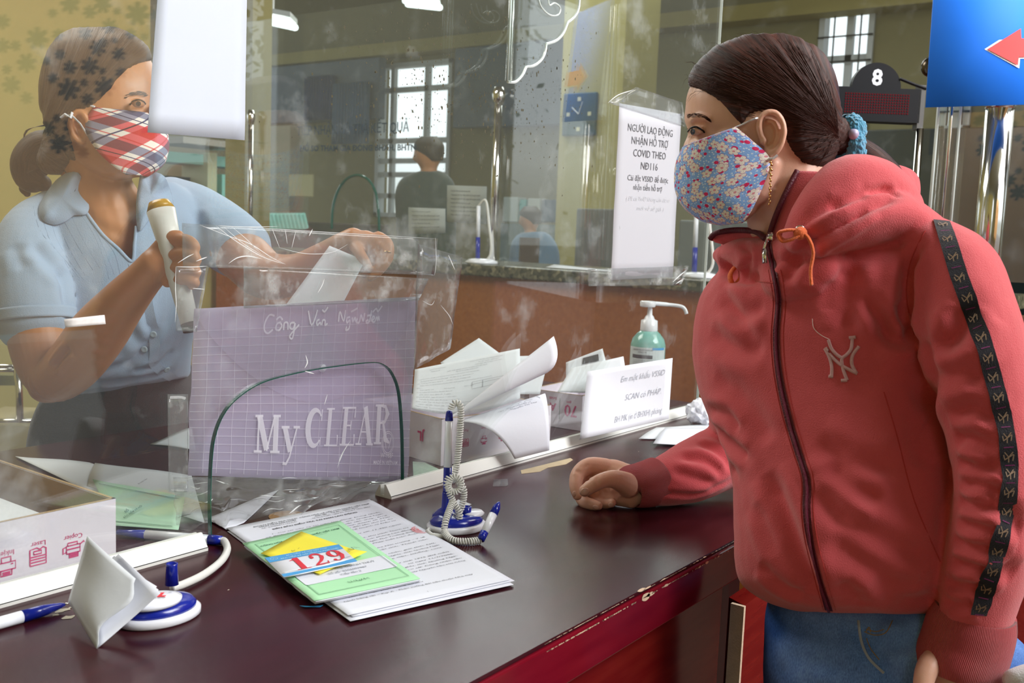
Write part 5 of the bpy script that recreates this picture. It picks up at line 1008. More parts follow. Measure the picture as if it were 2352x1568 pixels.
# steel chair rails and low cabinet at the left behind the clerk
t = thing('steel_chair', P(20, 1000, 2.9), 'chrome framed chair partly in view at the left edge behind the clerk elbow', 'chair')
for pts, r in [([(-60, 838), (52, 842)], .006), ([(-60, 850), (50, 850)], .006), ([(38, 835), (44, 900), (46, 968)], .010), ([(-60, 966), (72, 966)], .006)]: MB().tube([P(x, y, 2.9) for x, y in pts], r, 10).build('steel_rail', m_chrome, t, True)
MB().obox(P(-80, 862, 2.95), P(36, 862, 2.95) - P(-80, 862, 2.95), FF * .35, V((0, 0, -.03))).build('seat_pad', mat('olive seat', (.16, .15, .05), .7), t)
t = thing('low_cabinet', P(10, 1100, 3.1), 'low beige cabinet behind the chair at the left edge', 'cabinet'); a = P(-100, 972, 3.1); b_ = P(90, 968, 3.1); b_.z = a.z; d = b_ - a; MB().obox(V((a.x, a.y, 0)), d, V((-d.y, d.x, 0)).normalized() * .3, V((0, 0, a.z))).build('cabinet_body', mat('beige laminate', (.42, .36, .20), .5), t)
# --------------------------------------------------------------- leaf patterned cloth on the customer's side, mirrored in the glass
yc = -1.0
def mir(px, py): p = onp(px, py, 1, 2 * GY - yc); return V((p.x, yc, p.z))
m_cloth = mat('thin tan cloth', (.80, .60, .38), .9); N_, L_, b_ = nodes(m_cloth); tl = N_.new('ShaderNodeBsdfTranslucent'); tl.inputs[0].default_value = (.80, .60, .38, 1); mx = N_.new('ShaderNodeMixShader'); mx.inputs[0].default_value = .6; L_.new(b_.outputs[0], mx.inputs[1]); L_.new(tl.outputs[0], mx.inputs[2]); L_.new(mx.outputs[0], N_['Material Output'].inputs[0])
xa, xb = mir(-160, 200).x, mir(358, 200).x; za, zb3 = mir(150, 760).z, mir(150, -120).z
o = MB().box((xa, yc - .004, za), (xb, yc, zb3)).build('leaf_curtain', m_cloth); setp(o, 'thin tan cloth printed with dark maple leaves, mirrored in the glass over the clerk', 'curtain')
lv = [(195, 75, 20), (238, 95, 12), (300, 78, 16), (224, 110, 24), (272, 125, 20), (263, 93, 10), (137, 125, 16), (160, 155, 20), (205, 152, 26), (234, 163, 11), (277, 167, 16), (120, 180, 16), (157, 205, 32), (192, 190, 13), (240, 200, 30), (200, 228, 18), (130, 272, 14), (110, 295, 22), (165, 290, 26), (135, 330, 28), (85, 88, 32), (133, 80, 18), (315, 32, 34), (235, 10, 26), (160, 10, 28), (205, 28, 20), (60, 145, 28), (35, 105, 16), (5, 50, 22), (120, 30, 14), (5, 105, 22), (60, 225, 18), (25, 195, 26), (105, 140, 14), (355, 35, 16), (170, 335, 16), (190, 350, 18), (268, 26, 12), (250, 60, 22), (15, 160, 14), (330, 85, 12)]
mb = MB(); rn = random.Random(2)
for x, y, s in lv:
    a0 = rn.uniform(0, 6.28); pts = []
    for i in range(28):
        a = a0 + 2 * math.pi * i / 28; r = s * .86 * (.50 + .5 * (abs(math.cos(3.5 * (a - a0))) ** 1.4) + .12 * (i % 2)); pts.append(mir(x + r * math.cos(a), y + r * math.sin(a)) + V((0, .001, 0)))
    c_ = sum(pts, V()) / 28; mb.add(pts + [c_], [((i + 1) % 28, i, 28) for i in range(28)])
mb.build('leaf_print', mat('dark leaf print', (.02, .035, .03), .9), o)
area('cloth_backlight', ((xa + xb) / 2, yc - .7, 2.35), ((xa + xb) / 2, yc, 2.0), .9, .8, 22, (1, .98, .92))  # added lamp behind the leaf cloth so its mirror image shows
# trees outside, seen only as reflections
t = thing('garden_tree', (8.3, -6.5, 0), 'leafy tree outside the open front of the hall, mirrored in the glass', 'tree'); MB().tube([(8.3, -6.5, -.1), (8.35, -6.5, 2.5), (8.2, -6.4, 4)], [.14, .1, .05], 10).build('trunk', mat('bark', (.12, .08, .05), .9), t); rn = random.Random(11); mb = MB()
for i in range(3600):
    p = V((8.3 + rn.gauss(0, .8), -6.3 + rn.gauss(0, .6), 3.3 + rn.gauss(0, .95))); a, b2 = V((rn.uniform(-1, 1), rn.uniform(-1, 1), rn.uniform(-1, 1))).normalized() * .06, V((rn.uniform(-1, 1), rn.uniform(-1, 1), rn.uniform(-1, 1))).normalized() * .035; mb.add([p - a, p - b2, p + a, p + b2], [(0, 1, 2, 3)])
mb.build('foliage', mat('green leaves', (.07, .12, .04), .8), t)
# dried splashes on the glass
mb = MB(); rn = random.Random(21)
for i in range(900):
    x = rn.gauss(1080, 150); y = rn.gauss(190, 105)
    if y < 20 or y > 470 or x > 1390: continue
    r = rn.choice([.8, 1, 1.2, 1.5, 2, 3.2]) * .0005; g_ = G(x, y, GY - .0031); n_ = 7; e_ = rn.uniform(1, 1.8); mb.add([g_ + V((math.cos(a) * r, 0, math.sin(a) * r * e_)) for a in [2 * math.pi * j / n_ for j in range(n_)]], [tuple(range(n_))])
o = mb.build('dried_splashes', mat('dried dirt', (.08, .07, .04), .9)); setp(o, 'fine dark dried splash specks scattered over the upper middle of the glass', 'dirt specks', None, 'stuff')
# ================================================================== people: shared makers
def skin_mat(name, col, red):
    m = mat(name, col, .42, sss=.12, bump=.12, bscale=900); N, L, b = nodes(m); t = N.new('ShaderNodeTexCoord'); x = N.new('ShaderNodeTexNoise'); x.inputs['Scale'].default_value = 14; x.inputs['Detail'].default_value = 5; L.new(t.outputs['Object'], x.inputs['Vector'])
    r = N.new('ShaderNodeValToRGB'); r.color_ramp.elements[0].position = .35; r.color_ramp.elements[1].position = .7; r.color_ramp.elements[0].color = (*col, 1); r.color_ramp.elements[1].color = (*red, 1); L.new(x.outputs[0], r.inputs[0]); L.new(r.outputs[0], b.inputs['Base Color']); return m
m_skin = skin_mat('warm skin', (.70, .40, .285), (.75, .40, .30))
m_skin2 = skin_mat('tan skin', (.50, .215, .085), (.55, .23, .10))
m_nail = mat('fingernail', (.62, .36, .29), .25, coat=.3)
def hair_mat(name, c1, c2, rough=.5):
    m = mat(name, c1, rough, spec=.28); N, L, b = nodes(m); t = N.new('ShaderNodeTexCoord'); mp = N.new('ShaderNodeMapping'); mp.inputs['Scale'].default_value = (60, 1.6, 1); L.new(t.outputs['UV'], mp.inputs[0])
    x = N.new('ShaderNodeTexNoise'); x.inputs['Scale'].default_value = 1.0; x.inputs['Detail'].default_value = 8; x.inputs['Roughness'].default_value = .7; L.new(mp.outputs[0], x.inputs['Vector'])
    r = N.new('ShaderNodeValToRGB'); r.color_ramp.elements[0].position = .38; r.color_ramp.elements[1].position = .68; r.color_ramp.elements[0].color = (*c1, 1); r.color_ramp.elements[1].color = (*c2, 1); L.new(x.outputs[0], r.inputs[0]); L.new(r.outputs[0], b.inputs['Base Color'])
    bp = N.new('ShaderNodeBump'); bp.inputs['Strength'].default_value = .9; bp.inputs['Distance'].default_value = .0025; L.new(x.outputs[0], bp.inputs['Height']); L.new(bp.outputs[0], b.inputs['Normal']); return m
m_hair = hair_mat('dark reddish brown hair', (.014, .005, .004), (.10, .026, .015)); m_hair2 = hair_mat('dark brown hair', (.020, .012, .008), (.075, .045, .025), .45)
def fabric(name, col, bscale=700, bump=.5, rough=.85, sheen=.3, var=.06, vs_=40):
    return mat(name, col, rough, bump=bump, bscale=bscale, var=var, vscale=vs_, sheen=sheen, spec=.2)
m_jkt = fabric('coral red fleece', (.64, .098, .115)); m_rib = fabric('ribbed coral cuff', (.56, .072, .086))
N, L, b = nodes(m_rib); t_ = N.new('ShaderNodeTexCoord'); w_ = N.new('ShaderNodeTexWave'); w_.inputs['Scale'].default_value = 26; w_.inputs['Distortion'].default_value = .4; L.new(t_.outputs['UV'], w_.inputs['Vector']); bp_ = N.new('ShaderNodeBump'); bp_.inputs['Strength'].default_value = .9; bp_.inputs['Distance'].default_value = .0015; L.new(w_.outputs[1], bp_.inputs['Height']); L.new(bp_.outputs[0], b.inputs['Normal'])
def denim():
    m = mat('blue denim', (.08, .16, .38), .8, spec=.2); N, L, b = nodes(m); t = N.new('ShaderNodeTexCoord'); x = N.new('ShaderNodeTexNoise'); x.inputs['Scale'].default_value = 6; x.inputs['Detail'].default_value = 10; L.new(t.outputs['Object'], x.inputs['Vector'])
    r = N.new('ShaderNodeValToRGB'); r.color_ramp.elements[0].position = .40; r.color_ramp.elements[0].color = (.03, .10, .36, 1); r.color_ramp.elements[1].position = .66; r.color_ramp.elements[1].color = (.24, .44, .90, 1); L.new(x.outputs[0], r.inputs[0]); mp = N.new('ShaderNodeMapping'); mp.inputs['Scale'].default_value = (900, 900, 260); L.new(t.outputs['Object'], mp.inputs[0]); y = N.new('ShaderNodeTexNoise'); y.inputs['Scale'].default_value = 1; L.new(mp.outputs[0], y.inputs['Vector'])
    mx = N.new('ShaderNodeMix'); mx.data_type = 'RGBA'; mx.blend_type = 'OVERLAY'; mx.inputs[0].default_value = .7; L.new(r.outputs[0], mx.inputs[6]); L.new(y.outputs[0], mx.inputs[7]); L.new(mx.outputs[2], b.inputs['Base Color']); return m
m_denim = denim()
def ribbon(tree, path, wpx, lift, k=5, across=None):
    """strip on a surface following a pixel path; returns verts/faces and the centre line"""
    q = catmull(path, k); C = []; Nn = []
    for a in q:
        h, n_ = cast(tree, a[0], a[1])
        if h is None: continue
        C.append(h + n_ * lift); Nn.append(n_)
    for _ in range(3): Nn = [(Nn[max(i - 1, 0)] + Nn[i] + Nn[min(i + 1, len(Nn) - 1)]).normalized() for i in range(len(Nn))]
    L_, R_ = [], []
    for i, c in enumerate(C):
        t = (C[min(i + 1, len(C) - 1)] - C[max(i - 1, 0)]).normalized(); s = t.cross(Nn[i]).normalized() * (wpx / 2); L_.append(c - s); R_.append(c + s)
    return C, L_, R_, Nn
def ribbon_mb(mb, tree, path, w, lift=.0006, k=5):
    C, L_, R_, Nn = ribbon(tree, path, w, lift, k); n = len(C)
    if n > 1: mb.add(L_ + R_, [(i, i + 1, n + i + 1, n + i) for i in range(n - 1)], 0, [(0, i / 10) for i in range(n)] + [(1, i / 10) for i in range(n)])
    return C, L_, R_, Nn
def cord_mb(mb, tree, path, r, lift=0., k=5, n=6):
    pts = []
    for a in catmull(path, k):
        h, _ = cast(tree, a[0], a[1], lift)
        if h is not None: pts.append(h)
    if len(pts) > 1: mb.tube(pts, r, n)
def hair_cap(name, co, fc, nr, poly, thick, tie, mt, parent, fade=26, side=None):
    x, y, w = topx(co); ins = inpoly(x, y, poly); d = polydist(x, y, poly); t = thick * np.clip(d / fade, 0, 1) ** .5
    ang = np.arctan2(y - tie[1], x - tie[0]); rad = np.hypot(y - tie[1], x - tie[0]) / 200
    streak = np.array([noise.noise(V((a * 16, r * 1.2, 3.))) + .5 * noise.noise(V((a * 40, r * 1.5, 9.))) for a, r in zip(ang, rad)])
    c2 = co + nr * (t + .0018 * streak * np.clip(d / fade, 0, 1))[:, None]
    # skull left of the poly keeps just below the skin so the cap closes under it
    c2 = np.where(ins[:, None], c2, co - nr * .003)
    keep = [f for f in fc if any(ins[i] for i in f)]; used = sorted({i for f in keep for i in f}); mp = {i: k for k, i in enumerate(used)}
    uv = [(ang[i] * .5, rad[i]) for i in used]
    return nmesh(name, c2[used], [tuple(mp[i] for i in f) for f in keep], mt, parent, uv), c2
def strand_mb(mb, pts, r=.00035): mb.tube(pts, [r * (1 - .7 * i / (len(pts) - 1)) for i in range(len(pts))], 3)
def mask_piece(front, back, w0, depth, mt, name, parent, nu=28, nv=28, tuck=.0):
    f_ = catmull(front, 6); b_ = catmull(back, 6); assert len(f_) == len(b_)
    def at(l, v): s = v * (len(l) - 1); i = min(int(s), len(l) - 2); return l[i] + (l[i + 1] - l[i]) * (s - i)
    def S(u, v):      # u 0..1 : near edge .. front .. far edge
        a = (u * 2 - 1); f, b = at(f_, 1 - v), at(b_, 1 - v); q = 1 - math.cos(abs(a) * math.pi / 2); px, py = f[0] + (b[0] - f[0]) * q, f[1] + (b[1] - f[1]) * (abs(a) * .25 + q * .75)
        w = w0 + math.copysign(math.sin(abs(a) * math.pi / 2) ** .85, a) * depth * (1 - .10 * (2 * v - 1) ** 2); p = P(px, py, w); n_ = noise.noise(V((u * 9, v * 9, 2.))) * .0010; return p - FF * n_
    return sheet(name, S, 1, 1, nu, nv, mt, parent, .0016), S
def finger(j, rs, rd=None, n=14): return limb([(x, y, w, r, r * w / FPX * .95) for (x, y, w), r in zip(j, rs)], 4, n)
def nail(mb, tree, px, py, rx, ry, ang, lift=.0002):
    c, n_ = cast(tree, px, py, lift)
    if c is None: return
    k = (c - C0).dot(FF) / FPX; n_ = (n_ * .6 - FF * .4).normalized(); u = (RR * math.cos(ang) - UU * math.sin(ang)); u = (u - n_ * u.dot(n_)).normalized()
    mb.lathe([(rx * k, -.0012), (rx * k, .0002), (rx * k * .8, .0008), (rx * k * .35, .0011)], c, n_, 20, 0, 1, ry / rx, u)
# ================================================================== the customer
cus_o = P(2000, 1568, 1.18); CUS = thing('person', (cus_o.x, cus_o.y, 0), 'person in a coral red hooded jacket and flowered mask leaning on the counter', 'person')
W0 = 1.22
head_rows = [(1712, 96, W0, 1792, 92, W0, .022), (1650, 122, W0, 1856, 118, W0, .047), (1606, 165, W0, 1888, 160, W0, .062), (1582, 212, W0, 1902, 212, W0, .070), (1576, 250, W0, 1908, 256, W0, .073), (1574, 276, W0, 1910, 288, W0, .072), (1582, 302, W0, 1908, 315, W0, .069), (1574, 330, W0, 1902, 340, W0, .066), (1566, 360, W0, 1893, 366, W0, .061), (1576, 392, W0, 1880, 392, W0, .058), (1580, 430, W0, 1850, 416, W0, .054), (1588, 468, W0, 1806, 440, W0, .048), (1606, 500, W0, 1766, 470, W0, .038), (1644, 514, W0, 1734, 494, W0, .022)]
head = slab(head_rows, 5, 48, 2.25, .10)
ear = [limb([(1750, 318, 1.150, 7, .005), (1744, 296, 1.146, 7, .005), (1746, 272, 1.143, 7, .005), (1760, 259, 1.141, 7.5, .005), (1780, 259, 1.139, 7.5, .005), (1795, 275, 1.137, 7, .005), (1801, 300, 1.137, 7, .005), (1796, 326, 1.139, 7, .005), (1785, 344, 1.142, 9, .005), (1772, 353, 1.146, 11, .005), (1763, 344, 1.150, 9, .005)], 4, 10), ball(1777, 304, 1.152, 27, 46, .004, 12), limb([(1764, 278, 1.148, 6, .005), (1778, 282, 1.146, 6, .005), (1786, 304, 1.146, 6, .005), (1780, 330, 1.147, 6, .005), (1768, 338, 1.149, 6, .005)], 4, 8), ball(1752, 324, 1.150, 8, 11, .008, 8), ball(1760, 310, 1.165, 26, 50, .012, 10)]
neck = limb([(1835, 320, 1.222, 62, .050), (1826, 400, 1.220, 78, .055), (1806, 470, 1.216, 84, .056), (1802, 535, 1.222, 80, .050), (1850, 640, 1.26, 80, .04)], 5, 24)
cheek = ball(1700, 330, 1.185, 70, 70, .030, 12)
brow = limb([(1594, 273, 1.206, 6, .008), (1608, 268, 1.189, 7, .008), (1632, 276, 1.177, 8, .008)], 4, 10)
lid = [ball(1600, 301, 1.186, 15, 11, .011, 10)]
jaw = limb([(1775, 380, 1.17, 22, .016), (1745, 440, 1.175, 24, .018), (1700, 490, 1.19, 22, .018)], 4, 12)
inner = [slab([(1790, 650, 1.29, 2060, 620, 1.17, .04), (1720, 900, 1.26, 2080, 880, 1.15, .07), (1800, 1200, 1.24, 2120, 1200, 1.15, .05), (1840, 1450, 1.25, 2130, 1450, 1.17, .04)], 4, 20),
         limb([(1790, 670, 1.30, 36, .03), (1690, 740, 1.37, 30, .022), (1665, 900, 1.44, 34, .022), (1695, 1015, 1.51, 34, .022), (1560, 1092, 1.45, 32, .022), (1470, 1118, 1.42, 36, .019), (1430, 1110, 1.415, 38, .018)], 4, 16),
         limb([(2060, 600, 1.14, 40, .03), (2190, 680, 1.07, 50, .03), (2250, 900, 1.045, 50, .03), (2285, 1100, 1.035, 48, .03), (2250, 1340, 1.05, 46, .026), (2220, 1480, 1.06, 48, .024), (2205, 1540, 1.06, 52, .022)], 4, 16),
         limb([(1920, 1470, 1.24, 50, .04), (1900, 1800, 1.25, 60, .05), (1890, 2300, 1.3, 45, .04), (1890, 3100, 1.30, 32, .03)], 4, 14), limb([(2120, 1470, 1.18, 50, .04), (2120, 1800, 1.18, 60, .05), (2100, 2300, 1.2, 45, .04), (2090, 3300, 1.22, 32, .03)], 4, 14)]
hand = [limb([(1462, 1117, 1.418, 46, .020), (1430, 1108, 1.424, 46, .019), (1402, 1092, 1.432, 40, .017), (1380, 1084, 1.436, 30, .014)], 4, 18), limb([(1445, 1132, 1.418, 36, .018), (1418, 1136, 1.424, 26, .016), (1398, 1136, 1.432, 22, .013)], 4, 14),
        finger([(1392, 1074, 1.432), (1354, 1070, 1.430), (1328, 1088, 1.420), (1322, 1116, 1.406), (1326, 1138, 1.398)], [22, 20.5, 17.5, 15, 11.5]),
        finger([(1392, 1092, 1.440), (1350, 1100, 1.442), (1334, 1126, 1.436), (1340, 1151, 1.420), (1360, 1158, 1.404), (1375, 1161, 1.398)], [20, 18.5, 16.5, 15, 13.5, 10.5]),
        finger([(1402, 1114, 1.442), (1366, 1132, 1.444), (1370, 1150, 1.432), (1388, 1156, 1.414), (1406, 1155, 1.402)], [18, 16, 14, 12.5, 10]),
        finger([(1444, 1114, 1.398), (1414, 1101, 1.380), (1388, 1102, 1.372), (1366, 1112, 1.367), (1343, 1127, 1.364)], [29, 22.5, 18.5, 17.5, 14.5])]
hand2 = [ball(2200, 1560, 1.055, 60, 66, .018, 12), finger([(2160, 1505, 1.045), (2130, 1535, 1.03), (2118, 1590, 1.02), (2120, 1640, 1.015)], [30, 26, 21, 17])] + [finger([(2175 + 28 * i, 1600, 1.055 + .004 * i), (2168 + 30 * i, 1680, 1.05), (2165 + 28 * i, 1740, 1.04), (2168 + 26 * i, 1790 - 8 * abs(i - 1), 1.03)], [19, 17, 15, 12]) for i in range(4)]
co, fc, nr = fuse([head, neck, cheek, brow, jaw] + ear + inner + hand + hand2 + lid, .0018, 3)
tr0 = bvh(co, fc)
fl = [([(1588, 288), (1602, 284), (1620, 290)], .0035, .0022), ([(1588, 314), (1604, 318), (1622, 312)], .004, .0016), ([(1574, 300), (1580, 312), (1578, 330)], .005, .002), ([(1372, 1094), (1376, 1112)], .002, .0009), ([(1368, 1096), (1371, 1110)], .0016, .0006), ([(1420, 1130), (1408, 1138)], .004, .0012), ([(1880, 430), (1860, 500), (1840, 540)], .008, .0012), ([(1740, 470), (1760, 500), (1780, 540)], .006, .002), ([(1325, 1080), (1330, 1086)], .003, .001)]
fl += [([(1349, 1098), (1352, 1104)], .002, .0008), ([(1352, 1064), (1344, 1074)], .002, .0007)]
co = fold(co, nr, tr0, fl); BODY = nmesh('body', co, fc, m_skin, CUS); tb_ = bvh(co, fc)
# eye, brow, nails
mb = MB(); e_, _ = cast(tb_, 1600, 303, .0006)
def patch(mb, tree, pts, lift, mi=0):
    v = [cast(tree, *p, lift)[0] for p in pts]
    if any(a is None for a in v): return
    c = sum(v, V()) / len(v); n = len(v); mb.add(v + [c], [((i + 1) % n, i, n) for i in range(n)], mi)
patch(mb, tb_, [(1586, 302), (1592, 297), (1600, 296), (1608, 298), (1614, 303), (1606, 307), (1597, 308), (1590, 306)], .0005); mb.build('eye_white', mat('eye white', (.55, .50, .47), .15, coat=.5), CUS)
mb = MB(); patch(mb, tb_, [(1592 + 6.5 * math.cos(a) * .8, 302 + 6 * math.sin(a)) for a in [i * .57 for i in range(11)]], .0010); mb.build('iris', mat('dark iris', (.015, .008, .006), .08, coat=1), CUS)
mb = MB(); cord_mb(mb, tb_, [(1581, 302), (1588, 295), (1598, 292), (1608, 296), (1618, 304)], .0010, .0008); rn = random.Random(1)
for i in range(9):
    x = 1584 + i * 3.4; h, n_ = cast(tb_, x, 295 + abs(i - 4) * .8, .001)
    if h: mb.tube([h, h - RR * .002 + UU * (.0010 - i * .0001) - FF * .002, h - RR * .0045 + UU * .0 - FF * .0035], [.0002, .00018, .0001], 4)
for x in (1586, 1588, 1591): h, n_ = cast(tb_, x, 312, .001); mb.tube([h, h - RR * .002 - UU * .003 - FF * .001], [.0002, .0001], 4)
mb.build('eyelashes', m_black, CUS)
mb = MB(); 
for i in range(150):
    f_ = rn.random(); x = 1577 + 52 * f_; y = 268 - 8 * math.sin(f_ * 2.2) + 14 * f_ * f_ + rn.uniform(-5, 5) * (1 - .5 * f_); a, _ = cast(tb_, x, y, .0004); b2, _ = cast(tb_, x + 6, y - 1 + 5 * f_, .0010)
    if a and b2 and (a - b2).length < .01: mb.tube([a, b2], [.00028, .00012], 3)
mb.build('eyebrow', m_hair, CUS)
for x, y, rx, ry, an in [(1343, 1129, 11, 8.5, -.35), (1319, 1134, 4.5, 7, .1), (1369, 1165, 8, 5, .3), (1387, 1168, 4, 5, .3), (1403, 1159, 7, 5.5, -.4)]:
    mb = MB(); nail(mb, tb_, x, y, rx, ry, an)
    if mb.v: mb.build('fingernail', m_nail, CUS, True)
# hair
hp = [(1500, 60), (2000, 40), (2000, 330), (1935, 400), (1905, 402), (1872, 388), (1842, 372), (1820, 348), (1806, 322), (1806, 288), (1796, 262), (1772, 249), (1748, 252), (1722, 262), (1704, 286), (1690, 274), (1668, 246), (1640, 222), (1606, 204), (1585, 198), (1500, 205)]
hco, hfc, hnr = fuse([head, limb([(1880, 300, W0, 40, .05), (1930, 318, W0, 26, .02)], 4, 16)], .0022, 5)
HAIR, hc2 = hair_cap('hair', hco, hfc, hnr, hp, .0085, (1945, 322), m_hair, CUS); th_ = bvh(hc2, hfc)
pony = limb([(1945, 330, W0, 26, .018), (1985, 352, W0, 30, .020), (2020, 385, W0, 34, .022), (2048, 425, W0 + .01, 34, .022), (2060, 500, W0 + .03, 26, .018)], 6, 20); pv, pf = pony
puv = [((i % 20) / 20, i // 20 * .12) for i in range(len(pv))]; mesh('ponytail', pv, pf, m_hair, CUS, True, puv)
mb = MB(); rn = random.Random(6)
for i in range(420):    # strands combed back to the tie, near side
    s = rn.random(); hx, hy = 0, 0; fr = [(1582, 200), (1640, 215), (1690, 270), (1745, 252), (1800, 262), (1806, 320), (1845, 372), (1900, 398)]; topl = [(1578, 190), (1600, 150), (1650, 110), (1720, 85), (1800, 86), (1860, 112), (1900, 170), (1918, 240)]
    j = rn.uniform(0, 6.99); a = int(j); f1 = [fr[a][k] + (fr[a + 1][k] - fr[a][k]) * (j - a) for k in (0, 1)]; t1 = [topl[a][k] + (topl[a + 1][k] - topl[a][k]) * (j - a) for k in (0, 1)]
    q = rn.random() ** .8; st = (f1[0] + (t1[0] - f1[0]) * q, f1[1] + (t1[1] - f1[1]) * q); mid = ((st[0] + 1930) / 2 + rn.uniform(-5, 5), (st[1] + 318) / 2 - 16 * q - 10 + rn.uniform(-6, 6)); pts = []
    for m_ in range(9):
        u = m_ / 8 * rn.uniform(.75, 1); x = st[0] * (1 - u) ** 2 + mid[0] * 2 * u * (1 - u) + 1925 * u * u; y = st[1] * (1 - u) ** 2 + mid[1] * 2 * u * (1 - u) + 318 * u * u; h, _ = cast(th_, x, y, .0006 + .0005 * rn.random())
        if h is not None and (not pts or (h - pts[-1]).length < .06): pts.append(h)
    if len(pts) > 3: strand_mb(mb, pts, .0004)
mb.build('combed_strands', m_hair, CUS, True)
mb = MB()
for i in range(70):     # wisps at the forehead and along the crown
    if i < 30: x, y = 1590 + rn.uniform(-12, 60), 186 + rn.uniform(-10, 30); h, _ = cast(th_, x, y, .001); e = (rn.uniform(-34, -4), rn.uniform(8, 34))
    else: j = rn.uniform(0, 1); x, y = 1582 + 320 * j, 176 - 96 * math.sin(math.pi * min(1, j * 1.0)) ** .7 + 10; h = None; h, _ = cast(th_, x, y, .0); e = (rn.uniform(-34, 4), rn.uniform(-20, -6))
    if h is None: continue
    k = W0 / FPX; a = h; b2 = h + RR * e[0] * .5 * k + UU * (-e[1] * .5 * k + .003); c2 = h + RR * e[0] * k - UU * e[1] * k; mb.tube([a, b2, c2], [.00016, .00013, .00006], 3)
mb.build('loose_wisps', m_hair, CUS)
# scrunchie
mb = MB(); cS = P(1950, 326, W0 - .005); k = W0 / FPX; ring_ = []
for i in range(26): a = 2 * math.pi * i / 25; ring_.append(cS + (UU * math.cos(a) * 40 * k + (RR * .35 - FF * .9) * math.sin(a) * 26 * k) + RR * (.003 * math.sin(3 * a)))
mb.tube(ring_, [24 * k * (1 + .12 * math.sin(i * 2.1)) for i in range(26)], 18, cap=False); o = mb.build('scrunchie', mat('fluffy blue fabric', (.08, .33, .52), .95, bump=1., bscale=350, sheen=.6, var=.25, vscale=120), CUS, True)
ds = o.modifiers.new('sub', 'SUBSURF'); ds.levels = 3; ds.render_levels = 3; tx = bpy.data.textures.new('fluff', 'CLOUDS'); tx.noise_scale = .004; dm = o.modifiers.new('fluff', 'DISPLACE'); dm.texture = tx; dm.strength = .0045
MB().lathe([(.001, -.006), (.0055, -.004), (.0065, 0), (.0055, .004), (.001, .006)], P(1960, 308, W0 - .03), -FF, 16).build('scrunchie_bead', mat('lilac bead', (.45, .40, .58), .4), CUS, True)
# flowered mask
def flower_mat():
    m = mat('flowered cotton', (.25, .45, .80), .8, bump=.3, bscale=900); N, L, b = nodes(m); t = N.new('ShaderNodeTexCoord'); last = None
    def math_(op, a, b_=None, c=None):
        n = N.new('ShaderNodeMath'); n.operation = op
        for i, v in enumerate((a, b_, c)):
            if v is None: continue
            if hasattr(v, 'default_value') or hasattr(v, 'links'): L.new(v, n.inputs[i])
            else: n.inputs[i].default_value = v
        return n.outputs[0]
    def mixc(f, c1, c2):
        n = N.new('ShaderNodeMix'); n.data_type = 'RGBA'; L.new(f, n.inputs[0])
        if isinstance(c1, tuple): n.inputs[6].default_value = (*c1, 1)
        else: L.new(c1, n.inputs[6])
        n.inputs[7].default_value = (*c2, 1); return n.outputs[2]
    def cells(scale, seed):
        mp = N.new('ShaderNodeMapping'); mp.inputs['Scale'].default_value = (scale, scale, 1); mp.inputs['Location'].default_value = (seed, seed * .7, 0); L.new(t.outputs['UV'], mp.inputs[0]); v = N.new('ShaderNodeTexVoronoi'); v.voronoi_dimensions = '2D'; v.inputs['Scale'].default_value = 1; v.inputs['Randomness'].default_value = .75; L.new(mp.outputs[0], v.inputs['Vector'])
        s = N.new('ShaderNodeVectorMath'); s.operation = 'SUBTRACT'; L.new(mp.outputs[0], s.inputs[0]); L.new(v.outputs['Position'], s.inputs[1]); sp = N.new('ShaderNodeSeparateXYZ'); L.new(s.outputs[0], sp.inputs[0]); cs = N.new('ShaderNodeSeparateColor'); L.new(v.outputs['Color'], cs.inputs[0])
        ang = math_('ARCTAN2', sp.outputs[1], sp.outputs[0]); return v.outputs['Distance'], ang, cs.outputs[0], sp
    d0, _, _, _ = cells(34, 3.1); col = mixc(math_('LESS_THAN', d0, .22), (.26, .46, .88), (.70, .80, .95))
    for sc_, sd in ((9.5, 7.7), (8.0, 2.2)):
        d3, a3, r3, _ = cells(sc_, sd); col = mixc(math_('LESS_THAN', d3, math_('MULTIPLY_ADD', r3, .09, .09)), col, (.70, .02, .12))
    for sc_, sd in ((7.6, .4), (6.6, 5.3)):
        d, a, r, _ = cells(sc_, sd); pet = math_('ABSOLUTE', math_('COSINE', math_('ADD', math_('MULTIPLY', a, 2.5), math_('MULTIPLY', r, 6.28)))); rr_ = math_('MULTIPLY_ADD', math_('POWER', pet, .5), .17, .12)
        col = mixc(math_('LESS_THAN', d, math_('ADD', rr_, .025)), col, (.45, .08, .28)); col = mixc(math_('LESS_THAN', d, rr_), col, (.88, .80, .74)); col = mixc(math_('LESS_THAN', d, .07), col, (.75, .30, .35))
    L.new(col, b.inputs['Base Color']); return m
front = [(1567, 338), (1552, 372), (1548, 412), (1553, 448), (1572, 480), (1612, 508), (1655, 518)]
back = [(1690, 291), (1732, 326), (1768, 362), (1762, 402), (1745, 446), (1724, 488), (1706, 512)]
MK, MS = mask_piece(front, back, W0, -.078, flower_mat(), 'flowered_mask', CUS, 40, 34)
for p in (MK.data.uv_layers[0].data): p.uv = (p.uv[0] * 1.7, p.uv[1] * 1.0)
mb = MB(); strokes(mb, lambda u, v: MS(u, v) - FF * .0014, [[(.02 + .0 * i, i / 30) for i in range(31)], [(.06 + .9 * i / 30, .985) for i in range(31)], [(.06 + .9 * i / 30, .015) for i in range(31)]], .012); mb.build('mask_binding', mat('pink piping', (.60, .42, .62), .8), CUS)
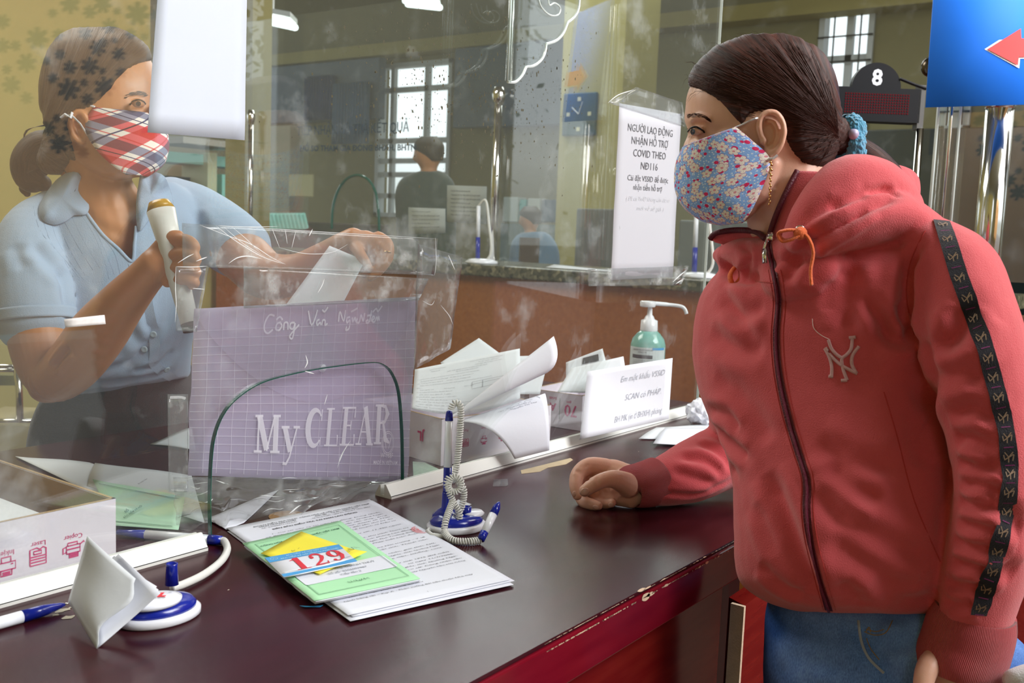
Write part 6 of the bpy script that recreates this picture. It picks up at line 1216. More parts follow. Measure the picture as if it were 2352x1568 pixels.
mb = MB(); mb.tube([cast(tb_, *p, .002)[0] or P(*p, 1.145) for p in [(1688, 295), (1705, 286), (1722, 278)]] + [P(1738, 271, 1.136)], .0022, 8, flat=.5); mb.tube([P(1768, 364, 1.142), P(1776, 364, 1.139), P(1786, 356, 1.137)], .0026, 8, flat=.5); mb.build('ear_loop', m_pwhite, CUS)
mb = MB(); pv_ = P(1772, 366, 1.138); mb.tube([pv_, P(1769, 420, 1.139), P(1767, 470, 1.141)], .0004, 5)
for i in range(17): c_ = P(1771 - 4 * i / 16 + (1.5 if i % 2 else -1.5), 372 + 6.1 * i, 1.1385 + .0015 * i / 16); mb.lathe([(.0003, -.0018), (.0012 if i > 5 else .0022, 0), (.0003, .0018)], c_, (0, 0, 1), 8)
mb.build('earring', mat('gold', (.85, .50, .22), .2, metal=1), CUS, True)
# jacket
tor = slab([(1740, 540, 1.28, 2040, 470, 1.15, .055), (1706, 592, 1.32, 2140, 520, 1.11, .075), (1652, 660, 1.335, 2180, 600, 1.09, .098), (1634, 740, 1.335, 2180, 700, 1.09, .108), (1636, 830, 1.328, 2165, 800, 1.10, .114), (1660, 920, 1.312, 2170, 910, 1.10, .12), (1706, 1010, 1.29, 2190, 1000, 1.09, .124), (1730, 1100, 1.265, 2206, 1100, 1.085, .126), (1726, 1210, 1.245, 2210, 1200, 1.085, .126), (1726, 1300, 1.24, 2208, 1290, 1.085, .124), (1745, 1348, 1.235, 2200, 1350, 1.09, .118), (1805, 1385, 1.225, 2185, 1388, 1.095, .106), (1870, 1406, 1.215, 2150, 1410, 1.11, .09)], 4, 44, 2.4)
farm = limb([(1704, 672, 1.345, 52, .045), (1672, 740, 1.375, 50, .044), (1672, 830, 1.405, 52, .045), (1684, 920, 1.445, 60, .046), (1700, 990, 1.495, 70, .048), (1690, 1030, 1.505, 74, .046), (1645, 1056, 1.485, 74, .045), (1590, 1082, 1.455, 70, .044), (1535, 1102, 1.435, 60, .040), (1500, 1112, 1.425, 50, .034)], 5, 26)
narm = limb([(2130, 560, 1.115, 66, .055), (2188, 620, 1.085, 96, .066), (2218, 720, 1.06, 110, .070), (2245, 830, 1.045, 112, .068), (2272, 940, 1.035, 102, .064), (2286, 1040, 1.03, 95, .060), (2288, 1130, 1.03, 92, .058), (2278, 1220, 1.035, 92, .057), (2262, 1300, 1.045, 92, .056), (2244, 1370, 1.052, 88, .054), (2232, 1415, 1.058, 82, .050)], 5, 28)
hood = [limb([(1668, 584, 1.275, 22, .02), (1710, 582, 1.235, 36, .03), (1755, 584, 1.190, 38, .032), (1800, 578, 1.155, 36, .028), (1840, 570, 1.13, 36, .03)], 5, 16), limb([(1812, 552, 1.125, 18, .016), (1850, 512, 1.105, 44, .028), (1905, 458, 1.10, 62, .036), (1958, 420, 1.115, 66, .044), (2016, 428, 1.15, 58, .05), (2058, 462, 1.21, 46, .05), (2050, 490, 1.30, 40, .05)], 6, 22), limb([(1850, 560, 1.11, 30, .03), (1930, 520, 1.09, 60, .04), (2040, 500, 1.11, 60, .05), (2110, 520, 1.13, 46, .045)], 5, 20),
        limb([(1672, 566, 1.30, 14, .02), (1684, 600, 1.285, 34, .03), (1720, 630, 1.255, 44, .034), (1760, 640, 1.22, 30, .03)], 5, 18), limb([(1770, 590, 1.19, 34, .03), (1800, 640, 1.165, 50, .04), (1850, 640, 1.14, 60, .05), (1900, 620, 1.13, 60, .05)], 5, 18)]
jc, jf, jn = fuse([tor, farm, narm] + hood, .0034, 5)
jt = bvh(jc, jf)
folds = [([(1900, 480), (1950, 470), (1990, 450)], .008, .003), ([(2000, 470), (1930, 520), (1850, 570)], .007, .005), ([(1830, 560), (1900, 530), (1990, 480), (2060, 450)], .008, .006), ([(1745, 640), (1690, 640), (1668, 600)], .010, .006), ([(1990, 450), (2030, 440), (2070, 452)], .006, .003), ([(1870, 545), (1830, 600), (1800, 650)], .010, .006), ([(1950, 600), (1945, 680), (1950, 760)], .014, .006), ([(1905, 640), (1900, 720)], .010, .003), ([(2110, 560), (2085, 640), (2090, 720), (2110, 790)], .010, .007), ([(1985, 670), (2020, 730), (2055, 775), (2115, 780)], .010, .009), ([(2110, 775), (2075, 735), (2060, 690)], .007, .006), ([(1640, 690), (1700, 720), (1760, 705)], .012, .004), ([(1660, 650), (1690, 720), (1740, 780)], .010, .004), ([(1630, 760), (1690, 800), (1760, 800)], .014, .004), ([(1640, 860), (1720, 930), (1770, 1020)], .016, .004), ([(1700, 560), (1720, 590), (1710, 640)], .006, .004),
         ([(2080, 690), (2050, 760), (1990, 800)], .014, .004), ([(2120, 780), (2140, 850), (2150, 940)], .014, .006), ([(2100, 860), (2110, 980), (2120, 1080)], .022, .004), ([(1870, 1010), (1960, 1060), (2060, 1080)], .014, .005), ([(1900, 1060), (1960, 1120), (2030, 1150)], .012, .006), ([(1880, 1120), (1950, 1200), (2060, 1260), (2150, 1280)], .014, .006), ([(1900, 1230), (2000, 1300), (2120, 1350)], .014, .006), ([(1760, 1080), (1800, 1180), (1840, 1290), (1870, 1370)], .014, .009), ([(1740, 1150), (1780, 1260), (1820, 1350)], .012, .005), ([(1745, 1290), (1790, 1340), (1850, 1370)], .012, .005), ([(2000, 1330), (2080, 1380), (2160, 1370)], .014, .005), ([(1930, 1330), (1990, 1390)], .012, .003),
         ([(2150, 870), (2210, 850), (2260, 880)], .012, .005), ([(2140, 800), (2200, 770), (2240, 700)], .014, .006), ([(2200, 700), (2195, 760), (2160, 810)], .012, .005), ([(2185, 960), (2240, 940), (2290, 970)], .010, .005), ([(2195, 1010), (2230, 1005), (2290, 1040)], .010, .006), ([(2200, 1060), (2250, 1075), (2295, 1065)], .008, .006), ([(2205, 1110), (2260, 1115), (2300, 1135)], .008, .006), ([(2200, 1150), (2250, 1165), (2290, 1160)], .008, .006), ([(2200, 1200), (2250, 1210), (2290, 1222)], .008, .006), ([(2190, 1240), (2240, 1258), (2280, 1258)], .008, .006), ([(2190, 1290), (2230, 1300), (2270, 1315)], .008, .006), ([(2170, 1340), (2220, 1350), (2260, 1350)], .009, .007), ([(2170, 1380), (2210, 1388), (2240, 1385)], .007, .006), ([(2300, 1150), (2330, 1200), (2350, 1210)], .012, .005), ([(2300, 1300), (2330, 1320)], .012, .004),
         ([(1600, 1020), (1650, 1040), (1700, 1100)], .008, .003), ([(1560, 1050), (1620, 1060), (1660, 1090)], .008, .004), ([(1540, 1080), (1600, 1100), (1650, 1110)], .008, .003), ([(1640, 980), (1680, 1020), (1720, 1050)], .008, .005), ([(1625, 940), (1670, 950), (1700, 990)], .008, .004), ([(1520, 1130), (1600, 1135), (1680, 1100)], .005, .002)]
jc2 = fold(jc, jn, jt, [(a, b * .85, c * 1.25) for a, b, c in folds]); jc2 = jc2 + jn * (.0014 * snoise(jc2, 14.)[:, None] + .0007 * snoise(jc2, 45., 3.)[:, None])
JK = nmesh('jacket', jc2, jf, m_jkt, CUS); jt = bvh(jc2, jf)
# collar standing at the neck, with the dark zipper edge
def strip3(name, A_, B_, mt, th=.004, n=16, bend=None):
    a, b2 = catmull([tuple(P(*p)) for p in A_], 6), catmull([tuple(P(*p)) for p in B_], 6)
    def at(l, v): s = v * (len(l) - 1); i = min(int(s), len(l) - 2); return V(l[i] + (l[i + 1] - l[i]) * (s - i))
    return sheet(name, lambda u, v: at(a, v) * (1 - u) + at(b2, v) * u - FF * (.006 * math.sin(math.pi * u)), 1, 1, 10, n, mt, CUS, th)
strip3('collar', [(1762, 562, 1.165), (1782, 500, 1.160), (1808, 440, 1.158), (1832, 392, 1.160)], [(1840, 560, 1.115), (1870, 490, 1.125), (1900, 435, 1.135), (1918, 400, 1.150)], m_jkt)
m_zip = mat('dark maroon zipper', (.10, .006, .018), .5, bump=.6, bscale=500)
zc = [P(*p) for p in [(1760, 562, 1.160), (1780, 500, 1.155), (1806, 440, 1.153), (1831, 392, 1.156)]]; MB().tube([V(p) for p in catmull([tuple(p) for p in zc], 6)], .0034, 8).build('collar_zipper', m_zip, CUS, True)
strip3('collar_flap', [(1630, 546, 1.265), (1660, 534, 1.255), (1700, 530, 1.235), (1758, 548, 1.175)], [(1640, 556, 1.265), (1680, 568, 1.255), (1720, 590, 1.225), (1768, 600, 1.165)], m_jkt, .004)
MB().tube([V(p) for p in catmull([tuple(P(*p)) for p in [(1631, 549, 1.262), (1645, 535, 1.255), (1690, 528, 1.238), (1735, 532, 1.20), (1760, 550, 1.162)]], 6)], .0036, 8).build('flap_zipper', m_zip, CUS, True)
mb = MB(); zp = [(1765, 560), (1778, 620), (1789, 690), (1784, 770), (1789, 850), (1806, 940), (1832, 1030), (1853, 1100), (1853, 1170), (1862, 1240), (1882, 1320), (1904, 1400)]
ribbon_mb(mb, jt, zp, .0085, .0012, 7); mb.build('zipper_tape', m_zip, CUS, True)
mb = MB(); cord_mb(mb, jt, zp, .0016, .0022, 7); mb.build('zipper_teeth', mat('maroon zipper teeth', (.22, .02, .06), .3, bump=1., bscale=1200), CUS, True)
mb = MB()
for dx in (-13, 15): cord_mb(mb, jt, [(x + dx, y) for x, y in zp[1:]], .0007, .0001, 7)
cord_mb(mb, jt, [(2125, 530), (2092, 600), (2082, 680), (2100, 770)], .0008, 0); cord_mb(mb, jt, [(2030, 900), (2060, 1000), (2100, 1150), (2160, 1290)], .0008, 0); cord_mb(mb, jt, [(1735, 645), (1760, 648), (1778, 650)], .0008); mb.build('seams', fabric('seam thread', (.50, .04, .04)), CUS)
zq = P(1765, 545, 1.150); mb = MB(); mb.tube([P(1768, 535, 1.148), P(1770, 556, 1.146)], .0045, 10, flat=.5); zs = [cast(jt, x, y, .006)[0] for x, y in [(1768, 558), (1765, 574), (1762, 612)]]; mb.tube([P(1769, 552, 1.143), zs[0], zs[1]], .0018, 8); mb.tube([zs[1], zs[2]], .0030, 10, flat=.5); mb.build('zipper_pull', m_chrome, CUS, True)
m_or = fabric('orange cord', (.80, .16, .05), 500, .8)
mb = MB()
for pts in ([(1838, 530, 1.072), (1812, 528, 1.070), (1788, 535, 1.074), (1798, 552, 1.076), (1822, 548, 1.068), (1842, 534, 1.068)], [(1842, 532, 1.068), (1858, 548, 1.066), (1868, 580, 1.066), (1862, 620, 1.068), (1864, 655, 1.070)]): mb.tube([P(*p) for p in catmull(pts, 5)], .0050, 10, flat=.38)
mb.lathe([(.002, -.006), (.007, -.003), (.007, .003), (.002, .006)], P(1838, 536, 1.068), -FF, 12); mb.build('drawstring', m_or, CUS, True)
wl_ = (cast(jt, 1690, 625)[0] - C0).dot(FF) - .017
MB().tube([V(p) for p in catmull([tuple(P(*p, wl_ + (.006 if p[1] < 620 else 0))) for p in [(1708, 606), (1690, 612), (1677, 632), (1684, 653), (1700, 640), (1709, 612)]], 5)], .0042, 10, flat=.6).build('drawstring', m_or, CUS, True)
MB().tube([P(1838 + 9 * math.cos(a), 526 + 7 * math.sin(a), 1.074) for a in [i * .5236 for i in range(13)]], .0011, 6, cap=False).build('eyelet', m_chrome, CUS, True)
# embroidered letters
mb = MB(); NYL = [[(1903, 780), (1910, 800), (1922, 814), (1934, 822)], [(1958, 774), (1955, 800), (1945, 814), (1934, 824), (1936, 844), (1940, 858), (1946, 873)], [(1895, 800), (1906, 822), (1911, 844), (1910, 865)], [(1905, 812), (1920, 828), (1938, 842), (1969, 858)], [(1973, 795), (1958, 816), (1957, 838), (1967, 857)], [(1932, 874), (1946, 873)], [(1904, 864), (1914, 865)], [(1897, 798), (1902, 806)], [(1950, 776), (1966, 774)]]
for l in NYL: cord_mb(mb, jt, l, .0019, .0008, 6, 8)
mb.build('embroidered_letters', mat('pink embroidery', (.86, .50, .52), .6, bump=1., bscale=1500), CUS, True)
mb = MB(); cord_mb(mb, jt, [(1867, 732), (1870, 753), (1886, 769), (1905, 779)], .0004, .001, 5, 5); mb.build('loose_thread', mat('pale thread', (.8, .6, .6), .6), CUS)
# sleeve stripe with repeated small letters
sp_ = [(2162, 508), (2180, 560), (2205, 640), (2235, 720), (2262, 800), (2284, 880), (2304, 960), (2316, 1040), (2318, 1110), (2308, 1190), (2290, 1270), (2268, 1345), (2246, 1412)]
mb = MB(); C, L_, R_, Nn = ribbon_mb(mb, jt, sp_, .0165, .0014, 8); o = mb.build('sleeve_stripe', fabric('black grosgrain tape', (.016, .015, .022), 900, .6), CUS, True)
def along_rib(t):
    s = t * (len(C) - 1); i = min(int(s), len(C) - 2); f_ = s - i; return C[i].lerp(C[i + 1], f_), (R_[i].lerp(R_[i + 1], f_) - L_[i].lerp(L_[i + 1], f_)), (C[i + 1] - C[i]).normalized(), Nn[i]
for nm, mt in (('stripe_letters', mat('bronze thread', (.30, .20, .13), .5)), ('stripe_bars', mat('purple thread', (.22, .015, .14), .6))):
    mb = MB(); n = 21
    for i in range(n):
        c, ac, al, n_ = along_rib((i + (.5 if nm == 'stripe_letters' else 1.)) / n * .995); ac = ac.normalized()
        Sx = lambda u, v: c + ac * u + al * -v + n_ * .0009
        if nm == 'stripe_letters': strokes(mb, Sx, [[(-.0038, .0045), (0, .0002)], [(.0038, .0045), (.0004, -.0004), (.0008, -.0055)], [(-.0044, .002), (-.0030, -.004)], [(-.0040, .0022), (.0044, -.0030)], [(.0048, .002), (.0040, -.0032)]], .0009)
        else: strokes(mb, Sx, [[(-.0045, 0), (.0045, 0)]], .0008)
    mb.build(nm, mt, CUS)
# cuffs
def cuff(pts, name='cuff'):
    v, f = limb(pts, 6, 40, False); n = 40; uv = [((i % n) / n * 2, i // n * .03) for i in range(len(v))]; return mesh(name, v, f, m_rib, CUS, True, uv)
cuff([(1508, 1104, 1.431, 55, .040), (1490, 1110, 1.425, 54, .038), (1470, 1114, 1.420, 52, .036), (1452, 1116, 1.417, 49, .032), (1447, 1120, 1.416, 49, .030)])
cuff([(2240, 1398, 1.056, 88, .054), (2232, 1430, 1.058, 96, .056), (2218, 1480, 1.06, 98, .056), (2204, 1522, 1.06, 98, .056), (2198, 1545, 1.06, 92, .052)])
# jeans
jn_ = slab([(1790, 1330, 1.25, 2170, 1330, 1.17, .08), (1762, 1395, 1.24, 2240, 1400, 1.15, .095), (1762, 1480, 1.24, 2350, 1480, 1.12, .115), (1764, 1560, 1.25, 2390, 1560, 1.11, .13), (1775, 1660, 1.26, 2385, 1660, 1.12, .12)], 4, 40)
jl = [limb([(1900, 1560, 1.22, 130, .09), (1900, 1800, 1.26, 115, .08), (1900, 2200, 1.30, 90, .07), (1900, 2900, 1.32, 70, .06)], 4, 24), limb([(2220, 1560, 1.12, 140, .09), (2200, 1800, 1.16, 120, .08), (2170, 2200, 1.20, 95, .07), (2150, 3000, 1.22, 75, .06)], 4, 24)]
qc, qf, qn = fuse([jn_] + jl, .005, 4); qt = bvh(qc, qf)
qc = fold(qc, qn, qt, [([(1985, 1440), (2010, 1500), (2060, 1568)], .012, .006), ([(1800, 1440), (1900, 1460), (1990, 1490)], .012, .005), ([(1790, 1500), (1900, 1520), (2000, 1540)], .012, .005), ([(2010, 1480), (2080, 1480), (2150, 1450)], .010, .005), ([(1780, 1540), (1880, 1560)], .012, .004)]); qc = qc + qn * (.002 * snoise(qc, 22.)[:, None])
JE = nmesh('jeans', qc, qf, m_denim, CUS); qt = bvh(qc, qf)
mb = MB(); cord_mb(mb, qt, [(1972, 1425), (1978, 1470), (1995, 1510), (2030, 1545)], .0016); mb.build('fly_edge', mat('worn denim edge', (.35, .42, .50), .8), CUS)
mb = MB(); m_th = mat('mustard stitching', (.32, .20, .06), .7)
for l in ([(1985, 1450), (2010, 1458), (2035, 1452), (2050, 1425)], [(1990, 1444), (2012, 1450), (2030, 1445)], [(1990, 1465), (2000, 1490), (2020, 1515)], [(1988, 1452), (1996, 1440), (2000, 1452)]): cord_mb(mb, qt, l, .0005, .0004)
mb.build('stitching', m_th, CUS)
# white cloth bag edge at lower right
t = thing('cloth_bag', P(2345, 1600, 1.0), 'white cloth bag edge showing at the lower right corner', 'bag'); v, f = limb([(2330, 1560, 1.0, 24, .02), (2380, 1548, 1.0, 26, .03), (2460, 1570, 1.0, 40, .05), (2480, 1700, 1.0, 60, .06)], 5, 18); mesh('bag_body', v, f, fabric('white cloth', (.75, .76, .80)), t, True)
# ================================================================== the clerk behind the glass
co_ = P(250, 1100, 1.80); CLK = thing('person', (co_.x, co_.y, 0), 'person in a pale blue short sleeved blouse and red plaid mask behind the glass', 'person')
WC = 1.56
chead = slab([(172, 76, WC, 262, 74, WC, .024), (142, 104, WC, 308, 98, WC, .050), (124, 146, WC, 340, 138, WC, .066), (118, 190, WC, 356, 184, WC, .074), (120, 236, WC, 360, 230, WC, .077), (128, 276, WC, 362, 262, WC, .076), (140, 310, WC, 372, 292, WC, .072), (158, 338, WC, 380, 320, WC, .066), (178, 362, WC, 374, 348, WC, .061), (202, 384, WC, 366, 372, WC, .054), (232, 402, WC, 354, 394, WC, .044), (262, 412, WC, 330, 406, WC, .028)], 5, 44, 2.3, -.10)
cear = [limb([(196, 312, 1.490, 7, .005), (200, 290, 1.486, 7, .005), (196, 268, 1.482, 7, .005), (182, 257, 1.480, 7, .005), (168, 264, 1.479, 7, .005), (162, 284, 1.480, 7, .005), (167, 306, 1.483, 7, .005), (178, 322, 1.487, 8, .005), (188, 326, 1.49, 8, .005)], 4, 10), ball(182, 292, 1.495, 20, 34, .005, 12), ball(196, 292, 1.505, 22, 34, .012, 10)]
cneck = limb([(200, 340, 1.57, 64, .052), (222, 420, 1.575, 74, .056), (246, 500, 1.585, 92, .062), (262, 600, 1.60, 110, .066)], 5, 24)
cchest = slab([(110, 470, 1.60, 400, 455, 1.63, .050), (84, 520, 1.60, 440, 510, 1.66, .080), (84, 620, 1.61, 440, 600, 1.68, .100), (110, 760, 1.65, 425, 740, 1.70, .085), (170, 880, 1.77, 400, 860, 1.80, .055), (190, 1100, 1.98, 390, 1100, 1.99, .05)], 4, 26)
cna = [limb([(80, 560, 1.535, 52, .035), (76, 650, 1.505, 60, .040), (82, 740, 1.490, 66, .044), (98, 820, 1.478, 64, .044), (122, 868, 1.462, 56, .040), (168, 838, 1.440, 62, .042), (226, 764, 1.405, 64, .042), (282, 694, 1.365, 52, .035), (330, 640, 1.335, 42, .028), (362, 606, 1.318, 40, .024)], 5, 26), ball(112, 890, 1.466, 44, 36, .030, 12)]
chand = [ball(382, 590, 1.318, 42, 44, .020, 12), limb([(352, 610, 1.325, 38, .020), (392, 600, 1.315, 40, .02)], 4, 14),
         finger([(378, 566, 1.315), (402, 552, 1.300), (432, 553, 1.288), (448, 568, 1.285), (440, 582, 1.288)], [18, 16, 14.5, 13, 10]), finger([(382, 592, 1.31), (412, 584, 1.292), (440, 586, 1.284), (452, 598, 1.286), (440, 606, 1.292)], [17, 15.5, 14, 12.5, 10]),
         finger([(384, 620, 1.31), (414, 613, 1.292), (440, 615, 1.286), (452, 626, 1.288), (440, 633, 1.294)], [16, 15, 13.5, 12, 10]), finger([(384, 646, 1.312), (412, 642, 1.295), (436, 643, 1.288), (450, 650, 1.290), (440, 658, 1.296)], [15, 13.5, 12.5, 11, 9]),
         finger([(356, 582, 1.318), (376, 556, 1.305), (396, 542, 1.300), (412, 540, 1.30)], [19, 16, 14, 12])]
cfa = [limb([(420, 500, 1.700, 50, .04), (500, 545, 1.660, 58, .045), (560, 590, 1.615, 60, .045), (612, 632, 1.560, 56, .042), (680, 628, 1.520, 46, .036), (735, 596, 1.490, 36, .026), (780, 566, 1.460, 29, .021), (812, 552, 1.450, 30, .018)], 5, 24), ball(835, 556, 1.448, 36, 28, .016, 12), ball(862, 556, 1.445, 26, 22, .013, 10),
       finger([(868, 545, 1.445), (890, 560, 1.438), (892, 590, 1.430), (882, 612, 1.428)], [15, 14, 12.5, 10]), finger([(862, 556, 1.442), (884, 578, 1.432), (882, 606, 1.424), (866, 628, 1.422)], [15, 14, 12.5, 10]), finger([(850, 560, 1.442), (872, 590, 1.432), (868, 618, 1.424), (850, 638, 1.422)], [15, 13.5, 12, 10]), finger([(840, 562, 1.444), (858, 592, 1.438), (852, 616, 1.432), (838, 632, 1.430)], [14, 12.5, 11, 9]), finger([(815, 562, 1.440), (826, 582, 1.422), (838, 600, 1.414), (846, 612, 1.414)], [16, 14, 12, 10])]
cnose = ball(352, 262, 1.535, 13, 20, .014, 8)
cco, cfc, cnr = fuse([chead, cneck, cchest, cnose] + cear + cna + chand + cfa + [ball(318, 238, 1.497, 15, 10, .008, 8)] + [limb([(200 + 110 * i, 1100, 1.98, 60, .06), (200 + 110 * i, 1500, 2.04, 48, .05), (210 + 110 * i, 2050, 2.06, 32, .035)], 4, 14) for i in (0, 1)], .0025, 3)
ct0 = bvh(cco, cfc)
cco = fold(cco, cnr, ct0, [([(160, 800), (138, 822), (118, 850)], .005, .006), ([(298, 226), (315, 222), (332, 228)], .004, .0022), ([(300, 250), (316, 253), (332, 250)], .004, .0016), ([(196, 480), (230, 520), (290, 540)], .007, .0012), ([(250, 430), (240, 480)], .007, .001)])
CB = nmesh('body', cco, cfc, m_skin2, CLK); ctb = bvh(cco, cfc)
mb = MB(); patch(mb, ctb, [(302, 239), (308, 234), (317, 232), (326, 235), (331, 240), (322, 243), (311, 243)], .0006); mb.build('eye_white', MATS['eye white'], CLK)
mb = MB(); patch(mb, ctb, [(318 + 5.5 * math.cos(a), 238 + 5 * math.sin(a)) for a in [i * .57 for i in range(11)]], .0011); mb.build('iris', MATS['dark iris'], CLK)
mb = MB(); cord_mb(mb, ctb, [(298, 241), (306, 233), (317, 230), (328, 233), (334, 240)], .0011, .0008); mb.build('eyelashes', m_black, CLK)
mb = MB(); rn = random.Random(3)
for i in range(120):
    f_ = rn.random(); x = 290 + 50 * f_; y = 222 - 9 * math.sin(f_ * 2.8) + rn.uniform(-4, 4); a, _ = cast(ctb, x, y, .0004); b2, _ = cast(ctb, x - 6, y + 1, .001)
    if a and b2 and (a - b2).length < .01: mb.tube([a, b2], [.0004, .00015], 3)
mb.build('eyebrow', m_hair2, CLK)
# hair and low bun
chp = [(60, 20), (400, 20), (400, 128), (352, 138), (318, 146), (290, 160), (268, 184), (252, 206), (232, 226), (212, 242), (196, 250), (176, 250), (160, 262), (154, 288), (158, 316), (150, 350), (60, 350)]
hco, hfc, hnr = fuse([chead, limb([(170, 300, WC, 46, .055), (150, 340, WC, 40, .05), (130, 370, WC, 30, .04)], 4, 18)], .0028, 5)
chp2 = chp[:14] + [(166, 330), (176, 372), (150, 400), (60, 400)]
_, chc = hair_cap('hair', hco, hfc, hnr, chp2, .0085, (95, 345), m_hair2, CLK, 24); cth = bvh(chc, hfc)
def bun(name, rows): v, f = limb(rows, 6, 22); uv = [((i % 22) / 22, i // 22 * .1) for i in range(len(v))]; return mesh(name, v, f, m_hair2, CLK, True, uv)
bun('hair_bun', [(132, 326, 1.57, 24, .018), (98, 338, 1.575, 40, .030), (72, 372, 1.58, 44, .034), (72, 408, 1.58, 36, .028), (96, 420, 1.58, 20, .018)]); bun('hair_end', [(70, 420, 1.59, 18, .014), (58, 432, 1.59, 14, .012), (62, 444, 1.59, 8, .007)])
MB().lathe([(.001, -.007), (.006, -.005), (.0085, 0), (.006, .005), (.001, .007)], P(106, 244, 1.53), -FF, 16).build('hair_bead', mat('plum glass bead', (.12, .05, .12), .15), CLK, True)
mb = MB(); rn = random.Random(16)
for i in range(14): mb.tube([V(p) for p in catmull([tuple(P(140 + rn.uniform(-8, 8), 330, 1.55)), tuple(P(150 + rn.uniform(-10, 18), 380, 1.535)), tuple(P(156 + rn.uniform(-12, 20), 430, 1.52)), tuple(P(120 + rn.uniform(-24, 30), 462, 1.52))], 5)], .00035, 4)
for i in range(10): a = rn.uniform(0, 1); mb.tube([V(p) for p in catmull([tuple(P(118, 282 + 6 * a, 1.555)), tuple(P(66 - 8 * a, 300, 1.56)), tuple(P(46 + 12 * a, 350, 1.56))], 5)], .0003, 4)
mb.build('loose_wisps', m_hair2, CLK)
# plaid mask
def plaid():
    m = mat('plaid cotton', (.70, .66, .62), .85, bump=.3, bscale=900); N, L, b = nodes(m); t = N.new('ShaderNodeTexCoord'); mp = N.new('ShaderNodeMapping'); mp.inputs['Rotation'].default_value = (0, 0, math.radians(-38)); mp.inputs['Scale'].default_value = (2.2, 2.2, 1); L.new(t.outputs['UV'], mp.inputs[0]); sp = N.new('ShaderNodeSeparateXYZ'); L.new(mp.outputs[0], sp.inputs[0])
    def bands(sock):
        f = N.new('ShaderNodeMath'); f.operation = 'FRACT'; L.new(sock, f.inputs[0]); r = N.new('ShaderNodeValToRGB'); r.color_ramp.interpolation = 'CONSTANT'; e = r.color_ramp.elements; e[0].position = 0; e[0].color = (.70, .05, .07, 1); e[1].position = .27; e[1].color = (.92, .88, .84, 1)
        for p_, c in ((.36, (.015, .02, .10, 1)), (.39, (.92, .88, .84, 1)), (.50, (.17, .18, .30, 1)), (.74, (.92, .88, .84, 1)), (.80, (.75, .12, .12, 1)), (.83, (.92, .88, .84, 1))): x = e.new(p_); x.color = c
        L.new(f.outputs[0], r.inputs[0]); return r.outputs[0]
    mx = N.new('ShaderNodeMix'); mx.data_type = 'RGBA'; mx.blend_type = 'MULTIPLY'; mx.inputs[0].default_value = 1; L.new(bands(sp.outputs[0]), mx.inputs[6]); L.new(bands(sp.outputs[1]), mx.inputs[7]); g = N.new('ShaderNodeGamma'); g.inputs[1].default_value = .75; L.new(mx.outputs[2], g.inputs[0]); L.new(g.outputs[0], b.inputs['Base Color']); return m
fr_ = [(352, 262), (376, 288), (386, 320), (384, 352), (372, 380), (340, 404)]; bk_ = [(216, 247), (200, 272), (198, 304), (222, 344), (254, 376), (290, 400)]
CM, CMS = mask_piece(fr_, bk_, WC, -.080, plaid(), 'plaid_mask', CLK, 36, 28)
mb = MB(); strokes(mb, lambda u, v: CMS(u, v) - FF * .0014, [[(.02, i / 30) for i in range(31)], [(.05 + .9 * i / 30, .985) for i in range(31)], [(.05 + .9 * i / 30, .015) for i in range(31)]], .014); mb.build('mask_binding', mat('white piping', (.75, .72, .70), .8), CLK)
mb = MB(); mb.tube([P(202, 312, 1.485), P(184, 284, 1.474), P(164, 264, 1.472), P(152, 266, 1.474)], .0022, 8, flat=.5); mb.tube([P(218, 246, 1.487), P(206, 242, 1.487)], .0018, 8); mb.tube([P(140, 270, 1.474), P(150, 262, 1.472), P(163, 270, 1.470), P(166, 258, 1.471)], .003, 8, flat=.5); mb.build('ear_loop', m_pwhite, CLK)
# blouse
m_bl = fabric('pale blue blouse', (.36, .47, .62), 600, .3, .75, .2, .04, 30)
bt = slab([(140, 432, 1.585, 400, 418, 1.62, .060), (84, 474, 1.585, 452, 456, 1.655, .088), (50, 520, 1.575, 486, 500, 1.68, .108), (58, 600, 1.585, 478, 570, 1.69, .125), (78, 690, 1.60, 462, 660, 1.70, .130), (96, 780, 1.625, 446, 760, 1.71, .128), (128, 850, 1.665, 438, 822, 1.73, .124), (150, 892, 1.70, 436, 850, 1.745, .118), (170, 906, 1.715, 430, 864, 1.75, .105)], 5, 40, 2.3)
bs1 = limb([(120, 500, 1.575, 60, .05), (84, 540, 1.545, 76, .058), (72, 610, 1.515, 84, .060), (76, 680, 1.498, 86, .058), (78, 728, 1.492, 84, .056)], 5, 26)
bs2 = limb([(400, 470, 1.70, 62, .055), (450, 500, 1.68, 72, .060), (510, 540, 1.655, 76, .060), (548, 568, 1.635, 72, .055)], 5, 24)
sc_, sf_, sn_ = fuse([bt, bs1, bs2], .0034, 5); st_ = bvh(sc_, sf_)
sc_ = fold(sc_, sn_, st_, [([(70, 560), (110, 600), (150, 650)], .010, .006), ([(145, 610), (150, 680), (160, 730)], .010, .006), ([(30, 560), (60, 620)], .010, .003), ([(350, 740), (345, 780), (300, 830), (230, 850)], .008, .006), ([(300, 850), (360, 840), (400, 800)], .008, .005), ([(220, 880), (300, 870), (390, 850)], .007, .005), ([(330, 690), (340, 760)], .006, .004), ([(180, 900), (260, 890), (340, 880)], .006, .003), ([(440, 480), (470, 540), (480, 600)], .010, .005), ([(250, 700), (300, 760), (330, 800)], .010, .004)])
sc_ = sc_ + sn_ * (.0016 * snoise(sc_, 20.)[:, None])
vneck = [(172, 350), (188, 430), (200, 486), (236, 536), (300, 596), (304, 600), (312, 520), (318, 430), (330, 350)]
x, y, w = topx(sc_); nearf = (sn_ @ np.array(FF)) < .1; ins = inpoly(x, y, vneck) & nearf; topm = (y < 452) & (x > 165) & (x < 345)
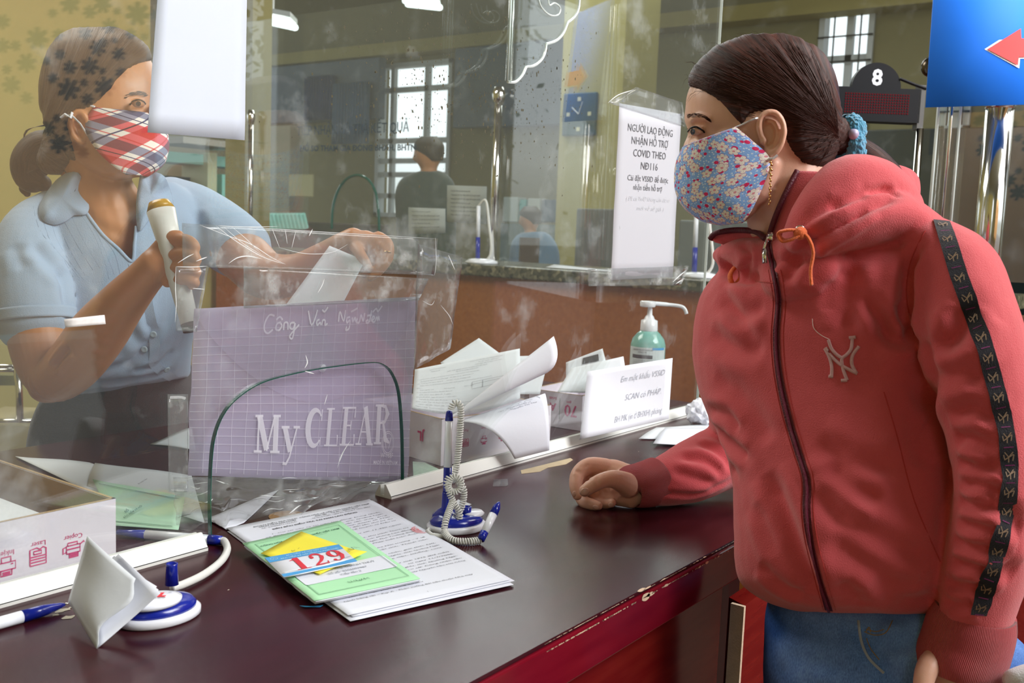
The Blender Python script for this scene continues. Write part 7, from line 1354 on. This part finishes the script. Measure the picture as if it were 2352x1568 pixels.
keep = [f for f in sf_ if not any(ins[i] or topm[i] for i in f)]; used = sorted({i for f in keep for i in f}); mp = {i: k for k, i in enumerate(used)}
BL = nmesh('blouse', sc_[used], [tuple(mp[i] for i in f) for f in keep], m_bl, CLK); md = BL.modifiers.new('s', 'SOLIDIFY'); md.thickness = .0022; md.offset = 0; st_ = bvh(sc_, sf_)
def on(px, py, lift=.002):
    h, _ = cast(st_, px, py, lift); return h
# collar, placket, pleats, buttons, sleeve hems
mb = MB(); n = 14
co1 = [(150, 400), (122, 420), (96, 462), (92, 486), (100, 506), (124, 515), (148, 508), (166, 494), (190, 490), (200, 486), (194, 450), (184, 420), (168, 398)]
def flat_patch(name, pts, lift, mt, th=.003):
    v = [];
    for p in pts:
        h, n_ = cast(st_, p[0], p[1], lift)
        if h is None: h, n_ = cast(ctb, p[0], p[1], lift + .004)
        if h is not None: v.append(h - FF * .002)
    c = sum(v, V()) / len(v) - FF * .004; k = len(v); bk = [p + FF * th for p in v] + [c + FF * th]; o = mesh(name, v + [c] + bk, [((i + 1) % k, i, k) for i in range(k)] + [(i + k + 1, (i + 1) % k + k + 1, 2 * k + 1) for i in range(k)] + [(i, (i + 1) % k, (i + 1) % k + k + 1, i + k + 1) for i in range(k)], mt, CLK, False); return o
def collar(pts, c, k=3, th=.003):
    q = [P(*p) for p in catmull(pts + pts[:1], k)[:-1]]; n = len(q); c = P(*c); bk = [p + FF * th for p in q] + [c + FF * th]; r1 = [c.lerp(p, .6) - FF * .004 for p in q]
    v = q + r1 + [c - FF * .006] + bk; f = [(i, (i + 1) % n, n + (i + 1) % n, n + i) for i in range(n)] + [(n + i, n + (i + 1) % n, 2 * n) for i in range(n)] + [(2 * n + 1 + i, 3 * n + 1, 2 * n + 1 + (i + 1) % n) for i in range(n)] + [(i, 2 * n + 1 + i, 2 * n + 1 + (i + 1) % n, (i + 1) % n) for i in range(n)]
    mesh('collar', v, f, m_bl, CLK, True)
def W_(x, y):
    h = cast(st_, x, y)[0] or cast(ctb, x, y)[0]; return (h - C0).dot(FF) - .006 if h else 1.54
collar([(x, y, 0) if 0 else (x, y, min(W_(x, y), 1.53)) for x, y in [(150, 398), (128, 414), (104, 446), (90, 476), (96, 504), (122, 516), (150, 508), (170, 494), (196, 492), (204, 470), (196, 430), (178, 396)]], (146, 456, min(W_(146, 456), 1.515)))
collar([(x, y, min(W_(x, y), 1.60)) for x, y in [(322, 398), (350, 394), (376, 404), (390, 436), (396, 474), (366, 480), (340, 506), (318, 530), (312, 470)]], (350, 450, min(W_(350, 450), 1.575)))
mb = MB(); 
ribbon_mb(mb, st_, [(306, 602), (330, 660), (348, 740), (356, 790), (352, 830), (372, 852), (398, 868)], .016, .0018, 6); mb.build('button_placket', fabric('placket cloth', (.40, .51, .66), 600, .3), CLK, True)
mb = MB()
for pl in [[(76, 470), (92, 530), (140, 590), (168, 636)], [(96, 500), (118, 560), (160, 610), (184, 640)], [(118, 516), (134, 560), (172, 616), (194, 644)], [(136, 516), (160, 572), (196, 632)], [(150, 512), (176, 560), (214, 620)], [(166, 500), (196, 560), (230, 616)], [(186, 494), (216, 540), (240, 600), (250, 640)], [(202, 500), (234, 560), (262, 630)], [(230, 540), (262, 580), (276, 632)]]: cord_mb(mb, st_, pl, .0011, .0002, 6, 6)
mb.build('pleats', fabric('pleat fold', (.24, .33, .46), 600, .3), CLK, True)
for px, py in [(353, 766), (333, 801), (381, 846)]:
    h, n_ = cast(st_, px, py, .0025)
    if h: MB().lathe([(.0052, 0), (.0056, .0012), (.004, .0020), (.002, .0012)], h, n_, 18).build('button', mat('pale shell button', (.45, .56, .62), .25), CLK, True)
v, f = limb([(77, 712, 1.493, 88, .0585), (79, 738, 1.492, 87, .058)], 4, 40, False); o = mesh('sleeve_hem', v, f[:-80], m_bl, CLK, True); o.modifiers.new('s', 'SOLIDIFY').thickness = .002
pv2 = [(196, 486), (234, 537), (270, 570), (303, 600), (309, 560), (313, 520)]
mb = MB(); cord_mb(mb, st_, pv2, .0028, .0004, 6, 8); mb.build('neckline_trim', m_bl, CLK, True)
# skirt
kc, kf, kn = fuse([slab([(140, 870, 1.74, 440, 835, 1.77, .105), (95, 930, 1.83, 445, 900, 1.87, .13), (70, 1040, 1.94, 450, 1010, 1.97, .13), (70, 1300, 2.02, 440, 1300, 2.04, .13), (90, 1700, 2.05, 420, 1700, 2.07, .13)], 4, 30)], .008, 4)
nmesh('skirt', kc, kf, fabric('black skirt cloth', (.012, .012, .018), 500), CLK)
MB().tube([P(889 + 9 * math.cos(a) , 582 + 5 * math.sin(a), 1.428 + .006 * math.sin(a)) for a in [i * .5236 for i in range(13)]], .0011, 6, cap=False).build('finger_ring', MATS['gold'], CLK, True)
# what she holds
tb0, tb1 = P(370, 484, 1.312), P(436, 742, 1.300)
t = thing('white_tube', tb1, 'white tube with a dark end gripped in the clerk fist', 'tube'); MB().tube([tb0, along(tb0, tb1, .25), tb1], [.0185, .0155, .0115], 24).build('tube_barrel', mat('white satin plastic', (.72, .70, .66), .3), t, True)
MB().tube([along(tb0, tb1, -.08), along(tb0, tb1, .0)], [.0130, .0185], 24).build('amber_cap', mat('amber cap', (.50, .28, .02), .25), t, True); MB().tube([tb1, along(tb0, tb1, 1.07)], [.0118, .0110], 20).build('dark_end', m_black, t, True)
o, S = psheet('paper_slip', (757, 564, 1.430), (838, 598, 1.412), (775, 720, 1.385), (652, 706, 1.392), m_white, 'white paper slip held in the clerk outstretched hand', 'paper', .012, 14)
# --------------------------------------------------------------- people far behind the glass
def far_person(label, w, hx, hy, hr, sh, m_top, hairm, turn=1, name='person'):
    """small seated or standing figure: hx,hy head centre and hr head radius in photo pixels, sh = shoulder rows"""
    b = P(hx, sh[-1][2] if len(sh[-1]) > 2 else sh[-1][1], w); t = thing(name, (b.x, b.y, 0), label, 'person')
    s = hr / 40.; pcs = [slab([(hx - hr * .55, hy - hr * 1.05, w, hx + hr * .55, hy - hr * 1.05, w, .05 * 1), (hx - hr, hy - hr * .2, w, hx + hr, hy - hr * .2, w, .085), (hx - hr * .85, hy + hr * .5, w, hx + hr * .8, hy + hr * .5, w, .075), (hx - hr * .5, hy + hr * 1.1, w, hx + hr * .5, hy + hr * 1.1, w, .05)], 4, 20), limb([(hx, hy + hr * .7, w, hr * .5, .05), (hx, hy + hr * 1.9, w, hr * .6, .06)], 4, 14), ball(hx - turn * hr * .95, hy + hr * .35, w, hr * .18, hr * .22, .02, 8)]
    pcs += [slab([(a + 6, y + 4, w, b_ - 6, y + 4, w, .07) for a, b_, y in sh], 3, 18)]
    c, f, n_ = fuse(pcs, .012, 3); nmesh('body', c, f, m_skin2, t)
    c, f, n_ = fuse([slab([(a, y, w, b_, y, w, .12) for a, b_, y in sh], 4, 26)], .014, 4); c = c + n_ * (.006 * snoise(c, 9.)[:, None]); nmesh('top', c, f, m_top, t)
    v, f = slab([(hx - hr * .55, hy - hr * 1.15, w, hx + hr * .55, hy - hr * 1.15, w, .06), (hx - hr * 1.0, hy - hr * .6, w, hx + hr * 1.0, hy - hr * .6, w, .10), (hx - hr * (1.05 if turn < 0 else .8), hy - hr * .1, w, hx + hr * (1.05 if turn > 0 else .8), hy - hr * .1, w, .10), (hx - hr * (.95 if turn < 0 else .0), hy + hr * .5, w, hx + hr * (.95 if turn > 0 else .0), hy + hr * .5, w, .08)], 5, 26); mesh('hair', v, f, hairm, t, True, [(i % 26 / 26, .1) for i in range(len(v))]); return t
far_person('dark haired person in a pale blue shirt seated beyond the granite counter', 6.2, 1218, 502, 25, [(1200, 1250, 532), (1178, 1272, 550), (1170, 1285, 590), (1176, 1284, 700), (1190, 1270, 1018)], fabric('far pale blue shirt', (.12, .22, .34)), m_hair2)
far_person('person in dark grey green clothes standing before the bright window with back turned', 5.4, 985, 352, 34, [(960, 1012, 392), (918, 1040, 415), (908, 1050, 470), (915, 1045, 600), (925, 1035, 900), (940, 1025, 1096)], fabric('far dark grey green cloth', (.055, .075, .065)), m_hair2)
t = thing('office_chair', P(1220, 640, 6.0), 'dark brown chair in front of the seated person in the far pale blue shirt', 'chair'); a = P(1196, 545, 5.72); b_ = P(1240, 545, 5.72); MB().obox(V((a.x, a.y, .5)), V((b_.x - a.x, b_.y - a.y, 0)), V((.03, .03, 0)), V((0, 0, a.z - .5))).build('backrest', mat('dark brown leather', (.05, .02, .012), .4), t); MB().obox(V((a.x, a.y, .42)), V((b_.x - a.x, b_.y - a.y, 0)), V((.13, .10, 0)), V((0, 0, .08))).build('seat', MATS['dark brown leather'], t)
for u in (0, 1):
    for v_ in (0, 1): q_ = V((a.x, a.y, 0)) + V((b_.x - a.x, b_.y - a.y, 0)) * u + V((.11, .08, 0)) * v_; MB().tube([q_, q_ + V((0, 0, .43))], .015, 8).build('leg', m_black, t)
